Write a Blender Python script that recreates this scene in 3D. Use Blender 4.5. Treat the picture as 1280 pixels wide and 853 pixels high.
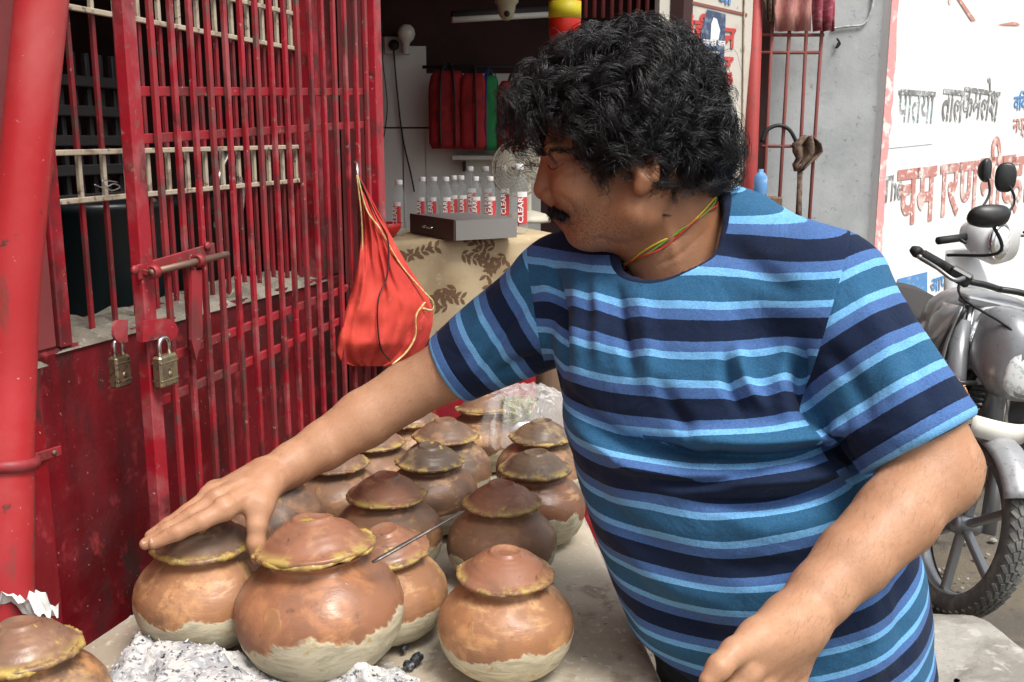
import bpy, bmesh, math, random
import numpy as np
from mathutils import Vector, Matrix, noise as mnoise
RAD = math.radians
for _o in list(bpy.data.objects):
    bpy.data.objects.remove(_o)
SC = bpy.context.scene
COL = SC.collection

# ------------------------------------------------------------------ camera
FPX, CX, CY, CAMZ, PITCH = 1250.0, 640.0, 426.5, 1.5, RAD(11.3)
cam_d = bpy.data.cameras.new('camera')
cam_d.sensor_width = 36.0
cam_d.lens = FPX / 1280.0 * 36.0
cam_d.clip_start = 0.05
cam_d.clip_end = 500.0
cam = bpy.data.objects.new('camera', cam_d)
COL.objects.link(cam)
cam.location = (0, 0, CAMZ)
cam.rotation_euler = (RAD(90) - PITCH, 0, 0)
SC.camera = cam
# ------------------------------------------------------------------ sky, sun, exposure
SUN_EL, SUN_AZ = RAD(60), RAD(140)      # azimuth measured clockwise from +Y
w = bpy.data.worlds.new('World')
SC.world = w
w.use_nodes = True
wn = w.node_tree
wn.nodes.clear()
sky = wn.nodes.new('ShaderNodeTexSky')
sky.sky_type = 'NISHITA'
sky.sun_disc = False
sky.sun_elevation = SUN_EL
sky.sun_rotation = SUN_AZ
sky.dust_density = 4.0
sky.air_density = 1.0
hs = wn.nodes.new('ShaderNodeHueSaturation')
hs.inputs['Saturation'].default_value = 0.28
bg = wn.nodes.new('ShaderNodeBackground')
bg.inputs['Strength'].default_value = 0.125
wo = wn.nodes.new('ShaderNodeOutputWorld')
wn.links.new(sky.outputs[0], hs.inputs['Color'])
wn.links.new(hs.outputs[0], bg.inputs['Color'])
wn.links.new(bg.outputs[0], wo.inputs['Surface'])
sun_d = bpy.data.lights.new('sun', 'SUN')
sun_d.energy = 2.0
sun_d.angle = RAD(22)
sun_d.color = (1.0, 0.96, 0.9)
sun = bpy.data.objects.new('sun', sun_d)
COL.objects.link(sun)
_sd = Vector((math.sin(SUN_AZ) * math.cos(SUN_EL), math.cos(SUN_AZ) * math.cos(SUN_EL), math.sin(SUN_EL)))
sun.rotation_euler = (-_sd).to_track_quat('-Z', 'Y').to_euler()
sun.location = (3, -4, 8)
SC.view_settings.view_transform = 'Standard'
SC.view_settings.look = 'None'
SC.view_settings.gamma = 1.0
SC.view_settings.use_curve_mapping = False
SC.view_settings.exposure = 0.8

# ------------------------------------------------------------------ pixel helpers
_sP, _cP = math.sin(PITCH), math.cos(PITCH)
CAM = Vector((0, 0, CAMZ))
C_R, C_U, C_D = Vector((1, 0, 0)), Vector((0, _sP, _cP)), Vector((0, _cP, -_sP))

def U(px, py, d):
    "point at depth d (metres along the lens axis) seen at pixel px, py of the 1280 x 853 photograph"
    return CAM + C_R * ((px - CX) / FPX * d) - C_U * ((py - CY) / FPX * d) + C_D * d

def on_z(px, py, z):
    r = U(px, py, 1.0) - CAM
    return CAM + r * ((z - CAMZ) / r.z)

def on_plane(px, py, p0, n):
    r = U(px, py, 1.0) - CAM
    return CAM + r * ((p0 - CAM).dot(n) / r.dot(n))

def proj(p):
    q = Vector(p) - CAM
    d = q.dot(C_D)
    return CX + q.dot(C_R) / d * FPX, CY - q.dot(C_U) / d * FPX, d

# ------------------------------------------------------------------ materials
def _ramp(nt, fac, lo, hi):
    n = nt.nodes.new('ShaderNodeMapRange')
    n.inputs['From Min'].default_value = lo
    n.inputs['From Max'].default_value = hi
    n.interpolation_type = 'SMOOTHSTEP'
    nt.links.new(fac, n.inputs['Value'])
    return n.outputs['Result']

def _mix(nt, fac, a, b):
    n = nt.nodes.new('ShaderNodeMix')
    n.data_type = 'RGBA'
    if isinstance(fac, (int, float)):
        n.inputs[0].default_value = fac
    else:
        nt.links.new(fac, n.inputs[0])
    for s, v in ((6, a), (7, b)):
        if isinstance(v, (tuple, list)):
            n.inputs[s].default_value = (*v[:3], 1)
        else:
            nt.links.new(v, n.inputs[s])
    return n.outputs[2]

def _math(nt, op, a, b=None, c=None):
    n = nt.nodes.new('ShaderNodeMath')
    n.operation = op
    for i, v in enumerate((a, b, c)):
        if v is None:
            continue
        if isinstance(v, (int, float)):
            n.inputs[i].default_value = v
        else:
            nt.links.new(v, n.inputs[i])
    return n.outputs[0]

def _noise(nt, vec, scale, detail=4, rough=0.55, dist=0.0, stretch=None):
    if stretch:
        m = nt.nodes.new('ShaderNodeMapping')
        m.inputs['Scale'].default_value = stretch
        nt.links.new(vec, m.inputs['Vector'])
        vec = m.outputs[0]
    n = nt.nodes.new('ShaderNodeTexNoise')
    n.inputs['Scale'].default_value = scale
    n.inputs['Detail'].default_value = detail
    n.inputs['Roughness'].default_value = rough
    n.inputs['Distortion'].default_value = dist
    nt.links.new(vec, n.inputs['Vector'])
    return n.outputs[0]

def coords(nt, vary=True, world=False):
    if world:
        g = nt.nodes.new('ShaderNodeNewGeometry')
        return g.outputs['Position']
    tc = nt.nodes.new('ShaderNodeTexCoord')
    v = tc.outputs['Object']
    if vary:
        oi = nt.nodes.new('ShaderNodeObjectInfo')
        mu = nt.nodes.new('ShaderNodeVectorMath')
        mu.operation = 'MULTIPLY_ADD'
        cb = nt.nodes.new('ShaderNodeCombineXYZ')
        r = _math(nt, 'MULTIPLY', oi.outputs['Random'], 37.0)
        for i in range(3):
            nt.links.new(r, cb.inputs[i])
        mu.inputs[1].default_value = (1, 1, 1)
        nt.links.new(v, mu.inputs[0])
        nt.links.new(cb.outputs[0], mu.inputs[2])
        v = mu.outputs[0]
    return v

MATS = {}
def mat(name, col, rough=0.6, metal=0.0, layers=(), bumps=(), spec=0.5, world=False, vary=True,
        rough_var=None, sss=0.0, sss_r=(1, .4, .2), trans=0.0, ior=1.45, alpha=1.0, coat=0.0, emit=None):
    m = bpy.data.materials.new(name)
    m.use_nodes = True
    nt = m.node_tree
    b = nt.nodes['Principled BSDF']
    b.inputs['Roughness'].default_value = rough
    b.inputs['Metallic'].default_value = metal
    b.inputs['Specular IOR Level'].default_value = spec
    b.inputs['IOR'].default_value = ior
    b.inputs['Alpha'].default_value = alpha
    b.inputs['Coat Weight'].default_value = coat
    b.inputs['Transmission Weight'].default_value = trans
    if sss:
        b.inputs['Subsurface Weight'].default_value = sss
        b.inputs['Subsurface Radius'].default_value = sss_r
        b.inputs['Subsurface Scale'].default_value = 0.006
    if emit:
        b.inputs['Emission Color'].default_value = (*emit[:3], 1)
        b.inputs['Emission Strength'].default_value = emit[3]
    v = coords(nt, vary, world) if (layers or bumps or rough_var) else None
    c = col
    for L in layers:     # (scale, lo, hi, colour, [stretch])
        f = _ramp(nt, _noise(nt, v, L[0], 5, 0.6, 0.3, L[4] if len(L) > 4 else None), L[1], L[2])
        c = _mix(nt, f, c, L[3])
    if isinstance(c, (tuple, list)):
        b.inputs['Base Color'].default_value = (*c[:3], 1)
    else:
        nt.links.new(c, b.inputs['Base Color'])
    if rough_var:        # (scale, lo value, hi value)
        f = _ramp(nt, _noise(nt, v, rough_var[0], 4), 0.35, 0.65)
        mr = nt.nodes.new('ShaderNodeMapRange')
        mr.inputs['To Min'].default_value = rough_var[1]
        mr.inputs['To Max'].default_value = rough_var[2]
        nt.links.new(f, mr.inputs['Value'])
        nt.links.new(mr.outputs[0], b.inputs['Roughness'])
    prev = None
    for B in bumps:      # (scale, strength, distance, [stretch])
        n = nt.nodes.new('ShaderNodeBump')
        n.inputs['Strength'].default_value = B[1]
        n.inputs['Distance'].default_value = B[2]
        nt.links.new(_noise(nt, v, B[0], 6, 0.6, 0, B[3] if len(B) > 3 else None), n.inputs['Height'])
        if prev:
            nt.links.new(prev, n.inputs['Normal'])
        prev = n.outputs[0]
    if prev:
        nt.links.new(prev, b.inputs['Normal'])
    MATS[name] = m
    return m

# ------------------------------------------------------------------ objects
def tag(o, label=None, cat=None, group=None, kind=None):
    if label: o['label'] = label
    if cat: o['category'] = cat
    if group: o['group'] = group
    if kind: o['kind'] = kind
    return o

def wm(o):
    b = o.matrix_basis.copy()
    return (wm(o.parent) @ o.matrix_parent_inverse @ b) if o.parent else b

def link(o, parent=None):
    COL.objects.link(o)
    if parent is not None:
        o.parent = parent
        o.matrix_parent_inverse = wm(parent).inverted()
    return o

def empty(name, loc=(0, 0, 0), rot=(0, 0, 0)):
    o = bpy.data.objects.new(name, None)
    o.empty_display_size = 0.05
    o.location = loc
    o.rotation_euler = rot
    return link(o)

class MB:
    "collects geometry for one mesh"
    def __init__(s):
        s.v, s.f, s.sm = [], [], []
    def add(s, vs, fs, smooth=False):
        n = len(s.v)
        s.v += [tuple(q) for q in vs]
        s.f += [tuple(i + n for i in f) for f in fs]
        s.sm += [smooth] * len(fs)
        return s
    def box(s, c, size, rot=None):
        c = Vector(c)
        hx, hy, hz = size[0] / 2, size[1] / 2, size[2] / 2
        vs = [Vector((x * hx, y * hy, z * hz)) for x in (-1, 1) for y in (-1, 1) for z in (-1, 1)]
        if rot is not None:
            vs = [rot @ q for q in vs]
        vs = [q + c for q in vs]
        return s.add(vs, [(0, 1, 3, 2), (4, 6, 7, 5), (0, 4, 5, 1), (2, 3, 7, 6), (0, 2, 6, 4), (1, 5, 7, 3)])
    def bbox(s, c, size, rot=None, bev=0.002):
        "box with small chamfers"
        c = Vector(c)
        hx, hy, hz = (q / 2 for q in size)
        b = min(bev, hx * .9, hy * .9, hz * .9)
        vs, idx = [], {}
        for x in (-1, 1):
            for y in (-1, 1):
                for z in (-1, 1):
                    for a in range(3):
                        h = [x * (hx - b), y * (hy - b), z * (hz - b)]
                        h[a] = (x * hx, y * hy, z * hz)[a]
                        idx[(x, y, z, a)] = len(vs)
                        q = Vector(h)
                        vs.append((rot @ q if rot is not None else q) + c)
        fs = []
        for a in range(3):
            o1, o2 = [(1, 2), (2, 0), (0, 1)][a]
            for sg in (-1, 1):
                ring = []
                for p, q in ((-1, -1), (1, -1), (1, 1), (-1, 1)):
                    k = [0, 0, 0]; k[a] = sg; k[o1] = p; k[o2] = q
                    ring.append(idx[(*k, a)])
                fs.append(tuple(ring if sg > 0 else ring[::-1]))
        for a in range(3):
            o1, o2 = [(1, 2), (2, 0), (0, 1)][a]
            for p in (-1, 1):
                for q in (-1, 1):
                    k0 = [0, 0, 0]; k1 = [0, 0, 0]
                    k0[a], k1[a] = -1, 1
                    k0[o1] = k1[o1] = p; k0[o2] = k1[o2] = q
                    r = (idx[(*k0, o1)], idx[(*k1, o1)], idx[(*k1, o2)], idx[(*k0, o2)])
                    fs.append(r if p * q < 0 else r[::-1])
        for x in (-1, 1):
            for y in (-1, 1):
                for z in (-1, 1):
                    r = tuple(idx[(x, y, z, a)] for a in range(3))
                    fs.append(r if x * y * z > 0 else r[::-1])
        return s.add(vs, fs)
    def tube(s, pts, rad, n=8, cap=True, smooth=True, closed=False, flat=None):
        pts = [Vector(p) for p in pts]
        m = len(pts)
        if not isinstance(rad, (list, tuple)):
            rad = [rad] * m
        vs, fs = [], []
        up = None
        for i, p in enumerate(pts):
            if closed:
                t = pts[(i + 1) % m] - pts[i - 1]
            else:
                t = pts[min(i + 1, m - 1)] - pts[max(i - 1, 0)]
            t.normalize()
            if up is None:
                up = Vector((0, 0, 1)) if abs(t.z) < .9 else Vector((1, 0, 0))
            x = t.cross(up).normalized()
            y = x.cross(t).normalized()
            up = y
            for k in range(n):
                a = 2 * math.pi * k / n
                vs.append(p + (x * math.cos(a) + y * math.sin(a) * (flat or 1.0)) * rad[i])
        mm = m if closed else m - 1
        for i in range(mm):
            j = (i + 1) % m
            for k in range(n):
                l = (k + 1) % n
                fs.append((i * n + k, i * n + l, j * n + l, j * n + k))
        if cap and not closed:
            fs.append(tuple(range(n - 1, -1, -1)))
            fs.append(tuple((m - 1) * n + k for k in range(n)))
        return s.add(vs, fs, smooth)
    def lathe(s, prof, n=32, center=(0, 0, 0), axis=None, smooth=True, jitter=None, open_ends=False):
        c = Vector(center)
        R = Matrix.Identity(3)
        if axis is not None:
            R = Vector((0, 0, 1)).rotation_difference(Vector(axis)).to_matrix()
        vs, fs = [], []
        for i, (r, z) in enumerate(prof):
            for k in range(n):
                a = 2 * math.pi * k / n
                q = Vector((r * math.cos(a), r * math.sin(a), z))
                if jitter:
                    q = jitter(q)
                vs.append(R @ q + c)
        for i in range(len(prof) - 1):
            for k in range(n):
                l = (k + 1) % n
                fs.append((i * n + k, i * n + l, (i + 1) * n + l, (i + 1) * n + k))
        if prof[0] != prof[-1] and not open_ends and prof[0][0] > 1e-6:
            fs.append(tuple(range(n - 1, -1, -1)))
        if prof[0] != prof[-1] and not open_ends and prof[-1][0] > 1e-6:
            fs.append(tuple((len(prof) - 1) * n + k for k in range(n)))
        return s.add(vs, fs, smooth)
    def prism(s, poly, ext):
        "extrude a 3D polygon by vector ext"
        poly = [Vector(p) for p in poly]
        n = len(poly)
        e = Vector(ext)
        vs = poly + [p + e for p in poly]
        fs = [tuple(range(n - 1, -1, -1)), tuple(range(n, 2 * n))]
        fs += [(i, (i + 1) % n, n + (i + 1) % n, n + i) for i in range(n)]
        return s.add(vs, fs)
    def sheet(s, grid, smooth=True, thick=None):
        R, Cc = len(grid), len(grid[0])
        vs = [p for row in grid for p in row]
        fs = [(i * Cc + j, i * Cc + j + 1, (i + 1) * Cc + j + 1, (i + 1) * Cc + j) for i in range(R - 1) for j in range(Cc - 1)]
        return s.add(vs, fs, smooth)
    def build(s, name, m, parent=None, fix=True):
        me = bpy.data.meshes.new(name)
        me.from_pydata(s.v, [], s.f)
        me.polygons.foreach_set('use_smooth', s.sm)
        if fix:
            bm = bmesh.new(); bm.from_mesh(me)
            bmesh.ops.remove_doubles(bm, verts=bm.verts, dist=1e-6)
            bmesh.ops.recalc_face_normals(bm, faces=bm.faces)
            bm.to_mesh(me); bm.free()
        me.update()
        if isinstance(m, str): m = MATS[m]
        me.materials.append(m)
        o = bpy.data.objects.new(name, me)
        return link(o, parent)

def rotz(a): return Matrix.Rotation(a, 3, 'Z')
def frame(x, z=(0, 0, 1)):
    "3x3 with local x along x, local z close to z"
    x = Vector(x).normalized(); z = Vector(z)
    y = z.cross(x).normalized(); z = x.cross(y).normalized()
    return Matrix((x, y, z)).transposed()

def bar(name, p, q, wd, ht, m, parent=None, bev=0.0012, up=(0, 0, 1)):
    p, q = Vector(p), Vector(q)
    x = q - p
    if abs(x.normalized().dot(Vector(up))) > .95:
        up = HEAD3
    return MB().bbox((p + q) / 2, (x.length, wd, ht), frame(x, up), bev).build(name, m, parent)

def curve_pts(pts, n):
    "Catmull-Rom through the points"
    pts = [Vector(p) for p in pts]
    P = [pts[0] * 2 - pts[1]] + pts + [pts[-1] * 2 - pts[-2]]
    out = []
    segs = len(pts) - 1
    for i in range(n):
        t = i / (n - 1) * segs
        k = min(int(t), segs - 1)
        u = t - k
        a, b, c, d = P[k:k + 4]
        out.append(.5 * ((2 * b) + (c - a) * u + (2 * a - 5 * b + 4 * c - d) * u * u + (3 * b - a - 3 * c + d) * u ** 3))
    return out

def text_mesh(name, body, size, m, parent=None, offset=0.0, extrude=0.0008, spacing=1.0, shear=0.0):
    cu = bpy.data.curves.new(name, 'FONT')
    cu.body = body
    cu.size = size
    cu.offset = offset
    cu.extrude = extrude
    cu.space_character = spacing
    cu.shear = shear
    cu.resolution_u = 4
    tmp = bpy.data.objects.new(name, cu)
    COL.objects.link(tmp)
    bpy.context.view_layer.update()
    dg = bpy.context.evaluated_depsgraph_get()
    me = bpy.data.meshes.new_from_object(tmp.evaluated_get(dg))
    bpy.data.objects.remove(tmp)
    bpy.data.curves.remove(cu)
    if isinstance(m, str): m = MATS[m]
    me.materials.clear()
    me.materials.append(m)
    me.name = name
    o = bpy.data.objects.new(name, me)
    return link(o, parent)

def copy_tree(o, parent=None):
    c = o.copy()
    COL.objects.link(c)
    c.parent = parent
    for ch in list(o.children):
        copy_tree(ch, c)
    return c

rng = random.Random(7)
# gate line: the red wall runs along HEAD, the street side is OUT
HEAD = Vector((0.309, 0.951, 0)).normalized()
HEAD3 = HEAD
OUT = Vector((HEAD.y, -HEAD.x, 0))
G0 = Vector((-0.60, 1.20, 0))
def gp(t, z, off=0.0):
    "point on the gate line: t along it, off towards the street"
    p = G0 + HEAD * t + OUT * off
    return Vector((p.x, p.y, z))
def gt(px, py, off=0.0):
    p = on_plane(px, py, G0 + OUT * off, OUT)
    q = p - G0
    return q.dot(HEAD), p.z
# ================================================================== materials of the place
RED, DRED = (0.42, 0.012, 0.02), (0.16, 0.008, 0.012)
mat('red_paint', (0.32, 0.011, 0.022), 0.38, layers=[(4, .42, .7, (0.22, 0.008, 0.016)), (9, .50, .68, (0.33, 0.085, 0.09)), (14, .48, .66, (0.12, 0.018, 0.02)), (22, .54, .66, (0.085, 0.032, 0.027), (1, 1, .2)), (45, .60, .68, (0.19, 0.075, 0.05)), (60, .64, .72, (0.34, 0.14, 0.13)), (150, .68, .73, (0.5, 0.36, 0.33))],
    bumps=[(70, .3, .002), (9, .2, .004)], world=True, rough_var=(20, .28, .6))
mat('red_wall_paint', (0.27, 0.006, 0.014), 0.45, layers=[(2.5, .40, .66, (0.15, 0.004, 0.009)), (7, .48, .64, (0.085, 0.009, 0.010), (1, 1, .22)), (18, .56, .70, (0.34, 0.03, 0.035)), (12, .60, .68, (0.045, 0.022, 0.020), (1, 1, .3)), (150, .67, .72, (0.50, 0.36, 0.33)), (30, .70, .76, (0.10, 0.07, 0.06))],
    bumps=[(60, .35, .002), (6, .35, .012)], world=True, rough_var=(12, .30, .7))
mat('shaded_grimy_red', (0.19, 0.006, 0.012), 0.5, layers=[(2.5, .40, .66, (0.11, 0.005, 0.008)), (7, .46, .64, (0.055, 0.009, 0.010), (1, 1, .22)), (18, .56, .70, (0.27, 0.03, 0.034)), (12, .58, .68, (0.04, 0.02, 0.018), (1, 1, .3)), (150, .67, .72, (0.42, 0.30, 0.27)), (30, .66, .74, (0.09, 0.06, 0.05))],  # darker copy of the red wall paint: shade behind the gate painted in, plus grime
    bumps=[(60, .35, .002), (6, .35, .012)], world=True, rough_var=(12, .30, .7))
mat('worn_red_paint', (0.31, 0.020, 0.028), 0.5, layers=[(10, .42, .62, (0.16, 0.028, 0.03)), (35, .54, .7, (0.12, 0.065, 0.055)), (90, .64, .72, (0.36, 0.24, 0.21))],
    bumps=[(90, .4, .0015)], world=True)
mat('pipe_paint', (0.40, 0.024, 0.028), 0.40, layers=[(2.2, .45, .7, (0.29, 0.016, 0.022)), (3, .46, .68, (0.44, 0.09, 0.085)), (4, .54, .64, (0.10, 0.04, 0.032), (1, 1, .16)), (13, .56, .66, (0.09, 0.055, 0.042), (1, 1, .35)), (40, .66, .74, (0.07, 0.04, 0.035)), (120, .68, .73, (0.5, 0.25, 0.22))],
    bumps=[(50, .3, .002)], world=True, rough_var=(9, .28, .6))
mat('cream_paint', (0.56, 0.48, 0.36), 0.6, layers=[(25, .50, .68, (0.30, 0.21, 0.15)), (70, .58, .68, (0.17, 0.10, 0.08))], bumps=[(60, .3, .001)], world=True)
mat('old_cement', (0.30, 0.27, 0.22), 0.9, layers=[(12, .4, .65, (0.16, 0.14, 0.11)), (50, .6, .72, (0.42, 0.39, 0.33))], bumps=[(40, .8, .006), (160, .5, .002)], world=True)
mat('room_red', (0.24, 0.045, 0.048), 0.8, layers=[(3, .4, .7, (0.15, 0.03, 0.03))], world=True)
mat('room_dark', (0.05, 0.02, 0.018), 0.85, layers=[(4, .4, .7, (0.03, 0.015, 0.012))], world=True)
mat('rust_steel', (0.21, 0.13, 0.095), 0.55, 0.6, layers=[(40, .5, .65, (0.30, 0.25, 0.22))], bumps=[(120, .4, .001)], world=True)
mat('brass_lock', (0.36, 0.30, 0.19), 0.42, 0.85, layers=[(90, .52, .68, (0.13, 0.10, 0.07)), (25, .5, .7, (0.24, 0.2, 0.14))], bumps=[(150, .5, .0008)])
mat('steel', (0.6, 0.6, 0.6), 0.3, 1.0, layers=[(30, .5, .7, (0.42, 0.41, 0.4))], rough_var=(20, .22, .45))
mat('dark_drum', (0.010, 0.016, 0.018), 0.32, layers=[(6, .55, .75, (0.03, 0.035, 0.033))], bumps=[(20, .1, .004)])
mat('slab', (0.46, 0.40, 0.31), 0.85, layers=[(5, .42, .62, (0.34, 0.285, 0.215)), (16, .55, .68, (0.26, 0.205, 0.15)), (70, .56, .68, (0.54, 0.49, 0.40)), (130, .66, .72, (0.13, 0.10, 0.08))],
    bumps=[(25, .35, .004), (140, .5, .0016)], world=True)
mat('slab_side', (0.42, 0.39, 0.33), 0.9, layers=[(8, .45, .65, (0.22, 0.19, 0.15))], bumps=[(30, .5, .006)], world=True)
mat('asphalt', (0.10, 0.088, 0.072), 0.93, layers=[(2.2, .42, .62, (0.15, 0.125, 0.09)), (9, .5, .7, (0.065, 0.058, 0.05)), (120, .6, .72, (0.22, 0.20, 0.17))],
    bumps=[(8, .3, .02), (150, .8, .006)], world=True)
mat('rough_stone', (0.33, 0.315, 0.28), 0.92, layers=[(5, .42, .64, (0.22, 0.205, 0.18)), (22, .55, .7, (0.42, 0.40, 0.355)), (80, .64, .72, (0.12, 0.11, 0.10))],
    bumps=[(10, .6, .015), (60, .7, .005)], world=True)
mat('grey_wall', (0.42, 0.44, 0.44), 0.85, layers=[(2.5, .4, .7, (0.31, 0.33, 0.335)), (30, .6, .72, (0.24, 0.25, 0.25))], bumps=[(25, .4, .006), (120, .3, .002)], world=True)
mat('white_wall', (0.80, 0.79, 0.76), 0.8, layers=[(1.6, .5, .75, (0.70, 0.76, 0.76)), (18, .66, .76, (0.62, 0.60, 0.56))], bumps=[(30, .25, .004)], world=True)
mat('pink_edge', (0.72, 0.33, 0.32), 0.8, layers=[(14, .5, .62, (0.8, 0.68, 0.65))], bumps=[(40, .5, .006)], world=True)
mat('letter_red', (0.50, 0.22, 0.19), 0.8, layers=[(9, .46, .66, (0.68, 0.50, 0.46)), (40, .54, .64, (0.76, 0.70, 0.66))], world=True)
mat('letter_grey', (0.20, 0.21, 0.21), 0.8, layers=[(9, .45, .65, (0.42, 0.43, 0.43)), (45, .53, .64, (0.68, 0.69, 0.68))], world=True)
mat('letter_blue', (0.10, 0.26, 0.52), 0.8, layers=[(20, .52, .7, (0.3, 0.44, 0.62))], world=True)
mat('pale_blue', (0.70, 0.80, 0.82), 0.8)
mat('panel_white', (0.34, 0.36, 0.33), 0.4, layers=[(4, .45, .7, (0.25, 0.27, 0.24))], world=True)
mat('black_rubber', (0.016, 0.016, 0.017), 0.6)
mat('wire', (0.012, 0.011, 0.011), 0.5)

# ================================================================== ground
g = MB()
N = 60
grid = []
for i in range(N + 1):
    row = []
    for j in range(N + 1):
        x = -1.0 + 5.5 * j / N
        y = 0.5 + 6.0 * i / N
        z = 0.022 * mnoise.noise(Vector((x * 1.7, y * 1.7, 3))) + 0.006 * mnoise.noise(Vector((x * 9, y * 9, 1)))
        row.append(Vector((x, y, z - 0.016)))
    grid.append(row)
g.sheet(grid)
for a, b, c, d in (((-200, -200), (200, -200), (200, .5), (-200, .5)), ((-200, 6.5), (200, 6.5), (200, 200), (-200, 200)),
                   ((-200, .5), (-1, .5), (-1, 6.5), (-200, 6.5)), ((4.5, .5), (200, .5), (200, 6.5), (4.5, 6.5))):
    g.add([(p[0], p[1], -0.016) for p in (a, b, c, d)], [(0, 1, 2, 3)])
ground = g.build('ground', 'asphalt')
tag(ground, 'dusty broken brown ground beneath the parked motorcycles', 'ground', kind='structure')

# small loose stones on the ground by the wheel
for i in range(26):
    px, py = rng.uniform(1150, 1275), rng.uniform(640, 765)
    p = on_z(px, py, 0.0)
    r = rng.uniform(.006, .016)
    s = MB().lathe([(0, -r * .6), (r * .7, -r * .35), (r, 0), (r * .75, r * .4), (0, r * .6)], 7, (0, 0, 0), None, False,
                   lambda q: q * (1 + .3 * mnoise.noise(q * 60 + Vector((i, 0, 0)))))
    o = s.build('pebble', 'rough_stone')
    o.location = p + Vector((0, 0, r * .3 - .004))
    o.rotation_euler = (0, 0, rng.random() * 6)
    tag(o, 'small loose stone lying on the ground near the motorcycle front wheel', 'stone', 'loose stones on the ground')

# rough stone slab at the lower right
def stone_block(name, outline, zt, zb, m, amp, label, cat):
    n = len(outline)
    c = sum((Vector(p) for p in outline), Vector((0, 0))) / n
    pts = curve_pts([Vector((p[0], p[1], 0)) for p in outline] + [Vector((*outline[0], 0))], n * 6)[:-1]
    mb = MB()
    rings = []
    for k, (s, z) in enumerate(((1.02, zb), (1.03, zb * .4 + zt * .6), (1.0, zt - .02), (.97, zt - .004), (.9, zt), (.72, zt), (.5, zt), (.25, zt), (.02, zt))):
        ring = []
        for p in pts:
            q = Vector((c.x + (p.x - c.x) * s, c.y + (p.y - c.y) * s, z))
            d = mnoise.fractal(q * 6, 1, 2, 4) * amp
            q.z += d if k > 1 else 0
            ring.append(q)
        rings.append(ring + [ring[0]])
    mb.sheet(rings)
    o = mb.build(name, m)
    return tag(o, label, cat)
so = [on_z(1050, 790, .18), on_z(1100, 770, .18), on_z(1170, 762, .18), on_z(1235, 772, .18), on_z(1290, 815, .18), on_z(1390, 850, .18),
      on_z(1420, 960, .18), on_z(1250, 1010, .18), on_z(1080, 1000, .18), on_z(1000, 900, .18)]
stone_block('stone_slab', [(p.x, p.y) for p in so], .18, -.03, 'rough_stone', .018,
            'large rough grey stone slab on the ground behind the man in front of the motorcycle wheel', 'stone')

# ================================================================== red wall with barred window
W_OFF = -0.105           # wall face behind the gate line
def wbox(mb, t0, t1, z0, z1, o0, o1, bev=.004):
    c = gp((t0 + t1) / 2, (z0 + z1) / 2, (o0 + o1) / 2)
    return mb.bbox(c, (abs(t1 - t0), abs(o1 - o0), abs(z1 - z0)), frame(HEAD), bev)
SILL = 1.222
t_win0 = gt(62, 300, W_OFF)[0]
t_win1 = gt(403, 200, W_OFF)[0]
wall = empty('shop_wall', gp(0, 0, W_OFF))
tag(wall, 'dark red painted shop wall with a barred window opening above a low sill', 'wall')
mb = MB(); wbox(mb, -1.6, t_win1 + .30, -.02, SILL - .012, W_OFF - .16, W_OFF, .006); mb.build('lower_wall', 'shaded_grimy_red', wall)
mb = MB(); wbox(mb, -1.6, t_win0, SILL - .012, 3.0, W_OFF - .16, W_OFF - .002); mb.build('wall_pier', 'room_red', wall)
mb = MB(); wbox(mb, t_win1, t_win1 + .30, SILL - .012, 3.0, W_OFF - .16, W_OFF - .002); mb.build('wall_pier', 'shaded_grimy_red', wall)
mb = MB(); wbox(mb, t_win0, t_win1, 2.25, 3.0, W_OFF - .16, W_OFF - .004); mb.build('lintel', 'red_wall_paint', wall)
# pilaster with a broken mortar top
tp0, tp1 = gt(36, 600, -.02)[0] - .25, gt(96, 600, -.02)[0]
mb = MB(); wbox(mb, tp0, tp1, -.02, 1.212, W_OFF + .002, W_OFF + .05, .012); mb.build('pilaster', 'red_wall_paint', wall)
def mortar(name, t0, t1, o0, o1, z, parent, amp=.012, nt=46, no=10):
    gr = []
    for i in range(nt + 1):
        r = []
        for j in range(no + 1):
            t = t0 + (t1 - t0) * i / nt; o = o0 + (o1 - o0) * j / no
            e = min(1, min(i, nt - i, j, no - j) / 1.5)
            p = gp(t, z, o)
            p.z += e * (.006 + amp * (0.5 + mnoise.fractal(p * 22, 1, 2, 4)))
            r.append(p)
        gr.append(r)
    return MB().sheet(gr).build(name, 'old_cement', parent)
mortar('mortar_top', tp0, tp1 + .004, W_OFF, W_OFF + .052, 1.205, wall)
mortar('sill', t_win0 - .01, t_win1, W_OFF - .165, W_OFF + .004, SILL - .018, wall, .016, 90)

# interior room behind the bars
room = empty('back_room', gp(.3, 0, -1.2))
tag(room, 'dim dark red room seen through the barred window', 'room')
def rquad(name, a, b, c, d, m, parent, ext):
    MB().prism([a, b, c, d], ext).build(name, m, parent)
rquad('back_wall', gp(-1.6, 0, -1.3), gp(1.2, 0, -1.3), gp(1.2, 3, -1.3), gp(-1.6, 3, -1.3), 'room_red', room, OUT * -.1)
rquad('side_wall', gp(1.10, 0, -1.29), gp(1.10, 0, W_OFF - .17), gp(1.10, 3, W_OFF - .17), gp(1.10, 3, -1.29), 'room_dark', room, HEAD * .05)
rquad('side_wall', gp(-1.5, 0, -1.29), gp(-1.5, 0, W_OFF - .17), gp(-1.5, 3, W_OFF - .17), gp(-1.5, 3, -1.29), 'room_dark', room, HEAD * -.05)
rquad('ceiling', gp(-1.5, 2.9, -1.29), gp(1.09, 2.9, -1.29), gp(1.09, 2.9, W_OFF - .17), gp(-1.5, 2.9, W_OFF - .17), 'room_dark', room, Vector((0, 0, .08)))
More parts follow.
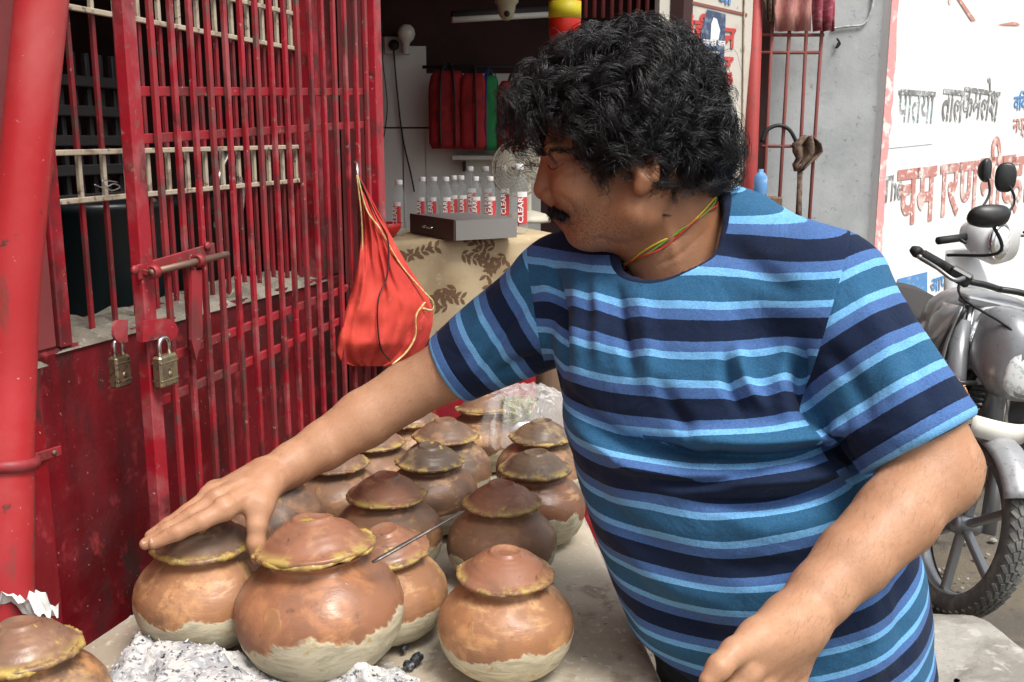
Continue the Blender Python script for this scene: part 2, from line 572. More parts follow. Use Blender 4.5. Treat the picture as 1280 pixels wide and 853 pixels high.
rquad('floor', gp(-1.49, 0.02, -1.29), gp(1.09, 0.02, -1.29), gp(1.09, 0.02, W_OFF - .17), gp(-1.49, 0.02, W_OFF - .17), 'room_dark', room, Vector((0, 0, -.03)))

# window grille: cream rails and red/cream uprights
B_OFF = W_OFF - .05
grille = empty('window_grille', gp((t_win0 + t_win1) / 2, SILL, B_OFF))
tag(grille, 'old window grille with cream cross rails and red uprights behind the open gate', 'grille')
rails = []
for (x0, y0, x1, y1) in ((291, 1, 402, 27), (85, 10, 401, 68), (77, 191, 402, 183), (77, 252, 402, 223)):
    ta, za = gt(x0, y0, B_OFF); tb, zb = gt(x1, y1, B_OFF)
    f = lambda t, ta=ta, za=za, tb=tb, zb=zb: za + (zb - za) * (t - ta) / (tb - ta)
    rails.append(f)
    bar('rail', gp(t_win0, f(t_win0), B_OFF + .009), gp(t_win1, f(t_win1), B_OFF + .009), .006, .0085, 'cream_paint', grille)
tv0, tv1 = gt(91, 120, B_OFF)[0], gt(122, 120, B_OFF)[0]
stp = (tv1 - tv0) * 1.0
t = tv0
while t < t_win1 - .01:
    zs = sorted([f(t) for f in rails])
    segs = [(SILL - .01, zs[0], 'worn_red_paint'), (zs[0], zs[1], 'cream_paint'), (zs[1], zs[2], 'worn_red_paint'), (zs[2], 2.25, 'cream_paint')]
    for z0, z1, m in segs:
        bar('upright', gp(t, z0, B_OFF), gp(t, z1, B_OFF), .0075, .0075, m, grille, .001)
    t += stp
mb = MB(); wbox(mb, t_win0 + .002, t_win0 + .026, SILL - .012, 2.25, W_OFF - .06, W_OFF + .002, .002); mb.build('frame_upright', 'red_paint', grille)
mb = MB(); wbox(mb, t_win1 - .02, t_win1 - .002, SILL - .012, 2.25, W_OFF - .06, W_OFF + .002, .002); mb.build('frame_upright', 'red_paint', grille)
# bit of tying wire on the grille
tw = [on_plane(x, y, G0 + OUT * (B_OFF + .018), OUT) for x, y in ((118, 231), (130, 235), (142, 230), (150, 234), (138, 238), (128, 226), (147, 228))]
MB().tube(curve_pts(tw, 40), .0011, 5).build('tie_wire', 'steel', grille)

# things in the room
dp = on_plane(128, 330, G0 + OUT * (W_OFF - .36), OUT)
drum = empty('oil_drum', (dp.x, dp.y, .02))
tag(drum, 'black steel drum standing behind the barred window', 'drum')
R_ = .155
pf = [(0, 0), (R_, 0), (R_ + .004, .01), (R_, .02), (R_, .45), (R_ + .006, .46), (R_, .47), (R_, .9), (R_ + .006, .91), (R_, .92), (R_, 1.345), (R_ + .006, 1.352), (R_ + .004, 1.365), (R_ - .006, 1.365), (R_ - .008, 1.35), (0, 1.35)]
MB().lathe(pf, 40).build('drum_body', 'dark_drum', None).parent = drum
mb = MB().lathe([(0, 0), (.03, 0), (.03, .012), (.024, .016), (0, .016)], 16, (.07, .05, 1.35)); mb.build('bung', 'rust_steel').parent = drum
for k, (a, b) in enumerate((((266, 285), (285, 190)), ((298, 290), (280, 192)))):
    pts = [on_plane(x, y, G0 + OUT * (W_OFF - .14 - .012 * k), OUT) for x, y in (b, ((a[0] + b[0]) / 2 + (-8 if k == 0 else 10), (a[1] + b[1]) / 2 - 10), a)]
    mb = MB().tube(curve_pts(pts, 16), [.007 + .006 * math.sin(math.pi * i / 15) for i in range(16)], 8, flat=.35)
    o = mb.build('steel_ladle', 'steel')
    tag(o, 'bent steel ladle hanging behind the barred window' if k == 0 else 'narrow steel spatula hanging behind the barred window beside a ladle', 'ladle')
# carton of offcuts on the sill
cb = empty('carton', gp(*[gt(400, 340, W_OFF - .08)[0], SILL + .012, W_OFF - .08]))
tag(cb, 'small open cardboard carton of pink scraps on the window sill', 'carton')
ct = gt(400, 340, W_OFF - .08)[0]
mat('card', (0.36, 0.24, 0.14), 0.8, layers=[(20, .5, .7, (0.26, 0.17, 0.1))])
mat('pink_scrap', (0.62, 0.22, 0.22), 0.6)
for (t0, t1, o0, o1, z0, z1) in ((-.075, .075, -.05, .05, 0, .004), (-.075, .075, .046, .05, .004, .035), (-.075, .075, -.05, -.046, .004, .035), (-.075, -.071, -.046, .046, .004, .035), (.071, .075, -.046, .046, .004, .035)):
    mb = MB(); wbox(mb, ct + t0, ct + t1, SILL + .012 + z0, SILL + .012 + z1, W_OFF - .08 + o0, W_OFF - .08 + o1, .001); mb.build('carton_panel', 'card', cb)
mb = MB()
for i in range(40):
    p = gp(ct + rng.uniform(-.065, .065), SILL + .012 + rng.uniform(.025, .05), W_OFF - .08 + rng.uniform(-.04, .04))
    mb.bbox(p, (.024, .012, .005), Matrix.Rotation(rng.random() * 6, 3, Vector((rng.random(), rng.random(), rng.random())).normalized()), .001)
tag(mb.build('paper_scraps', 'pink_scrap', cb), kind='stuff')
# slotted crate hanging high in the room
mat('grey_plastic', (0.055, 0.05, 0.05), 0.5)
cr = empty('slotted_crate', gp(.62, 1.2, -.55))
tag(cr, 'grey slotted plastic crate leaning inside the barred room', 'crate')
for i in range(7):
    z = 1.25 + i * .06
    mb = MB(); wbox(mb, .62, .92, z, z + .022, -.57, -.55, .002); mb.build('crate_slat', 'grey_plastic', cr)
for i in range(8):
    t = .62 + i * .0405
    mb = MB(); wbox(mb, t, t + .012, 1.22, 1.68, -.584, -.571, .002); mb.build('crate_upright', 'grey_plastic', cr)
mb = MB(); wbox(mb, .60, .94, .02, 1.22, -.75, -.45, .004); o = mb.build('storage_chest', 'room_dark'); tag(o, 'dark wooden chest in the barred room under the slotted crate', 'chest')

# ================================================================== drain pipe with clamp
pipe = empty('drain_pipe', U(11, 800, 1.2))
tag(pipe, 'thick bent red drain pipe strapped to the pilaster', 'pipe')
top, kn_, bot = U(56, -40, 1.14), U(11, 430, 1.185), U(11, 800, 1.20)
cl_ = [top + (top - kn_) * 1.2, top + (top - kn_) * .5] + [top + (kn_ - top) * f for f in (0, .3, .6, .85)] + [kn_ + Vector((0, 0, -.03))] + [kn_ + (bot - kn_) * f for f in (.35, .7, 1)] + [bot + (bot - kn_) * .8]
mb = MB().tube(curve_pts(cl_, 90), .0285, 40); mb.build('pipe_body', 'pipe_paint', pipe)
pd = (bot - kn_).normalized()
ck = kn_ + (bot - kn_) * ((578 - 430) / 370)
fr = frame(pd, (0, 0, 1) if abs(pd.z) < .9 else HEAD)
mb = MB().tube([ck + fr @ Vector((0, math.cos(a) * .0305, math.sin(a) * .0305)) for a in np.linspace(0, 2 * math.pi, 33)[:-1]], .0048, 6, closed=True, flat=1.7)
cl = mb.build('clamp', 'worn_red_paint', pipe)
e0 = on_plane(44, 573, G0 + OUT * (W_OFF + .053), OUT); e1 = on_plane(76, 563, G0 + OUT * (W_OFF + .053), OUT)
bar('clamp_tab', e0, e1, .004, .014, 'worn_red_paint', pipe)
sc_ = on_plane(67, 566, G0 + OUT * (W_OFF + .055), OUT)
MB().lathe([(0, 0), (.004, 0), (.0035, .003), (0, .0038)], 10, sc_, OUT).build('screw', 'rust_steel', pipe)

# ================================================================== red gate leaf folded back along the wall
gate = empty('steel_gate', gp(.6, 0, 0))
tag(gate, 'tall red steel bar gate standing open against the wall', 'gate')
ZT, ZB = 2.35, .22
t_st = gt(160, 110)[0]; t_po = gt(468, 110)[0]
mb = MB(); wbox(mb, t_st - .013, t_st + .013, ZB, ZT, -.008, .012, .002); mb.build('stile', 'red_paint', gate)
mb = MB(); wbox(mb, t_po - .016, t_po + .016, 0, ZT + .2, -.02, .012, .002); mb.build('stile', 'red_paint', gate)
tb0, tb1 = gt(193.5, 110)[0], gt(457.8, 110)[0]
nb = 16
for i in range(nb):
    t = tb0 + (tb1 - tb0) * i / (nb - 1)
    wob = rng.uniform(-.003, .003)
    bar('bar', gp(t + wob, ZB, .0), gp(t - wob, ZT, .0), .009, .009, 'red_paint' if i % 3 else 'worn_red_paint', gate, .0016)
for z in (1.568, 1.502, 1.177, 1.116, .42, .30, 2.2):
    bar('rail', gp(t_st + .012, z, -.0105), gp(t_po - .014, z + .042 * (t_po - t_st), -.0105), .0075, .014, 'worn_red_paint', gate, .001)
# bolt assembly
def gq(px, py, off): return on_plane(px, py, G0 + OUT * off, OUT)
bar('bolt_plate', gq(172, 341, .010), gq(268, 312, .010), .004, .022, 'worn_red_paint', gate)
bolt = MB().tube([gq(188, 341, .026), gq(284, 318, .026)], .0052, 14).build('bolt_rod', 'rust_steel', gate)
for px, py in ((192, 340), (248, 326)):
    c = gq(px, py, .026); ax = (gq(284, 318, .026) - gq(188, 341, .026)).normalized()
    MB().lathe([(.0055, -.006), (.0098, -.006), (.0098, .006), (.0055, .006), (.0055, -.006)], 18, c, ax).build('bolt_guide', 'worn_red_paint', gate)
    bar('guide_lug', c - OUT * .005 - Vector((0, 0, .001)), c - OUT * .0145, .008, .014, 'worn_red_paint', gate, .001, HEAD)
for px, py in ((167, 338), (258, 308)):
    MB().lathe([(0, 0), (.007, 0), (.007, .004), (.003, .006), (0, .006)], 14, gq(px, py, .012), OUT).build('rivet', 'worn_red_paint', gate)
# hanging handle tongue of the bolt
hp = [gq(236, 338, .0205), gq(249, 338, .0205), gq(250, 420, .0205), gq(242, 450, .0205), gq(236, 425, .0205)]
MB().prism(hp, OUT * .005).build('bolt_handle', 'worn_red_paint', gate)
# hasp plate with rounded end
hs_pts = [gq(176, 401, .0165)] + [gq(202 + 18 * math.cos(a), 413 - 15 * math.sin(a), .0165) for a in np.linspace(RAD(85), RAD(-60), 9)] + [gq(196, 424, .0165), gq(176, 428, .0165)]
MB().prism(hs_pts, OUT * .004).build('hasp', 'red_paint', gate)
hs2 = [gq(150 + 8 * math.cos(a), 414 - 14 * math.sin(a), -.006) for a in np.linspace(RAD(90), RAD(270), 9)] + [gq(160, 428, -.006), gq(160, 400, -.006)]
MB().prism(hs2, OUT * -.004).build('hasp', 'red_paint', gate)

def padlock(px, py, off, label, wpx=26, sy=1.0):
    s = proj(gq(px, py, off))[2] / FPX
    W, H, D = wpx * s * 1.25, 40 * s, .016
    c = gq(px, py, off)
    pl = empty('padlock', (c.x, c.y, c.z - H / 2))
    tag(pl, label, 'padlock', 'padlocks on the gate')
    F = frame(HEAD)
    MB().bbox(c, (W, D, H), F, .003).build('lock_body', 'brass_lock', pl)
    for k in (-.28, .28):
        MB().bbox(c + Vector((0, 0, H * k)), (W * .97, D + .0012, .0025), F, .0005).build('band', 'brass_lock', pl)
    r = W * .27
    pts = [c + HEAD * -r + Vector((0, 0, H * .5 - .003))] + [c + HEAD * (-r * math.cos(a)) + Vector((0, 0, H * .5 + .014 + r * math.sin(a))) for a in np.linspace(0, math.pi, 11)] + [c + HEAD * r + Vector((0, 0, H * .5 - .003))]
    MB().tube(pts, .0032, 10).build('shackle', 'steel', pl)
    MB().lathe([(0, 0), (.0045, 0), (.004, .0012), (0, .0014)], 12, c + OUT * (D / 2) + Vector((0, 0, -H * .1)), OUT).build('key_cover', 'brass_lock', pl)
    return pl
padlock(207, 463, .024, 'worn brass padlock hanging from the gate hasp on the bar side', 28)
padlock(150, 464, -.03, 'worn brass padlock half hidden behind the gate stile', 22)

# white and dark bits far left behind the pipe
mb = MB(); wbox(mb, gt(0, 60, W_OFF)[0] - .2, t_win0 - .09, 1.83, 1.86, W_OFF + .002, W_OFF + .02); o = mb.build('wall_trim', 'cream_paint', wall)
# ================================================================== slab table
TZ = 0.83
def edge_pt(px, py): return on_z(px, py, TZ)
r0, r1 = edge_pt(815, 820), edge_pt(735, 650)
rd = (r1 - r0) / (r1 - r0).length
RA = r0 - rd * .48
RB = r0 + rd * 1.15
LA, LB = gp(-.30, TZ, -.002), gp(1.02, TZ, -.002)
tabl = empty('serving_table', ((RA + LB) / 2).to_tuple()[:2] + (0,))
tag(tabl, 'dusty cement slab table loaded with sealed clay pots', 'table')
poly = [RA, RB, LB, LA]
mb = MB()
n1, n2 = 60, 40
gr = []
for i in range(n1 + 1):
    row = []
    a = RA + (RB - RA) * (i / n1); b = LA + (LB - LA) * (i / n1)
    for j in range(n2 + 1):
        p = a + (b - a) * (j / n2)
        p.z += .0035 * mnoise.fractal(p * 9, 1, 2, 4)
        if j in (0, n2) or i in (0, n1):
            p.z -= .006
            cch = (a + b) / 2
            p += (cch - p).normalized() * (.004 + .006 * mnoise.noise(p * 40))
            p.z = TZ - .006
        row.append(p)
    gr.append(row)
mb.sheet(gr)
mb.build('table_top', 'slab', tabl)
cc = (RA + RB + LA + LB) / 4
MB().prism([Vector((p.x, p.y, TZ - .075)) + (Vector((cc.x, cc.y, 0)) - Vector((p.x, p.y, 0))).normalized() * .003 for p in poly], Vector((0, 0, .0685))).build('table_edge', 'slab_side', tabl)
MB().prism([Vector((p.x + (cc.x - p.x) * .12, p.y + (cc.y - p.y) * .12, -.02)) for p in poly], Vector((0, 0, TZ - .0545))).build('table_base', 'slab_side', tabl)

# ================================================================== clay pots
def pot_material(name, hi, dark, clay, cream, gloss=.3):
    m = bpy.data.materials.new(name); m.use_nodes = True
    nt = m.node_tree; b = nt.nodes['Principled BSDF']
    v = coords(nt, True)
    tc = nt.nodes.new('ShaderNodeTexCoord')
    sx = nt.nodes.new('ShaderNodeSeparateXYZ'); nt.links.new(tc.outputs['Object'], sx.inputs[0])
    n1 = _noise(nt, v, 9, 5, .6, .2)
    c = _mix(nt, _ramp(nt, n1, .40, .66), clay, dark)
    n2 = _noise(nt, v, 17, 6, .65, .25)
    c = _mix(nt, _ramp(nt, n2, .50, .66), c, hi)
    nh = _noise(nt, v, 10, 6, .68, .3, (1, 1, 2.6))
    c = _mix(nt, _math(nt, 'MULTIPLY', _ramp(nt, nh, .54, .66), .8), c, (0.56, 0.33, 0.155))
    ns = _noise(nt, v, 6.5, 6, .65, .3)
    c = _mix(nt, _math(nt, 'MULTIPLY', _ramp(nt, ns, .54, .70), .75), c, (0.105, 0.075, 0.06))
    n3 = _noise(nt, v, 70, 3, .6)
    c = _mix(nt, _math(nt, 'MULTIPLY', _ramp(nt, n3, .66, .76), .6), c, (0.11, 0.05, 0.03))
    # pale slip on the lower belly, brushed on unevenly
    edge = _noise(nt, v, 10, 5, .62, .4)
    z = _math(nt, 'ADD', sx.outputs[2], _math(nt, 'MULTIPLY', _math(nt, 'SUBTRACT', edge, .5), .085))
    f = _ramp(nt, z, .0600, .0555)
    st = _noise(nt, v, 22, 5, .7, .6, (1, 1, 4))
    cr = _mix(nt, _ramp(nt, st, .40, .68), cream, tuple(x * .62 for x in cream))
    st2 = _noise(nt, v, 55, 4, .6, .2, (1, 1, 1))
    cr = _mix(nt, _ramp(nt, st2, .58, .72), cr, (0.42, 0.30, 0.12))
    c2 = _mix(nt, _math(nt, 'MULTIPLY', f, .93), c, cr)
    # yellow drips from the seal
    dr = _noise(nt, v, 30, 2, .5, 0, (1, 1, .10))
    zd = _ramp(nt, sx.outputs[2], .06, .115)
    fd = _math(nt, 'MULTIPLY', _ramp(nt, dr, .66, .70), zd)
    c2 = _mix(nt, _math(nt, 'MULTIPLY', fd, .3), c2, (0.36, 0.24, 0.06))
    nt.links.new(c2, b.inputs['Base Color'])
    rv = _ramp(nt, _noise(nt, v, 14, 4), .38, .62)
    mr = nt.nodes.new('ShaderNodeMapRange'); mr.inputs['To Min'].default_value = gloss; mr.inputs['To Max'].default_value = gloss + .34
    nt.links.new(rv, mr.inputs['Value'])
    rr = _math(nt, 'ADD', mr.outputs[0], _math(nt, 'MULTIPLY', f, .3))
    nt.links.new(rr, b.inputs['Roughness'])
    hgt = _math(nt, 'ADD', _math(nt, 'MULTIPLY', f, .8), _math(nt, 'ADD', _noise(nt, v, 30, 6, .65, 0, (1, 1, 3)), _math(nt, 'MULTIPLY', fd, .8)))
    bp = nt.nodes.new('ShaderNodeBump'); bp.inputs['Strength'].default_value = .55; bp.inputs['Distance'].default_value = .0022
    nt.links.new(hgt, bp.inputs['Height']); nt.links.new(bp.outputs[0], b.inputs['Normal'])
    MATS[name] = m
CREAM = (0.56, 0.51, 0.36)
pot_material('clay_warm', (0.47, 0.24, 0.105), (0.165, 0.088, 0.050), (0.315, 0.148, 0.070), CREAM, .32)
pot_material('clay_brown', (0.36, 0.185, 0.092), (0.125, 0.075, 0.050), (0.235, 0.120, 0.064), CREAM, .36)
pot_material('clay_red', (0.40, 0.180, 0.085), (0.155, 0.080, 0.050), (0.275, 0.122, 0.064), CREAM, .27)
def lid_material(name, c1, c2, c3, g0):
    m = _lid_base(name, c1, c2, c3, g0)
    nt = m.node_tree; b = nt.nodes['Principled BSDF']
    tc = nt.nodes.new('ShaderNodeTexCoord')
    ln = nt.nodes.new('ShaderNodeVectorMath'); ln.operation = 'LENGTH'
    fl = nt.nodes.new('ShaderNodeVectorMath'); fl.operation = 'MULTIPLY'; fl.inputs[1].default_value = (1, 1, 0)
    nt.links.new(tc.outputs['Object'], fl.inputs[0]); nt.links.new(fl.outputs[0], ln.inputs[0])
    wob = _math(nt, 'ADD', ln.outputs['Value'], _math(nt, 'MULTIPLY', _noise(nt, coords(nt, True), 30, 3), .006))
    ring = _math(nt, 'SINE', _math(nt, 'MULTIPLY', wob, 900))
    bp = nt.nodes.new('ShaderNodeBump'); bp.inputs['Strength'].default_value = .16; bp.inputs['Distance'].default_value = .0008
    nt.links.new(ring, bp.inputs['Height'])
    old = b.inputs['Normal'].links[0].from_socket
    nt.links.new(old, bp.inputs['Normal']); nt.links.new(bp.outputs[0], b.inputs['Normal'])
    # crust of dried dough towards the rim
    src = b.inputs['Base Color'].links[0].from_socket
    f = _math(nt, 'MULTIPLY', _ramp(nt, wob, .052, .063), _ramp(nt, _noise(nt, coords(nt, True), 45, 5, .65), .44, .58))
    nt.links.new(_mix(nt, f, src, (0.40, 0.29, 0.09)), b.inputs['Base Color'])
def _lid_base(name, c1, c2, c3, g0):
    return mat(name, c1, .4, layers=[(14, .42, .62, c2), (24, .54, .68, c3), (80, .62, .72, (0.10, 0.05, 0.03)), (30, .66, .70, (0.40, 0.28, 0.05))],
        bumps=[(40, .5, .0018), (18, .3, .003)], rough_var=(16, g0, g0 + .35))
lid_material('lid_warm', (0.28, 0.125, 0.072), (0.19, 0.095, 0.058), (0.37, 0.19, 0.105), .26)
lid_material('lid_brown', (0.21, 0.115, 0.072), (0.145, 0.09, 0.06), (0.29, 0.165, 0.098), .30)
lid_material('lid_dark', (0.165, 0.11, 0.068), (0.115, 0.08, 0.055), (0.25, 0.18, 0.10), .33)
mat('dough', (0.44, 0.31, 0.08), .6, layers=[(35, .45, .6, (0.30, 0.18, 0.05)), (120, .52, .66, (0.56, 0.46, 0.22)), (22, .50, .62, (0.22, 0.12, 0.06)), (70, .6, .7, (0.5, 0.33, 0.03))], bumps=[(120, .7, .002), (300, .5, .001)])
mat('dough_brown', (0.30, 0.19, 0.07), .6, layers=[(40, .45, .6, (0.19, 0.10, 0.05)), (20, .5, .62, (0.22, 0.10, 0.055)), (120, .55, .68, (0.48, 0.37, 0.14))], bumps=[(120, .7, .002)])

def pot_meshes(seed):
    rs = random.Random(seed)
    off = Vector((seed * 3.1, seed * 1.7, 0))
    prof = [(0, 0), (.03, 0), (.048, .0035), (.064, .012), (.076, .024), (.0835, .039), (.0875, .056), (.088, .068), (.085, .081), (.077, .094), (.067, .104), (.0575, .111), (.051, .1155), (.0485, .119), (.050, .1225), (.054, .125), (.054, .127), (.048, .127), (.045, .12), (0, .118)]
    pp = []
    for i in range(len(prof) - 1):       # finer rings
        for k in range(2):
            u = k / 2
            pp.append((prof[i][0] * (1 - u) + prof[i + 1][0] * u, prof[i][1] * (1 - u) + prof[i + 1][1] * u))
    pp.append(prof[-1])
    def jit(q):
        n = mnoise.fractal(q * 13 + off, 1, 2, 3)
        s = 1 + .018 * n
        return Vector((q.x * s, q.y * s, q.z + (.002 * mnoise.noise(q * 17 + off) if q.z > .004 else 0)))
    body = MB().lathe(pp, 56, jitter=jit)
    lp = [(0, .0005), (.045, .0), (.0575, -.001), (.0615, .0005), (.0628, .003), (.0618, .0052), (.0585, .0062), (.055, .0070), (.0515, .0100), (.0470, .0150), (.0420, .0200), (.0365, .0240), (.0305, .0272), (.0255, .0294), (.0222, .0308), (.0210, .0332), (.0192, .0345), (.017, .0339), (.015, .0322), (.008, .0316), (0, .0318)]
    def jl(q):
        n = mnoise.fractal(q * 22 + off, 1, 2, 3)
        return Vector((q.x * (1 + .022 * n), q.y * (1 + .022 * n), q.z * (1 + .10 * mnoise.noise(q * 30 + off)) + .0014 * mnoise.noise(q * 25 - off)))
    lid = MB().lathe(lp, 56, jitter=jl)
    # lumpy dough ring
    seal = MB()
    vs, fs = [], []
    NA, NB = 110, 10
    for i in range(NA):
        a = 2 * math.pi * i / NA
        e = Vector((math.cos(a), math.sin(a), 0))
        nn = mnoise.fractal(e * 2.5 + off, 1, 2, 4)
        r0 = max(.0006, .0026 + .0040 * nn + .0016 * mnoise.noise(e * 14 + off))
        rc = .0595 + .0012 * mnoise.noise(e * 6 - off)
        zc = .0022 + .0024 * mnoise.noise(e * 3 + off)
        for k in range(NB):
            b = 2 * math.pi * k / NB
            rr = r0 * (1 + .28 * mnoise.noise(e * 30 + Vector((math.cos(b), math.sin(b), 0)) * 1.3 + off))
            p = e * (rc + rr * math.cos(b) * 1.15); p.z = zc + rr * math.sin(b) * .85
            vs.append(p)
    for i in range(NA):
        for k in range(NB):
            fs.append((i * NB + k, ((i + 1) % NA) * NB + k, ((i + 1) % NA) * NB + (k + 1) % NB, i * NB + (k + 1) % NB))
    seal.add(vs, fs, True)
    return body, lid, seal

POT_SRC = []
for s in range(4):
    b, l, q = pot_meshes(s + 1)
    objs = []
    for mbx, nm, mt in ((b, 'pot_body', 'clay_warm'), (l, 'lid', 'lid_warm'), (q, 'dough_seal', 'dough')):
        o = mbx.build(nm, mt)
        objs.append(o.data)
        bpy.data.objects.remove(o)
    POT_SRC.append(objs)

def clay_pot(px, py, size, var, cmat, lmat, smat, label, rz=0, tilt=(0, 0), ltilt=(0, 0), dz=0.0, seal=1.0):
    "px,py: pixel of the lid rim centre; size 1 = 176 mm belly"
    rimz = TZ + dz + .125 * size
    p = on_z(px, py, rimz)
    e = empty('clay_pot', (p.x, p.y, TZ + dz))
    e.rotation_euler = (tilt[0], tilt[1], rz)
    e.scale = (size, size, size)
    tag(e, label, 'pot', 'sealed clay pots on the table')
    src = POT_SRC[var]
    for me, nm, mt in zip(src, ('pot_body', 'lid', 'dough_seal'), (cmat, lmat, smat)):
        o = bpy.data.objects.new(nm, me)
        COL.objects.link(o)
        o.parent = e
        if nm != 'pot_body':
            o.location = (0, 0, .1275)
            o.rotation_euler = (ltilt[0], ltilt[1], 0)
            if nm == 'dough_seal': o.scale = (1, 1, seal); o.rotation_euler = (ltilt[0] * .6, ltilt[1] * .6, 0)
        o.material_slots[0].link = 'OBJECT'
        o.material_slots[0].material = MATS[mt]
    return e
POTS = {}
def P(key, *a, **k): POTS[key] = clay_pot(*a, **k)
P('under_hand', 253, 683, 1.05, 0, 'clay_warm', 'lid_brown', 'dough', 'clay pot with a yellow sealed lid under the resting hand', rz=1.0, dz=.014, ltilt=(0.03, -.02), seal=1.2)
P('knife', 401, 690, 1.23, 1, 'clay_red', 'lid_warm', 'dough', 'largest clay pot with the long thin skewer stuck in its tilted lid', rz=2.2, dz=.004, tilt=(-.03, .03), ltilt=(.04, .10))
P('behind_knife', 482, 690, .96, 2, 'clay_warm', 'lid_warm', 'dough', 'clay pot squeezed behind the largest pot with a yellow lid rim under the skewer', rz=4.0, ltilt=(-.05, .1))
P('front_right', 632, 722, 1.0, 3, 'clay_warm', 'lid_warm', 'dough_brown', 'clay pot standing alone at the table edge corner nearest the shirt hem', rz=.6)
P('mid_right', 627, 632, .97, 0, 'clay_brown', 'lid_warm', 'dough_brown', 'clay pot with a reddish lid touched by the tip of the skewer', rz=3.1)
P('mid_left', 483, 622, .98, 1, 'clay_brown', 'lid_warm', 'dough', 'clay pot with a warm brown lid just behind the skewer handle', rz=5.2, dz=.012)
P('olive', 538, 580, .95, 2, 'clay_brown', 'lid_dark', 'dough_brown', 'clay pot with a dull olive lid in the middle of the pots', rz=.2, dz=.004)
P('dusty', 669, 590, .98, 3, 'clay_red', 'lid_dark', 'dough_brown', 'clay pot with a dusty olive lid at the table edge beside the man', rz=2.6)
P('tall_back', 557, 548, .98, 0, 'clay_brown', 'lid_brown', 'dough_brown', 'clay pot with an orange brown lid behind the olive lidded pot', rz=4.4, dz=.006)
P('rear', 606, 514, .98, 1, 'clay_brown', 'lid_brown', 'dough_brown', 'rearmost clay pot next to the clear plastic bag', rz=1.7, ltilt=(0, .12))
P('bag', 677, 549, .98, 2, 'clay_brown', 'lid_dark', 'dough_brown', 'clay pot with its lid partly under the clear plastic bag', rz=3.7)
P('wrist', 335, 604, .98, 3, 'clay_brown', 'lid_brown', 'dough', 'clay pot behind the reaching wrist with a yellow rim showing on both sides', rz=5.9, dz=.02, ltilt=(0, -.12), seal=1.3)
P('arm_a', 418, 583, .95, 0, 'clay_brown', 'lid_brown', 'dough_brown', 'dull clay pot mostly hidden below the middle of the forearm', rz=2.0)
P('arm_b', 466, 556, .95, 2, 'clay_brown', 'lid_brown', 'dough_brown', 'dull clay pot mostly hidden below the elbow of the reaching arm', rz=.9)
P('arm_c', 512, 528, .95, 1, 'clay_brown', 'lid_brown', 'dough_brown', 'dull clay pot mostly hidden below the sleeve of the reaching arm', rz=3.3)
P('corner', 28, 818, 1.0, 3, 'clay_warm', 'lid_brown', 'dough', 'clay pot with a thick yellow lid rim beside the leaning drain pipe', rz=1.2, dz=0, ltilt=(-.03, .05), seal=1.4)

# long skewer / knife resting in the lid of the biggest pot
mat('blade', (0.16, 0.14, 0.13), .35, .8, layers=[(60, .5, .66, (0.32, 0.27, 0.22))], bumps=[(120, .3, .0005)])
ka, kb = on_z(466, 703, TZ + .166), on_z(581, 638, TZ + .195)
sk = MB()
pts = [ka + (kb - ka) * (i / 12) for i in range(13)]
sk.tube(pts, [.0028, .0034, .0036, .0036, .0035, .0034, .0033, .0032, .003, .0028, .0025, .002, .0007], 8, flat=.6)
tag(sk.build('skewer', 'blade'), 'long dark metal skewer leaning from the largest pot lid to the next pot', 'skewer')

# ================================================================== ash heap with charcoal
m = mat('ash', (0.54, 0.53, 0.51), .95, layers=[(26, .48, .58, (0.33, 0.33, 0.34)), (45, .60, .66, (0.035, 0.04, 0.05)), (90, .58, .66, (0.10, 0.11, 0.13)), (130, .56, .7, (0.70, 0.69, 0.67)), (60, .70, .74, (0.30, 0.17, 0.09))],
        bumps=[(60, .9, .006), (200, .7, .002)], world=True)
gr = []
NI, NJ = 150, 110
for i in range(NI + 1):
    row = []
    for j in range(NJ + 1):
        u, v = j / NJ, i / NI
        x = -.56 + .50 * u; y = .92 + .44 * v
        q = gp(0, 0, 0); tl = (Vector((x, y, 0)) - G0).dot(OUT)
        h = .0
        for (cx_, cy_, sx_, sy_, hh) in ((-.385, 1.10, .085, .07, .062), (-.24, 1.00, .10, .06, .045), (-.13, 1.08, .05, .06, .030), (-.47, 1.17, .05, .07, .032), (-.33, 1.0, .12, .06, .05), (-.20, 1.13, .05, .04, .03)):
            h += hh * math.exp(-(((x - cx_) / sx_) ** 2 + ((y - cy_) / sy_) ** 2))
        edge = min(u, 1 - u, v, 1 - v) * 6
        n = mnoise.fractal(Vector((x * 22, y * 22, 0)), 1, 2, 5)
        n2 = mnoise.noise(Vector((x * 70, y * 70, 4)))
        h = h * (1 + .35 * n) + .0045 * n2 + .0045 * abs(mnoise.noise(Vector((x * 130, y * 130, 7)))) + .003 * n
        h = min(h * 1.3, .075) - .006
        if tl < .012: h = -.02
        if edge < 1: h = h * edge - .012 * (1 - edge)
        row.append(Vector((x, y, TZ + h)))
    gr.append(row)
ash = MB().sheet(gr).build('ash_heap', 'ash')
tag(ash, 'pale grey wood ash with black flecks heaped round the pots', 'ash', kind='stuff')
fl = {'ash_flake': MB(), 'cinder_flake': MB()}
mat('ash_pale', (0.62, 0.61, 0.59), .95); mat('cinder', (0.05, 0.052, 0.06), .9)
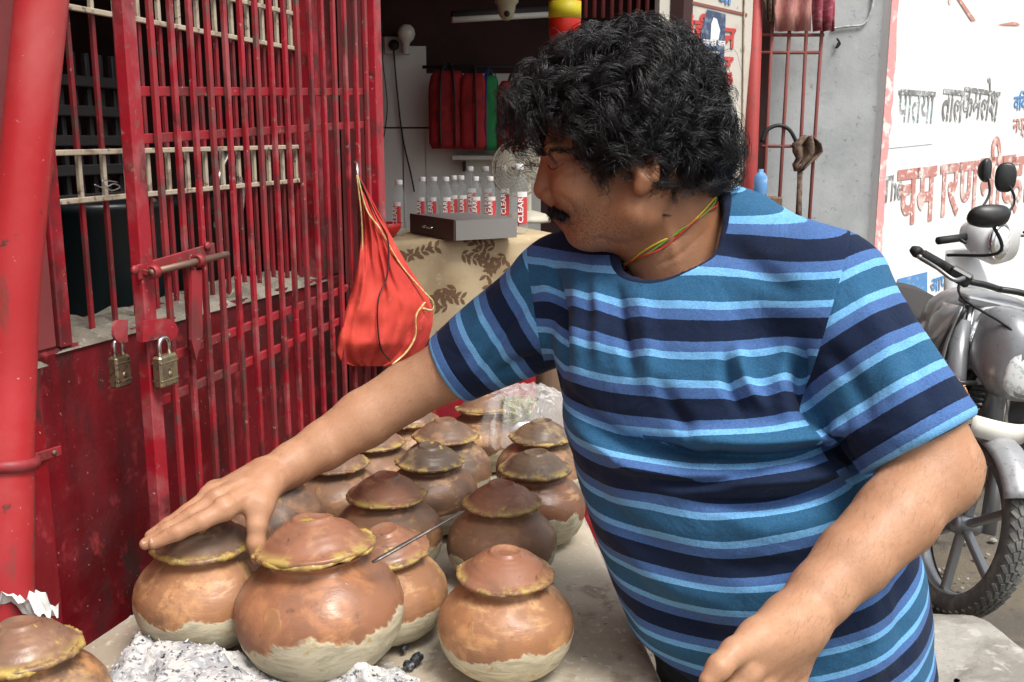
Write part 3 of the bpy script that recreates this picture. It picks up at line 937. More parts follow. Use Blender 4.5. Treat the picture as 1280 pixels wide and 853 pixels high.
for k in range(2200):
    i, j = rng.randrange(6, NI - 6), rng.randrange(6, NJ - 6)
    p = gr[i][j]
    if p.z < TZ + .001: continue
    R = Matrix.Rotation(rng.random() * 6, 3, Vector((rng.uniform(-1, 1), rng.uniform(-1, 1), 1.5)).normalized()) @ Matrix.Rotation(rng.uniform(-.7, .7), 3, 'X')
    l, wd = rng.uniform(.0007, .0032) * (1 + (rng.random() < .06)), rng.uniform(.0006, .0022)
    fl['cinder_flake' if rng.random() < .3 else 'ash_flake'].add([p + Vector((0, 0, .0006)) + R @ Vector(q) for q in ((-l, -wd * .6, 0), (l * .7, -wd, .0006), (l, wd * .5, 0), (-l * .4, wd, -.0005))], [(0, 1, 2, 3)])
for nm, mt in (('ash_flake', 'ash_pale'), ('cinder_flake', 'cinder')):
    fl[nm].build(nm, mt, ash, fix=False)['kind'] = 'stuff'
mat('charcoal', (0.012, 0.013, 0.017), .55, layers=[(90, .55, .66, (0.20, 0.20, 0.21))], bumps=[(80, .8, .003)])
for k, (px, py, r) in enumerate(((520, 824, .011), (512, 832, .008), (200, 800, .006), (218, 793, .005), (262, 806, .006), (505, 812, .006), (236, 830, .007), (290, 838, .006))):
    p = on_z(px, py, TZ + (.008 if k in (0, 1, 5) else .03))
    o = MB().lathe([(0, -r * .7), (r * .8, -r * .5), (r, 0), (r * .8, r * .5), (0, r * .7)], 7, (0, 0, 0), None, False, lambda q: q * (1 + .5 * mnoise.noise(q * 90 + Vector((k * 5, 0, 0))))).build('charcoal_lump', 'charcoal')
    o.location = p; o.rotation_euler = (rng.random(), rng.random(), rng.random() * 6)
    tag(o, 'small black charcoal lump on the ash beside the clay pots', 'charcoal', 'charcoal lumps in the ash')

# crumpled white paper and the block it lies on
mat('paper', (0.62, 0.63, 0.60), .75, layers=[(20, .5, .7, (0.45, 0.47, 0.44))])
c = U(18, 760, 1.19)
mb = MB()
gr = []
for i in range(15):
    row = []
    for j in range(15):
        u, v = (j / 14 - .5), (i / 14 - .5)
        n = mnoise.cell(Vector((u * 5, v * 5, 3))) * .012 + mnoise.noise(Vector((u * 9, v * 9, 2))) * .012
        row.append(c + Vector((u * .085, v * .05, n + .012 - v * .015 - abs(u) * .03)))
    gr.append(row)
mb.sheet(gr, False)
o = mb.build('crumpled_paper', 'paper'); tag(o, 'crumpled pale paper wedged between the drain pipe and a clay pot', 'paper')
bk = empty('brick_stand', (c.x, c.y, TZ)); tag(bk, 'rough grey block under the crumpled paper by the drain pipe', 'block')
MB().bbox((c.x - .02, c.y - .0, TZ + (c.z - .01 - TZ) / 2), (.10, .055, c.z - .012 - TZ), frame(HEAD), .006).build('block_body', 'old_cement', bk)

# clear plastic bag thrown over the rear pots
m = bpy.data.materials.new('clear_plastic'); m.use_nodes = True
nt = m.node_tree; b = nt.nodes['Principled BSDF']
b.inputs['Base Color'].default_value = (.9, .9, .87, 1); b.inputs['Roughness'].default_value = .16
b.inputs['Alpha'].default_value = .24; b.inputs['Specular IOR Level'].default_value = .9
MATS['clear_plastic'] = m
gr = []
bc = on_z(655, 512, TZ + .13)
for i in range(70):
    row = []
    for j in range(70):
        u, v = j / 69 * 2 - 1, i / 69 * 2 - 1
        r = math.sqrt(u * u + v * v)
        k = max(abs(u), abs(v)) / max(r, 1e-6)
        u2, v2 = u * k, v * k
        x = u2 * .105; y = v2 * .125
        fo = mnoise.ridged_multi_fractal(Vector((u * 2.2, v * 2.2, 5)), 1, 2, 4, 1, 2) * .013
        z = .040 * (1 - min(1, (u2 * u2 + v2 * v2)) ** 1.6) + fo + .006 * mnoise.noise(Vector((u * 4, v * 4, 1)))
        if max(abs(u), abs(v)) > .8: z -= .05 * (max(abs(u), abs(v)) - .8) / .2
        row.append(Vector((bc.x + x, bc.y + y, TZ + .115 + z)))
    gr.append(row)
pbag = MB().sheet(gr).build('plastic_bag', 'clear_plastic')
tag(pbag, 'crumpled clear plastic bag lying over the rear clay pots', 'bag')
mat('green_herb', (0.20, 0.22, 0.04), .6, layers=[(40, .5, .7, (0.34, 0.30, 0.07))])
mb = MB()
for i in range(120):
    a, r = rng.random() * 6.28, rng.random() ** .5
    p = Vector((bc.x - .02 + math.cos(a) * r * .045, bc.y + math.sin(a) * r * .05, TZ + .118 + rng.random() * .034))
    R = Matrix.Rotation(rng.random() * 6, 3, Vector((rng.uniform(-1, 1), rng.uniform(-1, 1), rng.uniform(-1, 1))).normalized())
    l, wd = rng.uniform(.008, .016), rng.uniform(.003, .006)
    mb.add([p + R @ Vector(q) for q in ((-l, 0, 0), (0, -wd, .001), (l, 0, 0), (0, wd, .001))], [(0, 1, 2, 3)])
hb = mb.build('herb_bundle', 'green_herb'); tag(hb, 'green herb leaves inside the clear plastic bag', 'herbs', kind='stuff')
st = MB().lathe([(0, 0), (.05, 0), (.052, .05), (.05, .112), (.046, .114), (0, .112)], 28, (bc.x - .012, bc.y + .01, TZ)).build('bowl', 'steel')
tag(st, 'steel bowl of herbs hidden under the clear plastic bag', 'bowl')
# ================================================================== distance-field modelling
def _v(p): return np.array(p, dtype=np.float64)
def sd_cone(p, a, b, ra, rb):
    a, b = _v(a), _v(b)
    ba = b - a
    pa = p - a
    t = np.clip((pa @ ba) / (ba @ ba), 0, 1)
    return np.linalg.norm(pa - t[:, None] * ba, axis=1) - (ra + t * (rb - ra))
def sd_ell(p, c, R, ax):
    q = (p - _v(c)) @ R
    ax = np.array(ax)
    k0 = np.linalg.norm(q / ax, axis=1)
    k1 = np.linalg.norm(q / (ax * ax), axis=1)
    return k0 * (k0 - 1) / np.maximum(k1, 1e-9)
def smin(a, b, k):
    h = np.maximum(k - np.abs(a - b), 0) / k
    return np.minimum(a, b) - h * h * k * .25
def smax(a, b, k): return -smin(-a, -b, k)

def sdf_mesh(fn, lo, hi, h):
    lo, hi = _v(lo), _v(hi)
    nb = np.ceil((hi - lo) / (4 * h)).astype(int)
    ax = [lo[i] + (np.arange(nb[i]) * 4 + 1.5) * h for i in range(3)]
    C = np.stack(np.meshgrid(*ax, indexing='ij'), -1).reshape(-1, 3)
    cf = fn(C).reshape(nb)
    act = np.abs(cf) < 4 * h * .87 * 1.6 + 2 * h
    F = np.repeat(np.repeat(np.repeat(cf, 4, 0), 4, 1), 4, 2)
    Mk = np.repeat(np.repeat(np.repeat(act, 4, 0), 4, 1), 4, 2)
    idx = np.argwhere(Mk)
    pts = lo + idx * h
    val = np.empty(len(pts))
    for s in range(0, len(pts), 400000):
        val[s:s + 400000] = fn(pts[s:s + 400000])
    F[Mk] = val
    S = F < 0
    n = F.shape
    c8 = np.zeros((n[0] - 1, n[1] - 1, n[2] - 1), dtype=np.int8)
    offs = [(i, j, k) for i in (0, 1) for j in (0, 1) for k in (0, 1)]
    for (i, j, k) in offs:
        c8 += S[i:n[0] - 1 + i, j:n[1] - 1 + j, k:n[2] - 1 + k]
    A = np.argwhere((c8 > 0) & (c8 < 8))
    vals = np.stack([F[A[:, 0] + i, A[:, 1] + j, A[:, 2] + k] for (i, j, k) in offs], 1)
    acc = np.zeros((len(A), 3)); cnt = np.zeros(len(A))
    for a in range(8):
        for b in range(a + 1, 8):
            oa, ob = np.array(offs[a]), np.array(offs[b])
            if np.abs(oa - ob).sum() != 1: continue
            va, vb = vals[:, a], vals[:, b]
            m = (va < 0) != (vb < 0)
            t = np.where(m, va / np.where(m, va - vb, 1), 0)
            acc += np.where(m[:, None], oa + t[:, None] * (ob - oa), 0)
            cnt += m
    V = lo + (A + acc / cnt[:, None]) * h
    vid = -np.ones(c8.shape, dtype=np.int64)
    vid[A[:, 0], A[:, 1], A[:, 2]] = np.arange(len(A))
    quads = []
    for axn in range(3):
        sl0 = [slice(1, -1)] * 3; sl1 = [slice(1, -1)] * 3
        sl0[axn] = slice(0, n[axn] - 1); sl1[axn] = slice(1, n[axn])
        s0, s1 = S[tuple(sl0)], S[tuple(sl1)]
        E = np.argwhere(s0 != s1)
        flip = s0[E[:, 0], E[:, 1], E[:, 2]]
        base = E.copy()
        o1, o2 = (axn + 1) % 3, (axn + 2) % 3
        base[:, o1] += 1; base[:, o2] += 1
        q = []
        for d1, d2 in ((-1, -1), (0, -1), (0, 0), (-1, 0)):
            cc_ = base.copy(); cc_[:, o1] += d1; cc_[:, o2] += d2
            q.append(vid[cc_[:, 0], cc_[:, 1], cc_[:, 2]])
        q = np.stack(q, 1)
        q[~flip] = q[~flip][:, ::-1]
        quads.append(q)
    Q = np.concatenate(quads)
    Q = Q[(Q >= 0).all(1)]
    return V, Q

def mesh_np(name, parts, m, parent=None, attrs=None):
    V = np.concatenate([p[0] for p in parts]); off = 0; Qs = []
    for p in parts:
        Qs.append(p[1] + off); off += len(p[0])
    Q = np.concatenate(Qs)
    me = bpy.data.meshes.new(name)
    me.vertices.add(len(V)); me.vertices.foreach_set('co', V.astype(np.float32).ravel())
    me.loops.add(Q.size); me.loops.foreach_set('vertex_index', Q.astype(np.int32).ravel())
    me.polygons.add(len(Q))
    k = Q.shape[1]
    me.polygons.foreach_set('loop_start', np.arange(0, Q.size, k, dtype=np.int32))
    me.polygons.foreach_set('use_smooth', np.ones(len(Q), dtype=bool))
    me.update(calc_edges=True)
    for an, arr in (attrs or {}).items():
        at = me.attributes.new(an, 'FLOAT', 'POINT')
        at.data.foreach_set('value', arr.astype(np.float32))
    if isinstance(m, str): m = MATS[m]
    me.materials.append(m)
    o = bpy.data.objects.new(name, me)
    return link(o, parent)

def vnormals(V, Q):
    nrm = np.zeros_like(V)
    fn_ = np.cross(V[Q[:, 2]] - V[Q[:, 0]], V[Q[:, 3]] - V[Q[:, 1]])
    for c in range(4):
        np.add.at(nrm, Q[:, c], fn_)
    return nrm / np.maximum(np.linalg.norm(nrm, axis=1), 1e-12)[:, None]
def relax(V, Q, it=3, lam=.5):
    e = np.concatenate([Q[:, [0, 1]], Q[:, [1, 2]], Q[:, [2, 3]], Q[:, [3, 0]]])
    for _ in range(it):
        s = np.zeros_like(V); c = np.zeros(len(V))
        np.add.at(s, e[:, 0], V[e[:, 1]]); np.add.at(s, e[:, 1], V[e[:, 0]])
        np.add.at(c, e[:, 0], 1); np.add.at(c, e[:, 1], 1)
        V = V + lam * (s / np.maximum(c, 1)[:, None] - V)
    return V
def npix(V):
    q = V - _v(CAM)
    d = q @ _v(C_D)
    return np.stack([CX + q @ _v(C_R) / d * FPX, CY - q @ _v(C_U) / d * FPX, d], 1)

# ================================================================== the man
# body axes: LAT from his right to his left, FRO the way his chest faces
SH_R, SH_L = U(693, 352, 1.38), U(1035, 362, 1.13)
LAT = (SH_L - SH_R); LAT.z = 0; LAT.normalize()
FRO = Vector((LAT.y, -LAT.x, 0))
if FRO.x > 0: FRO = -FRO
# torso rows: pixel y, left px, right px, depth of centre, front-back ratio
ROWS = [(285, 735, 1010, 1.27, .50), (320, 702, 1035, 1.262, .56), (360, 690, 1046, 1.26, .62), (400, 687, 1052, 1.26, .68), (450, 692, 1056, 1.26, .74), (500, 704, 1066, 1.265, .80), (550, 714, 1082, 1.27, .85), (600, 727, 1104, 1.28, .90),
        (650, 742, 1124, 1.29, .92), (700, 759, 1139, 1.30, .92), (750, 777, 1146, 1.31, .90), (800, 795, 1149, 1.32, .86), (850, 812, 1150, 1.33, .82), (900, 828, 1148, 1.335, .8), (960, 840, 1140, 1.34, .8)]
tz, tcx, tcy, ta_, tb_ = [], [], [], [], []
for (y, xl, xr, d, r) in ROWS:
    c = U((xl + xr) / 2, y, d)
    hw = (xr - xl) / 2 / FPX * d
    ray = Vector((c.x, c.y, 0)).normalized(); pv = Vector((ray.y, -ray.x, 0))
    a = hw / math.sqrt(LAT.dot(pv) ** 2 + (r * FRO.dot(pv)) ** 2)
    tz.append(c.z); tcx.append(c.x); tcy.append(c.y); ta_.append(a); tb_.append(a * r)
o_ = np.argsort(tz)
tz, tcx, tcy, ta_, tb_ = [np.array(q)[o_] for q in (tz, tcx, tcy, ta_, tb_)]
LATn, FROn = _v(LAT), _v(FRO)
NECK_A, NECK_B = U(818, 240, 1.235), U(872, 330, 1.275)

def sd_torso(p):
    z = p[:, 2]
    cx_, cy_ = np.interp(z, tz, tcx), np.interp(z, tz, tcy)
    a, b = np.interp(z, tz, ta_), np.interp(z, tz, tb_)
    dx, dy = p[:, 0] - cx_, p[:, 1] - cy_
    u = dx * LATn[0] + dy * LATn[1]
    f = dx * FROn[0] + dy * FROn[1]
    e = 2.25
    rho = ((np.abs(u) / a) ** e + (np.abs(f) / b) ** e) ** (1 / e)
    d = (rho - 1) * np.minimum(a, b)
    return smax(d, z - tz[-1] + .02, .05)
def sd_shoulders(p, g=0.0):
    c = U(868, 318, 1.27)
    d = sd_cone(p, U(705, 352, 1.365), U(800, 325, 1.31), .066 + g, .058 + g)
    d = smin(d, sd_cone(p, U(800, 325, 1.31), U(905, 310, 1.265), .058 + g, .066 + g), .04)
    d = smin(d, sd_cone(p, U(905, 310, 1.265), U(1022, 365, 1.14), .064 + g, .074 + g), .05)
    return d
SLV_L0, SLV_L1 = U(1028, 378, 1.13), U(1149, 557, 1.075)
SLV_R0, SLV_R1 = U(688, 385, 1.38), U(561, 463, 1.415)
AXL, AXR = (SLV_L1 - SLV_L0).normalized(), (SLV_R1 - SLV_R0).normalized()
def sd_shirt(p):
    d = sd_torso(p)
    d = smin(d, sd_shoulders(p), .035)
    l = sd_cone(p, SLV_L0, SLV_L1 + AXL * .03, .0735, .0672)
    hemL = (p - _v(SLV_L1)) @ _v(AXL)
    l = smax(l, hemL, .006)
    r = sd_cone(p, SLV_R0, SLV_R1 + AXR * .03, .079, .0475)
    r = smin(r, sd_cone(p, U(668, 402, 1.38), U(608, 450, 1.40), .058, .026), .02)   # loose cloth under the arm
    hemR = (p - _v(SLV_R1)) @ _v(AXR)
    r = smax(r, hemR, .006)
    d = smin(d, l, .014)
    d = smin(d, r, .018)
    d = smax(d, -sd_neckhole(p), .010)
    d = smax(d, .868 - (p[:, 0] - .15) * .25 - p[:, 2] + .006 * np.sin(p[:, 0] * 40), .004)
    return d
HEM_Z = .852
NH_A, NH_B = U(826, 205, 1.225), U(842, 318, 1.225)
def sd_neckhole(p):
    return sd_cone(p, NH_A, NH_B, .0665, .0655)

# --- shirt material: knitted stripes run round the body, sleeves carry their own
m = bpy.data.materials.new('striped_jersey'); m.use_nodes = True
nt = m.node_tree; bs = nt.nodes['Principled BSDF']
def attr(n):
    a = nt.nodes.new('ShaderNodeAttribute'); a.attribute_name = n; return a.outputs['Fac']
geo = nt.nodes.new('ShaderNodeNewGeometry'); pos = geo.outputs['Position']
sT, sS, mk, ck_ = attr('ring_torso'), attr('ring_sleeve'), attr('armhole'), attr('collar')
sel = _math(nt, 'GREATER_THAN', mk, 0.0)
mxn = nt.nodes.new('ShaderNodeMix'); mxn.data_type = 'FLOAT'
nt.links.new(sel, mxn.inputs[0]); nt.links.new(sT, mxn.inputs[2]); nt.links.new(sS, mxn.inputs[3])
ph = _math(nt, 'ADD', mxn.outputs[0], _math(nt, 'MULTIPLY', _math(nt, 'SUBTRACT', _noise(nt, pos, 260, 2), .5), .014))
fr_ = _math(nt, 'FRACT', ph)
tri = _math(nt, 'MULTIPLY', _math(nt, 'ABSOLUTE', _math(nt, 'SUBTRACT', fr_, .5)), 2.0)   # 1 at navy centre, 0 at teal centre
cr_ = nt.nodes.new('ShaderNodeValToRGB'); cr_.color_ramp.interpolation = 'CONSTANT'
NAVY, PERI, LIGHT, TEAL = (0.008, 0.016, 0.042), (0.060, 0.130, 0.310), (0.150, 0.380, 0.660), (0.026, 0.102, 0.200)
els = cr_.color_ramp.elements
els[0].position, els[0].color = 0, (*TEAL, 1)
els[1].position, els[1].color = .27, (*LIGHT, 1)
e = els.new(.46); e.color = (*PERI, 1)
e = els.new(.73); e.color = (*NAVY, 1)
nt.links.new(tri, cr_.inputs[0])
heath = _noise(nt, pos, 420, 3, .7, 0, (1, 1, 3.2))
hcol = nt.nodes.new('ShaderNodeHueSaturation')
nt.links.new(cr_.outputs[0], hcol.inputs['Color'])
mrr = nt.nodes.new('ShaderNodeMapRange'); mrr.inputs['From Min'].default_value = .3; mrr.inputs['From Max'].default_value = .7; mrr.inputs['To Min'].default_value = .66; mrr.inputs['To Max'].default_value = 1.34
nt.links.new(heath, mrr.inputs['Value']); nt.links.new(mrr.outputs[0], hcol.inputs['Value'])
cband = _ramp(nt, ck_, .0125, .0115)
colr = _mix(nt, cband, hcol.outputs[0], (0.010, 0.017, 0.045))
nt.links.new(colr, bs.inputs['Base Color'])
bs.inputs['Roughness'].default_value = .85
bs.inputs['Specular IOR Level'].default_value = .12
bs.inputs['Sheen Weight'].default_value = .05
bs.inputs['Sheen Roughness'].default_value = .5
kn = _noise(nt, pos, 900, 2)
seam = _ramp(nt, _math(nt, 'ABSOLUTE', mk), .0035, .0)
hst = _ramp(nt, _math(nt, 'ABSOLUTE', _math(nt, 'SUBTRACT', attr('hem'), .019)), .0022, .0006)
hh_ = _math(nt, 'ADD', _math(nt, 'SUBTRACT', _math(nt, 'MULTIPLY', kn, .35), _math(nt, 'MULTIPLY', hst, .8)), _math(nt, 'ADD', _math(nt, 'MULTIPLY', cband, .9), _math(nt, 'MULTIPLY', seam, -1.0)))
bp = nt.nodes.new('ShaderNodeBump'); bp.inputs['Strength'].default_value = .5; bp.inputs['Distance'].default_value = .0016
nt.links.new(hh_, bp.inputs['Height'])
bp2 = nt.nodes.new('ShaderNodeBump'); bp2.inputs['Strength'].default_value = .5; bp2.inputs['Distance'].default_value = .012
nt.links.new(_noise(nt, pos, 16, 4, .5, .6), bp2.inputs['Height']); nt.links.new(bp.outputs[0], bp2.inputs['Normal'])
nt.links.new(bp2.outputs[0], bs.inputs['Normal'])
MATS['striped_jersey'] = m

man = empty('person', (U(965, 850, 1.32).x, U(965, 850, 1.32).y, 0))
tag(man, 'man with thick curly black hair in a blue striped t-shirt reaching over the clay pots', 'person')

V, Q = sdf_mesh(sd_shirt, (-.17, .88, .74), (.56, 1.60, 1.46), .0032)
V = relax(V, Q, 2, .5)
Nn = vnormals(V, Q)
px = npix(V)
face_cam = np.clip(-(Nn @ _v(C_D)) * 2.5, 0, 1)
# folds: polyline in the picture, width in px, depth in mm (negative = crease)
FOLDS = [
    ([(922, 430), (934, 478), (958, 515)], 8, 4), ([(905, 440), (912, 485), (930, 520)], 7, -4), ([(745, 340), (752, 400), (750, 460)], 8, 3.5), ([(820, 470), (850, 520), (870, 545)], 9, -3),
    ([(780, 545), (830, 565), (868, 573), (905, 560)], 6, -7), ([(800, 592), (850, 604), (910, 600), (965, 585)], 7, -7), ([(690, 470), (735, 520), (800, 566), (880, 590), (960, 588)], 11, -7), ([(700, 500), (760, 560), (840, 603), (920, 612)], 12, 5),
    ([(1062, 548), (1000, 568), (930, 572), (860, 566), (800, 552)], 8, -13), ([(1065, 533), (1000, 546), (920, 551), (850, 545)], 13, 9),
    ([(1070, 577), (1010, 596), (940, 600), (850, 588), (780, 575)], 11, 9), ([(1060, 608), (1000, 625), (930, 630), (860, 622)], 9, -6),
    ([(850, 556), (875, 566), (900, 560)], 7, 6), ([(1010, 556), (1035, 545), (1055, 536)], 6, 7),
    ([(692, 330), (699, 380), (705, 440), (700, 480)], 7, -7), ([(720, 325), (726, 390), (728, 450), (722, 500)], 11, 4),
    ([(772, 355), (780, 420), (794, 475)], 8, -4), ([(800, 360), (812, 430), (820, 490)], 12, 3),
    ([(690, 480), (712, 545), (740, 600)], 10, 5), ([(700, 530), (740, 610), (790, 660), (850, 690)], 13, -5),
    ([(740, 620), (790, 690), (850, 735), (930, 760)], 14, 4), ([(765, 690), (810, 750), (870, 780), (920, 790)], 13, -5),
    ([(790, 760), (830, 800), (880, 822)], 12, 4), ([(1003, 430), (1000, 480), (1015, 530)], 7, -7), ([(1030, 520), (1055, 570), (1078, 590)], 9, -7),
    ([(985, 420), (975, 480), (985, 540)], 11, 4), ([(1060, 345), (1100, 420), (1120, 500)], 16, 2.5), ([(1120, 400), (1150, 470), (1170, 530)], 14, -2.5),
    ([(1030, 430), (1070, 480), (1090, 540)], 12, -3), ([(905, 300), (950, 340), (1000, 370)], 14, -2.5), ([(640, 350), (615, 400), (590, 450)], 10, -2.5),
    ([(675, 350), (640, 400), (612, 455), (600, 480)], 9, -4), ([(690, 440), (650, 455), (610, 474)], 8, -4), ([(660, 330), (628, 372), (590, 425)], 9, 3),
    ([(1120, 690), (1128, 760), (1125, 840)], 12, -3), ([(1060, 690), (1085, 760), (1090, 850)], 16, 2.5),
    ([(900, 640), (960, 660), (1040, 640)], 16, 2.5), ([(880, 700), (960, 715), (1040, 690)], 14, -2.5)]
disp = np.zeros(len(V))
for poly_, wd, dep in FOLDS:
    pts = np.array([(q.x, q.y) for q in curve_pts([(x, y, 0) for x, y in poly_], 100)])
    lo_, hi_ = pts.min(0) - wd * 3, pts.max(0) + wd * 3
    sel_ = np.where((px[:, 0] > lo_[0]) & (px[:, 0] < hi_[0]) & (px[:, 1] > lo_[1]) & (px[:, 1] < hi_[1]) & (face_cam > 0))[0]
    d2 = np.linalg.norm(px[sel_, None, :2] - pts[None], axis=2)
    k = d2.argmin(1); dm = d2.min(1)
    fade = np.sin(np.pi * np.clip(k / 99, 0.01, .99)) ** .6
    disp[sel_] += dep * .0025 * fade * np.exp(-(dm / wd) ** 2)
# slack cloth everywhere else: long soft undulations
slack = np.array([mnoise.fractal(Vector((q[0] * 7 + q[2] * 4, q[1] * 7, q[2] * 15)), 1, 2, 3) for q in V]) * .0035
slack += np.array([mnoise.ridged_multi_fractal(Vector((q[0] * 6 - q[2] * 5, q[1] * 5, q[2] * 11 + 3)), 1, 2, 2, 1, 2) for q in V]) * .0022
disp = disp + slack
V = V + Nn * np.where(np.abs(disp) > 0, disp * np.maximum(face_cam, .4), 0)[:, None]
V = relax(V, Q, 1, .4)
# ring coordinates of the stripes
x_, y_, z_ = V.T
xr, zr = x_ - .28, z_ - 1.12
STRIPES = {0: [(895, 312), (954, 305), (684, 284)], 1: [(701, 386), (769, 402), (832, 415), (895, 424), (954, 430)], 2: [(697, 491), (769, 504), (853, 518), (954, 533), (1000, 532)],
           3: [(740, 585), (825, 612), (924, 608), (1007, 583), (1050, 562)], 4: [(790, 692), (883, 711), (986, 699), (1070, 668)], 5: [(800, 762), (841, 781), (883, 794), (1081, 761), (1139, 724)], 6: [(1106, 848)],
           .5: [(697, 339), (769, 352), (853, 367), (954, 362)], 1.5: [(697, 440), (769, 457), (853, 474), (954, 491)], 3.5: [(770, 640), (883, 661), (986, 643), (1065, 624)],
           4.5: [(841, 748), (924, 748), (986, 736)], 5.5: [(1069, 827), (1139, 786)]}
basis = np.stack([np.ones_like(xr), xr, zr, y_ - 1.1, xr * zr, xr * xr, zr * zr, xr * xr * zr, xr * zr * zr, zr ** 3], 1)
front = np.where(face_cam > .15)[0]
rows_, rhs_ = [], []
for val_, pts_ in STRIPES.items():
    for q in pts_:
        k = front[np.argmin(((px[front, :2] - q) ** 2).sum(1) + 200 * (px[front, 2] - 1.1))]
        rows_.append(basis[k]); rhs_.append(val_)
reg = np.diag([.001, .01, .01, .05, .05, .05, .05, .1, .1, .1])
RING = np.linalg.lstsq(np.vstack([np.array(rows_), reg]), np.concatenate([rhs_, reg @ np.array([2.4, .6, -9.5, 0, 0, 0, 0, 0, 0, 0])]), rcond=None)[0]
ring_t = basis @ np.array(RING)
ring_t = ring_t + disp * 8 + .06 * np.array([mnoise.noise(Vector(q) * 9) for q in V])
mkL = (V - _v(U(1034, 400, 1.07))) @ _v((C_R * .93 - C_U * .27 - C_D * .22).normalized())
mkR = (V - _v(U(671, 385, 1.36))) @ _v((C_R * -.985 - C_U * .15 + C_D * .1).normalized())
sl = (V - _v(SLV_L1)) @ _v(AXL)
sr = (V - _v(SLV_R1)) @ _v(AXR)
slL = sd_cone(V, SLV_L0, SLV_L1 + AXL * .03, .0735, .0672)
slR = smin(sd_cone(V, SLV_R0, SLV_R1 + AXR * .03, .079, .049), sd_cone(V, U(668, 402, 1.38), U(608, 450, 1.40), .058, .026), .02)
mkL = np.minimum(mkL, .020 - slL)
mkR = np.minimum(mkR, .024 - slR)
useL = mkL > mkR
armh0 = np.maximum(mkL, mkR)
PER = .092
ring_s = np.where(useL, -sl / PER + .66, -sr / PER + .66)
hemd = np.where(armh0 > 0, np.where(useL, -sl, -sr), .5)
# sleeve hems: a light double-turned edge
armh = np.maximum(mkL, mkR)
collar = sd_neckhole(V)
shirt = mesh_np('t_shirt', [(V, Q)], 'striped_jersey', man, {'ring_torso': ring_t, 'ring_sleeve': ring_s, 'armhole': armh, 'collar': collar, 'hem': hemd})
shirt['label'] = 'short sleeved t-shirt with navy, teal and light blue stripes'

# ------------------------------------------------------------------ skin
def skin_mat(name, base, deep, light):
    m = mat(name, base, .5, layers=[(7, .40, .68, deep), (40, .50, .75, light), (260, .50, .75, tuple(q * .84 for q in base))],
            bumps=[(420, .40, .0008), (60, .30, .0018), (22, .25, .004)], world=True, sss=.12, rough_var=(40, .42, .58), spec=.4)
    return m
skin_mat('skin', (0.44, 0.24, 0.14), (0.385, 0.192, 0.105), (0.47, 0.265, 0.162))
mh = MATS['skin']
# face and neck browner plus painted-in hair shade, stubble on the jaw: vertex attributes drive it
nt = mh.node_tree; bs = nt.nodes['Principled BSDF']
src = bs.inputs['Base Color'].links[0].from_socket
a1 = nt.nodes.new('ShaderNodeAttribute'); a1.attribute_name = 'face'
a2 = nt.nodes.new('ShaderNodeAttribute'); a2.attribute_name = 'stubble'
a3 = nt.nodes.new('ShaderNodeAttribute'); a3.attribute_name = 'lips'
pos = nt.nodes.new('ShaderNodeNewGeometry').outputs['Position']
mul = nt.nodes.new('ShaderNodeMix'); mul.data_type = 'RGBA'; mul.blend_type = 'MULTIPLY'
nt.links.new(a1.outputs['Fac'], mul.inputs[0]); nt.links.new(src, mul.inputs[6]); mul.inputs[7].default_value = (.70, .58, .50, 1)
sp = _ramp(nt, _noise(nt, pos, 520, 2, .6), .52, .60)
c1 = _mix(nt, _math(nt, 'MULTIPLY', _math(nt, 'MULTIPLY', sp, a2.outputs['Fac']), .75), mul.outputs[2], (0.05, 0.04, 0.035))
c1 = _mix(nt, _math(nt, 'MULTIPLY', a2.outputs['Fac'], .12), c1, (0.14, 0.10, 0.08))
c2 = _mix(nt, a3.outputs['Fac'], c1, (0.20, 0.08, 0.06))
nt.links.new(c2, bs.inputs['Base Color'])
mat('nail', (0.55, 0.34, 0.25), .35)
mat('eye_white', (0.7, 0.68, 0.64), .2); mat('eye_iris', (0.02, 0.012, 0.008), .15)

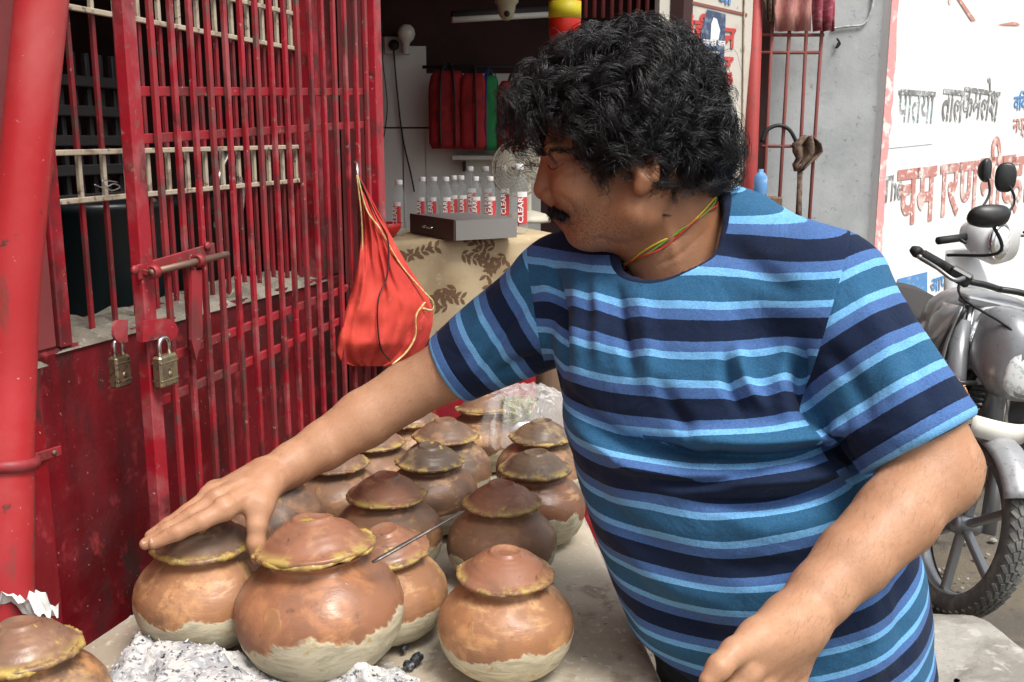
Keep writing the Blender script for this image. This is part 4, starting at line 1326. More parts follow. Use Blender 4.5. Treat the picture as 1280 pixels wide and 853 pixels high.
HD = 1.232                                 # depth of the middle of the face
HT = RAD(13)
HF = (-C_R * math.cos(HT) - C_U * math.sin(HT)).normalized()      # face forward
HU = (C_U * math.cos(HT) - C_R * math.sin(HT)).normalized()
HW = HF.cross(HU).normalized()
if HW.dot(C_D) > 0: HW = -HW             # towards the camera: his left side
HR = np.array([_v(HF), _v(HU), _v(HW)]).T
def smin_h(a, b, k): return smin(a, b, k * (.8 if k > .012 else .7))
def sd_head(p):
    d = sd_ell(p, U(792, 152, HD), HR, (.100, .098, .079))
    d = smin_h(d, sd_ell(p, U(745, 212, HD), HR, (.062, .078, .063)), .03)
    for s in (-1, 1):
        d = smin_h(d, sd_cone(p, U(796, 265, HD + s * .048), U(735, 287, HD + s * .018), .024, .018), .035)
        d = smin_h(d, sd_cone(p, U(812, 222, HD + s * .052), U(798, 266, HD + s * .048), .023, .024), .03)
        d = smin_h(d, sd_ell(p, U(722, 236, HD + s * .040), HR, (.030, .028, .022)), .025)
        d = smin_h(d, sd_ell(p, U(703, 205, HD + s * .030), HR, (.012, .010, .017)), .012)      # lids
        d = smin_h(d, sd_ell(p, U(690, 188, HD + s * .028), HR, (.012, .009, .026)), .016)      # brow
        d = smin_h(d, sd_ell(p, U(690, 245, HD + s * .0135), HR, (.0135, .0105, .0095)), .005)  # nostril wings
    d = smin_h(d, sd_cone(p, U(687, 192, HD), U(680, 236, HD), .0090, .0128), .010)             # nose
    d = smin_h(d, sd_cone(p, U(681, 238, HD), U(694, 249, HD), .0115, .0085), .008)
    d = smin_h(d, sd_ell(p, U(709, 264, HD), HR, (.020, .018, .028)), .016)
    d = smin_h(d, sd_ell(p, U(703, 271, HD), HR, (.0105, .006, .020)), .008)
    d = smin_h(d, sd_ell(p, U(711, 280, HD), HR, (.0115, .0065, .018)), .008)
    d = smin_h(d, sd_ell(p, U(727, 291, HD), HR, (.0185, .016, .022)), .014)
    d = smin_h(d, sd_ell(p, U(774, 282, HD), HR, (.05, .027, .045)), .03)                       # soft under-jaw
    d = smin_h(d, sd_cone(p, U(822, 235, HD + .005), U(862, 325, 1.268), .060, .064), .03)      # neck
    d = smin_h(d, sd_cone(p, U(805, 285, HD), U(846, 340, 1.262), .040, .05), .03)
    for s in (-1, 1):                                                                          # ears
        ec = U(807, 206, HD - s * .085)
        e = sd_ell(p, ec, HR, (.0165, .029, .0115))
        e = smax(e, -sd_ell(p, ec + HW * (s * .012) + HF * .002 + HU * .002, HR, (.0105, .021, .008)), .004)
        e = smin_h(e, sd_ell(p, U(801, 233, HD - s * .083), HR, (.0095, .012, .0075)), .010)
        e = smin_h(e, sd_ell(p, U(794, 212, HD - s * .080), HR, (.006, .008, .007)), .006)
        d = smin_h(d, e, .006)
    d = smax(d, -sd_ell(p, U(690, 258, HD), HR, (.006, .006, .003)), .004)
    return d
Vh, Qh = sdf_mesh(sd_head, (.0, 1.02, 1.27), (.33, 1.42, 1.66), .0021)
Vh = relax(Vh, Qh, 1, .4)
Nh = vnormals(Vh, Qh)
ph_ = npix(Vh)
FACE_FOLDS = [([(697, 243), (711, 254), (719, 268), (721, 284)], 3.2, -1.5), ([(716, 240), (726, 256), (729, 274)], 8, 1.0), ([(703, 277), (714, 280), (722, 284)], 1.6, -1.6),
              ([(712, 289), (722, 292)], 3, -1.4), ([(690, 213), (706, 218), (722, 214)], 3, -1.6), ([(692, 200), (706, 198), (722, 204)], 2.5, -1.6),
              ([(730, 305), (752, 300), (775, 306), (800, 300)], 4, -2.0), ([(806, 246), (806, 275), (795, 300)], 6, -2.2), ([(800, 318), (830, 308), (870, 280)], 3, -1.4), ([(815, 335), (850, 318), (885, 286)], 3, -1.2),
              ([(827, 262), (838, 300), (846, 335)], 7, 2.2)]
fdisp = np.zeros(len(Vh)); ffc = np.clip(-(Nh @ _v(C_D)) * 3, 0, 1)
for poly_, wd, dep in FACE_FOLDS:
    pts = np.array([(q.x, q.y) for q in curve_pts([(x, y, 0) for x, y in poly_], 24)])
    d2 = np.linalg.norm(ph_[:, None, :2] - pts[None], axis=2)
    fdisp += dep * .001 * np.sin(np.pi * np.clip(d2.argmin(1) / 23, .04, .96)) ** .6 * np.exp(-(d2.min(1) / wd) ** 2)
Vh = Vh + Nh * (fdisp * ffc)[:, None]
# hands: chains of joints (px, py, depth, radius)
def chain(p, pts, k=.008):
    d = None
    for (a, b) in zip(pts[:-1], pts[1:]):
        e = sd_cone(p, U(*a[:3]), U(*b[:3]), a[3], b[3])
        d = e if d is None else smin(d, e, k)
    return d
R_ARM = [(660, 402, 1.385, .050), (561, 462, 1.414, .0425), (508, 490, 1.42, .0410), (455, 524, 1.41, .0410), (405, 557, 1.39, .034), (366, 580, 1.37, .0295), (340, 596, 1.35, .0275)]
R_FING = [
    [(330, 606, 1.335, .019), (281, 637, 1.262, .0135), (252, 652, 1.245, .0108), (222, 666, 1.236, .0095), (193, 679, 1.232, .0078)],
    [(328, 598, 1.335, .020), (271, 626, 1.285, .0132), (240, 645, 1.268, .0108), (208, 664, 1.256, .0095), (182, 680, 1.250, .0078)],
    [(325, 594, 1.345, .019), (264, 620, 1.308, .0128), (235, 640, 1.292, .0102), (209, 657, 1.280, .0090), (188, 670, 1.274, .0074)],
    [(325, 592, 1.352, .018), (268, 615, 1.330, .0118), (245, 633, 1.318, .0092), (226, 646, 1.308, .0080), (210, 657, 1.302, .0068)]]
R_THUMB = [(336, 606, 1.325, .020), (325, 632, 1.298, .0165), (321, 656, 1.287, .0125), (320, 678, 1.285, .0112), (322, 698, 1.287, .0085)]
def sd_rarm(p):
    d = chain(p, R_ARM, .008)
    h = None
    for f in R_FING:
        e = chain(p, f[:2], .01); h = e if h is None else smin(h, e, .010)
    h = smin(h, chain(p, R_THUMB[:2], .01), .016)
    d = smin(d, h, .012)
    for f in R_FING:
        d = smin(d, chain(p, f[1:], .004), .0065)
    d = smin(d, chain(p, R_THUMB[1:], .006), .012)
    for f in R_FING:                     # knuckles
        d = smin(d, sd_cone(p, U(f[1][0], f[1][1] - 4, f[1][2]), U(f[1][0] - 2, f[1][1] - 3, f[1][2]), .0105, .0105), .008)
    return d
L_ARM = [(1060, 425, 1.115, .056), (1146, 553, 1.077, .0535), (1168, 586, 1.062, .043), (1120, 646, 1.03, .0415), (1066, 700, 1.0, .0365), (1026, 742, .98, .0305), (1000, 772, .965, .0285)]
L_FING = [
    [(985, 785, .955, .021), (930, 842, .915, .0138), (908, 885, .90, .0112), (905, 922, .905, .0098), (915, 948, .915, .0080)],
    [(990, 788, .957, .021), (945, 858, .93, .0138), (925, 902, .918, .0112), (925, 942, .925, .0098), (938, 968, .935, .0080)],
    [(997, 790, .962, .021), (965, 866, .948, .0132), (950, 908, .94, .0106), (950, 945, .945, .0092), (962, 968, .955, .0076)],
    [(1003, 790, .968, .020), (988, 862, .966, .0122), (978, 898, .962, .0094), (978, 928, .966, .0082), (986, 948, .972, .0070)]]
L_THUMB = [(982, 782, .95, .021), (948, 796, .922, .0150), (918, 815, .902, .0120), (899, 834, .890, .0106), (885, 851, .886, .0084)]
def sd_larm(p):
    d = chain(p, L_ARM, .008)
    d = smin(d, sd_cone(p, U(1194, 582, 1.068), U(1180, 602, 1.06), .022, .028), .03)
    h = None
    for f in L_FING:
        e = chain(p, f[:2], .01); h = e if h is None else smin(h, e, .011)
    h = smin(h, chain(p, L_THUMB[:2], .01), .03)
    d = smin(d, h, .014)
    for f in L_FING:
        d = smin(d, chain(p, f[1:], .004), .0065)
    d = smin(d, chain(p, L_THUMB[1:], .006), .012)
    for f in L_FING:
        d = smin(d, sd_cone(p, U(f[1][0] + 3, f[1][1] - 3, f[1][2] - .004), U(f[1][0], f[1][1], f[1][2] - .003), .0105, .0105), .008)
    return d
def bounds(lst, pad=.07):
    P_ = np.array([_v(U(*q[:3])) for f in lst for q in f])
    return P_.min(0) - pad, P_.max(0) + pad
Vr, Qr = sdf_mesh(sd_rarm, *bounds([R_ARM, R_THUMB] + R_FING), .0022)
Vl, Ql = sdf_mesh(sd_larm, *bounds([L_ARM, L_THUMB] + L_FING), .0022)
# tendons and skin folds on the backs of the hands
def tendons(V, Q, chains, amp):
    N_ = vnormals(V, Q)
    pp_ = npix(V)
    dsp = np.zeros(len(V))
    for f in chains:
        a = np.array(f[0][:2], float); b = np.array(f[1][:2], float)
        t = np.clip(((pp_[:, :2] - a) @ (b - a)) / ((b - a) @ (b - a)), 0.25, 1)
        dd = np.linalg.norm(pp_[:, :2] - a - t[:, None] * (b - a), axis=1)
        up_ = np.clip(N_[:, 2] * 1.5, 0, 1)
        dsp += amp * np.exp(-(dd / 3.6) ** 2) * up_
        for j in (2, 3):      # creases over the finger joints
            c = np.array(f[j][:2], float); ax_ = np.array(f[j + 1 if j + 1 < len(f) else j][:2], float) - np.array(f[j - 1][:2], float)
            ax_ /= np.linalg.norm(ax_)
            al = (pp_[:, :2] - c) @ ax_
            near = np.exp(-(np.linalg.norm(pp_[:, :2] - c, axis=1) / 9) ** 2)
            dsp += near * up_ * (.0006 - .0007 * np.cos(al * 1.6))
    return V + N_ * dsp[:, None]
Vr = tendons(relax(Vr, Qr, 1, .3), Qr, R_FING, .0014)
Vl = tendons(relax(Vl, Ql, 1, .3), Ql, L_FING, .0014)
# hidden trunk and legs under the clothes
HIP = U(965, 870, 1.335)
LEGS = []
for s in (-1, 1):
    hip = Vector((HIP.x, HIP.y, .86)) + LAT * (.09 * s) - FRO * .02
    LEGS.append((hip, Vector((hip.x, hip.y, .47)) + LAT * (.02 * s) + FRO * .02, Vector((hip.x, hip.y, .09)) + LAT * (.03 * s) - FRO * .02))
def sd_trunk(p):
    d = smin(sd_torso(p) + .036, sd_shoulders(p, -.004) + .018, .04)
    d = smax(d, -(p[:, 2] - .80), .02)
    for h_, k_, a_ in LEGS:
        d = smin(d, sd_cone(p, h_, k_, .076, .058), .05)
        d = smin(d, sd_cone(p, k_, a_, .055, .038), .02)
    return d
Vt, Qt = sdf_mesh(sd_trunk, (.02, .98, .05), (.56, 1.60, 1.42), .006)
Vall = [Vh, Vr, Vl, Vt]
face = np.concatenate([np.clip((345 - ph_[:, 1]) / 60, 0, 1)] + [np.zeros(len(q)) for q in (Vr, Vl, Vt)])
jaw = np.exp(-(((ph_[:, 0] - 735) / 55) ** 2 + ((ph_[:, 1] - 290) / 30) ** 2)) * 1.25
jaw = np.clip(jaw + .8 * np.exp(-(((ph_[:, 0] - 705) / 22) ** 2 + ((ph_[:, 1] - 262) / 16) ** 2)), 0, 1)
lipm = np.exp(-(((ph_[:, 0] - 706) / 9) ** 2 + ((ph_[:, 1] - 277) / 5.5) ** 2)) * .9
zer = [np.zeros(len(q)) for q in (Vr, Vl, Vt)]
body = mesh_np('body', [(Vh, Qh), (Vr, Qr), (Vl, Ql), (Vt, Qt)], 'skin', man,
               {'face': face, 'stubble': np.concatenate([jaw] + zer), 'lips': np.concatenate([lipm] + zer)})
# eyes (mostly under the fringe)
for s in (-1, 1):
    c = U(705, 206, HD - s * .030)
    ey = MB().lathe([(0, -.0118), (.006, -.010), (.0105, -.005), (.0118, 0), (.0105, .005), (.006, .010), (0, .0118)], 16, c - HF * .001, HF).build('eye', 'eye_white', man)
    MB().lathe([(0, .0005), (.0052, -.0009), (.0057, -.0022)], 14, c + HF * .0112, HF).build('iris', 'eye_iris', ey)
# thumb nail of the hanging hand
def nail(a, b, nrm, wd, ln):
    c = U(*b); ax = (U(*b) - U(*a)).normalized(); nrm = (nrm - ax * nrm.dot(ax)).normalized(); sd = ax.cross(nrm)
    gr = []
    for i in range(6):
        gr.append([c + ax * (ln * (i / 5 - .5)) + sd * (wd * math.sin(t)) + nrm * (wd * math.cos(t) - wd * .12) for t in np.linspace(-.85, .85, 7)])
    MB().sheet(gr).build('nail', 'nail', man)
nail((899, 834, .890), (888, 848, .8865), (-C_R * .6 - C_D * .9), .0086, .011)

for f in R_FING[:2]:
    nail(f[3][:3], (f[4][0] + 3, f[4][1] - 2, f[4][2]), C_U * .9 - C_D * .45 - C_R * .2, .0078, .010)

# trousers and shoes
mat('dark_denim', (0.012, 0.014, 0.022), .85, layers=[(30, .45, .65, (0.02, 0.023, 0.035))], bumps=[(300, .3, .001)], world=True)
mat('shoe', (0.03, 0.022, 0.018), .5)
def sd_pants(p):
    d = smax(sd_torso(p) + .014, p[:, 2] - .95, .01)
    d = smax(d, .79 - p[:, 2], .04)
    for h_, k_, a_ in LEGS:
        d = smin(d, sd_cone(p, h_, k_, .082, .073), .04)
        d = smin(d, sd_cone(p, k_, a_, .072, .062), .03)
    return smax(d, .075 - p[:, 2], .004)
Vp, Qp = sdf_mesh(sd_pants, (.02, .98, .04), (.58, 1.62, 1.0), .009)
mesh_np('trousers', [(Vp, Qp)], 'dark_denim', man)
for s, (h_, k_, a_) in zip((-1, 1), LEGS):
    def sd_shoe(p, a_=a_):
        b0 = Vector((a_.x, a_.y, .045)); t0 = b0 + FRO * .16 - Vector((0, 0, .012))
        d = smin(sd_cone(p, b0 - FRO * .05, t0, .042, .036), sd_cone(p, Vector((a_.x, a_.y, .10)), b0, .045, .045), .03)
        return smax(d, .004 - p[:, 2], .004)
    lo_ = _v((a_.x - .25, a_.y - .25, -.01)); hi_ = _v((a_.x + .2, a_.y + .2, .16))
    mesh_np('shoe', [sdf_mesh(sd_shoe, lo_, hi_, .006)], 'shoe', man)

# ------------------------------------------------------------------ hair: ringlets of many strands
m = bpy.data.materials.new('black_hair'); m.use_nodes = True
nt = m.node_tree; bs = nt.nodes['Principled BSDF']
bs.inputs['Base Color'].default_value = (0.006, 0.006, 0.007, 1)
bs.inputs['Roughness'].default_value = .34
bs.inputs['Specular IOR Level'].default_value = .6
MATS['black_hair'] = m
hr = random.Random(11)
def strand_arrays(paths, rads, n=3):
    "paths: (S, K, 3) arrays -> triangular tubes"
    S, K, _ = paths.shape
    T = np.gradient(paths, axis=1)
    T /= np.maximum(np.linalg.norm(T, axis=2), 1e-9)[..., None]
    ref = np.array([.3, .5, .81])
    X = np.cross(T, ref); X /= np.maximum(np.linalg.norm(X, axis=2), 1e-9)[..., None]
    Y = np.cross(T, X)
    vs = []
    for k in range(n):
        a = 2 * math.pi * k / n
        vs.append(paths + (X * math.cos(a) + Y * math.sin(a)) * rads[..., None])
    Vv = np.stack(vs, 2).reshape(-1, 3)
    base = (np.arange(S)[:, None] * K + np.arange(K - 1)[None]).reshape(-1) * n
    qs = []
    for k in range(n if n > 2 else 1):
        l = (k + 1) % n
        qs.append(np.stack([base + k, base + l, base + n + l, base + n + k], 1))
    return Vv, np.concatenate(qs)
SKC = U(792, 152, HD)
# scalp cap
def sd_cap(p):
    d = sd_ell(p, SKC, HR, (.104, .102, .083))
    q = (p - _v(SKC)) @ HR
    cut = q[:, 0] * .75 - q[:, 1] * .62 - .058          # hairline towards the face
    d = smax(d, cut, .01)
    return smax(d, -(q[:, 1] + .062 + np.maximum(0, -q[:, 0]) * .25), .01)
Vc, Qc = sdf_mesh(sd_cap, (.0, 1.02, 1.36), (.34, 1.42, 1.70), .004)
hair = mesh_np('hair', [(Vc, Qc)], 'black_hair', man)
hair['label'] = 'thick mop of loose glossy black curls'
# silhouette of the mop: ellipsoids (px, py, depth, fwd, up, lateral)
MOP = [(768, 130, HD, .130, .106, .125), (688, 142, HD, .074, .076, .105), (866, 180, HD, .066, .074, .110), (850, 214, HD, .056, .048, .10), (742, 200, HD - .062, .058, .054, .045), (742, 200, HD + .062, .058, .054, .045), (668, 172, HD, .042, .044, .085), (795, 188, HD - .066, .062, .052, .055), (795, 188, HD + .066, .062, .052, .055)]
def sd_mop(p):
    d = None
    for (x, y, dd, a, b, c) in MOP:
        e = sd_ell(p, U(x, y, dd), HR, (a, b, c))
        d = e if d is None else smin(d, e, .02)
    return d
guides = []
NL = 820
tries = 0
K = 26
while len(guides) < NL and tries < 20000:
    tries += 1
    z = hr.uniform(-1, 1); a = hr.uniform(0, 2 * math.pi); r = math.sqrt(1 - z * z)
    d = Vector((r * math.cos(a), z, r * math.sin(a)))           # fwd, up, lateral
    over_ear = len(guides) >= NL - 110
    if over_ear:                                                 # locks falling over the ears and temples
        d = Vector((hr.uniform(-.45, .62), hr.uniform(-.22, .2), 0)); d.z = hr.choice((-1, 1, 1)) * math.sqrt(max(.05, 1 - d.x ** 2 - d.y ** 2))
    if d.x * .75 - d.y * .62 > .50 and d.y < .55: continue       # face
    if d.y < -.66: continue
    if abs(d.z) > .5 and d.x > .62 and d.y < -.05: continue     # cheeks
    if abs(d.z) > .5 and d.x > .05 and d.y < -.42: continue
    root = SKC + HF * (d.x * .102) + HU * (d.y * .100) + HW * (d.z * .081)
    ndir = (HF * (d.x / .102) + HU * (d.y / .1) + HW * (d.z / .081)).normalized()
    grav = Vector((0, 0, -1))
    tang = (grav - ndir * grav.dot(ndir))
    if tang.length < .2: tang = (HF * hr.uniform(-1, 1) + HW * hr.uniform(-1, 1)); tang -= ndir * tang.dot(ndir)
    tang.normalize()
    sidev = ndir.cross(tang)
    tang = (tang + sidev * hr.uniform(-.9, .9)).normalized()
    # march out to the mop surface
    depth = hr.uniform(.55, 1.05)
    rm, step = 0, .004
    while rm < .09 and sd_mop(np.array([_v(root + ndir * rm)]))[0] < -.020: rm += step
    L1 = rm * depth
    L2 = hr.uniform(.02, .07) if not over_ear else hr.uniform(.035, .062)
    pts = []
    cr, turns = hr.uniform(.006, .018), hr.uniform(.8, 2.4) * (L1 + L2) / .07
    ph0 = hr.uniform(0, 6.28); hand = hr.choice((-1, 1))
    for i in range(K):
        t = i / (K - 1)
        s = t * (L1 + L2)
        if s < L1: c = root + ndir * s + tang * (.12 * s)
        else:
            u = (s - L1)
            c = root + ndir * (L1 + u * .25 - u * u * 5.5) + tang * (.12 * L1 + u * .95)
        rad_ = cr * min(1, t * 3.5) * (1 - .15 * t)
        an = ph0 + hand * turns * 2 * math.pi * t
        ax2 = (ndir * (1 - t) + tang * t * 1.2).normalized()
        e1 = ax2.cross(sidev).normalized() if ax2.cross(sidev).length > .1 else ax2.cross(ndir).normalized()
        e2 = ax2.cross(e1)
        c = c + (e1 * math.cos(an) + e2 * math.sin(an)) * rad_
        pts.append(_v(c))
    guides.append(np.array(pts))
G_ = np.array(guides)
NS = 17
rs_ = np.random.RandomState(3)
paths = []
tt = np.linspace(0, 1, K)
for g_ in G_:
    T = np.gradient(g_, axis=0); T /= np.linalg.norm(T, axis=1)[:, None]
    X = np.cross(T, [.2, .9, .3]); X /= np.maximum(np.linalg.norm(X, axis=1), 1e-6)[:, None]
    Y = np.cross(T, X)
    wdt = rs_.uniform(.0028, .0095)
    for s in range(NS):
        a, r = rs_.rand() * 6.28, math.sqrt(rs_.rand()) * wdt
        tw_ = rs_.uniform(-1.5, 1.5)
        spread = .5 + .7 * np.sin(np.pi * np.clip(tt * 1.05, 0, 1)) + .25 * tt
        off_ = (np.cos(a + tw_ * tt)[:, None] * X + np.sin(a + tw_ * tt)[:, None] * Y) * (r * spread)[:, None]
        fz = np.zeros((K, 3))
        for _h in range(2):
            fq, am = rs_.uniform(1.5, 5.5), rs_.uniform(.0004, .0022)
            fz += np.sin(fq * 6.28 * tt + rs_.rand() * 6.28)[:, None] * (rs_.normal(size=3) * am)[None]
        paths.append(g_ + off_ + fz * np.clip(tt * 3, 0, 1)[:, None])
    for _k in range(2):                  # flyaways
        ax_ = rs_.normal(size=3) * .011
        paths.append(g_ + (tt ** 2)[:, None] * ax_)
paths = np.array(paths)
rads = np.tile(.00036 * (1 - .6 * tt ** 2), (len(paths), 1)) * rs_.uniform(.75, 1.35, (len(paths), 1))
Vs, Qs_ = strand_arrays(paths, rads, 3)
mesh_np('curls', [(Vs, Qs_)], 'black_hair', hair)['kind'] = 'stuff'

# moustache and brows
def tufts(name, n, fpos, fdir, ln, rad_):
    P_ = []
    for i in range(n):
        p = fpos(); d = fdir(p).normalized(); l = ln * hr.uniform(.6, 1.2)
        bend = Vector((hr.uniform(-1, 1), hr.uniform(-1, 1), -1.2)) * .25
        P_.append([_v(p + d * (l * t) + bend * (l * t * t)) for t in np.linspace(0, 1, 5)])
    P_ = np.array(P_)
    rr = np.tile(rad_ * np.array([1, 1, .9, .7, .3]), (n, 1))
    a, b = strand_arrays(P_, rr)
    return mesh_np(name, [(a, b)], 'black_hair', man)
def to_skin(p, off=0.0):
    p = _v(p)
    for _ in range(8):
        q = np.array([p, p + [1e-3, 0, 0], p + [0, 1e-3, 0], p + [0, 0, 1e-3]])
        d = sd_head(q); g_ = (d[1:] - d[0]) / 1e-3
        p = p - g_ / max(np.linalg.norm(g_), 1e-6) * (d[0] - off)
    return Vector(p)
MID = U(694, 256, HD)
def mpos():
    lat = hr.uniform(-.036, .036)
    f = abs(lat) / .036
    return to_skin(U(688 + 15 * f ** 1.5 + hr.uniform(-1, 8), 256 + 12 * f ** 1.3 + hr.uniform(-4, 7), HD - lat), -.0006)
def mdir(p):
    l = (p - MID).dot(HW)
    return HF * .55 - HU * 1.0 + HW * (1.1 if l > 0 else -1.1)
tufts('moustache', 900, mpos, mdir, .0110, .0004)
def bpos():
    lat = hr.choice((-1, 1)) * hr.uniform(.010, .042)
    return to_skin(U(678 + 9 * (abs(lat) / .042) ** 2 + hr.uniform(-2, 2), 188 + hr.uniform(-3, 3), HD - lat), -.0005)
tufts('eyebrows', 320, bpos, lambda p: HF * .6 + HU * .2 + HW * (.8 if (p - U(694, 200, HD)).dot(HW) > 0 else -.8), .008, .0005)

# fine hair on the forearms
def arm_hair(V_, Q_, chain_, keep, n, seed):
    rs = np.random.RandomState(seed)
    N_ = vnormals(V_, Q_); P2 = npix(V_)
    ok = np.where(keep(P2) & (N_ @ _v(C_D) < .2))[0]
    pick = rs.choice(ok, n)
    a, b = _v(U(*chain_[0][:3])), _v(U(*chain_[-1][:3]))
    ax_ = (b - a) / np.linalg.norm(b - a)
    base = V_[pick] + rs.normal(size=(n, 3)) * .001; nn_ = N_[pick]
    t_ = np.linspace(0, 1, 4)[None, :, None]
    dirs = ax_[None] + rs.normal(size=(n, 3)) * .35; dirs -= nn_ * (dirs * nn_).sum(1)[:, None]
    ln_ = rs.uniform(.005, .011, (n, 1, 1))
    P_ = base[:, None] + dirs[:, None] * (ln_ * t_) + nn_[:, None] * (.0018 * t_ - .0012 * t_ ** 2)
    return strand_arrays(P_, np.full((n, 4), .000045), 2)
h1 = arm_hair(Vr, Qr, R_ARM[2:], lambda q: (q[:, 0] > 345) & (q[:, 0] < 560), 2200, 1)
h2 = arm_hair(Vl, Ql, L_ARM[2:], lambda q: (q[:, 0] > 985) & (q[:, 1] > 560), 2600, 2)
mesh_np('arm_hair', [h1, h2], 'black_hair', man)['kind'] = 'stuff'

for sg in (-1, 1):
    lid = [to_skin(U(x, y, HD - sg * l), .0004) for x, y, l in ((693, 207, .020), (697, 209, .028), (704, 211, .036), (712, 210, .043))]
    MB().tube(curve_pts(lid, 14), .0005, 5).build('eyelid_line', 'black_hair', man)
# coloured thread round the neck
mat('thread_yellow', (0.62, 0.50, 0.03), .6); mat('thread_green', (0.12, 0.32, 0.04), .6); mat('thread_red', (0.5, 0.03, 0.03), .6)
nax = (NH_B - NH_A).normalized()
nc = U(846, 285, 1.255)
e1 = nax.cross(C_D).normalized(); e2 = nax.cross(e1).normalized()
for k, mt in enumerate(('thread_yellow', 'thread_green', 'thread_red')):
    pts = []
    for i in range(64):
        a = 2 * math.pi * i / 64
        dr = e1 * math.cos(a) + e2 * math.sin(a)
        base = nc + nax * (.038 * math.cos(a - RAD(-10)) * (1 if e1.x < 0 else -1) + .002 * math.sin(5 * a + k * 2))
        r = .03
        while r < .09 and sd_head(np.array([_v(base + dr * r)]))[0] < .0012: r += .001
        pts.append(base + dr * (r + .0012 * k * math.sin(9 * a)) + nax * (.0022 * (k - 1)))
    MB().tube(pts, .0011, 5, closed=True).build('neck_thread', mt, man)
# ================================================================== shop interior
mat('tile_white', (0.70, 0.71, 0.66), .35, layers=[(3, .45, .7, (0.58, 0.59, 0.54))], world=True)
SHL = gp(t_po + .02, 0, 0)                        # left jamb
BACKY = 5.3
shop = empty('shop_interior', (0.1, 4.2, 0))
tag(shop, 'dark open shop front with pale wall panels behind the counter', 'shop')
sl0 = Vector((SHL.x - .03, SHL.y + .05, 0)); sl1 = Vector((-.86, BACKY, 0)); sr1 = Vector((1.02, BACKY, 0)); sr0 = Vector((.72, 4.55, 0))
def wall_strip(name, a, b, z0, z1, m, parent, th=.05, side=1):
    n = Vector((0, 0, 1)).cross((b - a).normalized()) * side
    return MB().prism([Vector((a.x, a.y, z0)), Vector((b.x, b.y, z0)), Vector((b.x, b.y, z1)), Vector((a.x, a.y, z1))], n * th).build(name, m, parent)
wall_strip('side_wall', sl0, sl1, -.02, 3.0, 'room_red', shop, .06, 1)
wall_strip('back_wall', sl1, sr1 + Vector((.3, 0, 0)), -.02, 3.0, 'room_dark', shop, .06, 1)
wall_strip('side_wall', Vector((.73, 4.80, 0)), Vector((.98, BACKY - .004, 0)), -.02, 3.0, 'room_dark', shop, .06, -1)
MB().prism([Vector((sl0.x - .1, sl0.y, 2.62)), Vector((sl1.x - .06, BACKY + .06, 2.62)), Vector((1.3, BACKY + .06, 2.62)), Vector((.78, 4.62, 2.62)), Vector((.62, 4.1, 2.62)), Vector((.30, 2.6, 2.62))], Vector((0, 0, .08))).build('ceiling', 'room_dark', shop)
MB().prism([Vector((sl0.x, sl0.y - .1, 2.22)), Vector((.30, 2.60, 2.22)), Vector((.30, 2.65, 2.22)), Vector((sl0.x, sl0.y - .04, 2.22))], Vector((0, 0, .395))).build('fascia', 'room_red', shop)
# pale panels on the back wall
BP = Vector((0, BACKY - .012, 0)); BN = Vector((0, -1, 0))
def bq(px, py, off=0.0): return on_plane(px, py, BP + BN * off, BN)
pxs = [428, 452, 476, 505, 533, 561, 590, 619, 648, 677]
for i in range(len(pxs) - 1):
    for (ya, yb) in ((58 if i != 2 else 46, 159), (161, 330)):
        a, b = bq(pxs[i] + .6, yb), bq(pxs[i + 1] - .6, ya if pxs[i] < 530 else max(ya, 92))
        MB().bbox(((a.x + b.x) / 2, a.y, (a.z + b.z) / 2), (b.x - a.x, .012, b.z - a.z), None, .002).build('wall_panel', 'tile_white', shop)
# switch board, bulb, wires
mat('switch_white', (0.55, 0.54, 0.48), .5); mat('bulb_glass', (0.7, 0.68, 0.6), .12, spec=.8)
sb = empty('switch_board', bq(492, 57, .02)); tag(sb, 'small white switch board with a black socket on the shop wall', 'switch board')
c = bq(493, 57, .022); MB().bbox(c, (.10, .025, .085), None, .004).build('board', 'switch_white', sb)
MB().lathe([(0, 0), (.026, 0), (.026, .018), (.018, .03), (0, .03)], 18, c + Vector((.0, -.0125, .0)), (0, -1, 0)).build('socket', 'black_rubber', sb)
bl = empty('light_bulb', bq(507, 50, .05)); tag(bl, 'unlit round glass bulb in a wall holder', 'bulb')
c = bq(508, 42, .09)
MB().lathe([(0, -.045), (.02, -.042), (.038, -.025), (.045, 0), (.038, .025), (.024, .04), (.016, .055), (.016, .06)], 24, c, (-.1, .2, -1)).build('glass', 'bulb_glass', bl)
MB().lathe([(0, 0), (.018, 0), (.02, .01), (.02, .05), (0, .05)], 16, c + Vector((-.006, .012, -.10)), (0, .1, 1)).build('holder', 'switch_white', bl)
for pts, nm in ((((492, 62), (496, 110), (503, 170), (513, 215), (518, 240)), 'thick black cable hanging from the switch board'), (((478, 20), (478, 70), (484, 130), (480, 170), (473, 195)), 'thin black cable hanging beside the gate post in the shop')):
    o = MB().tube(curve_pts([bq(x, y, .035) for x, y in pts], 30), .0045 if 'thick' in nm else .003, 6).build('cable', 'wire'); tag(o, nm, 'cable')
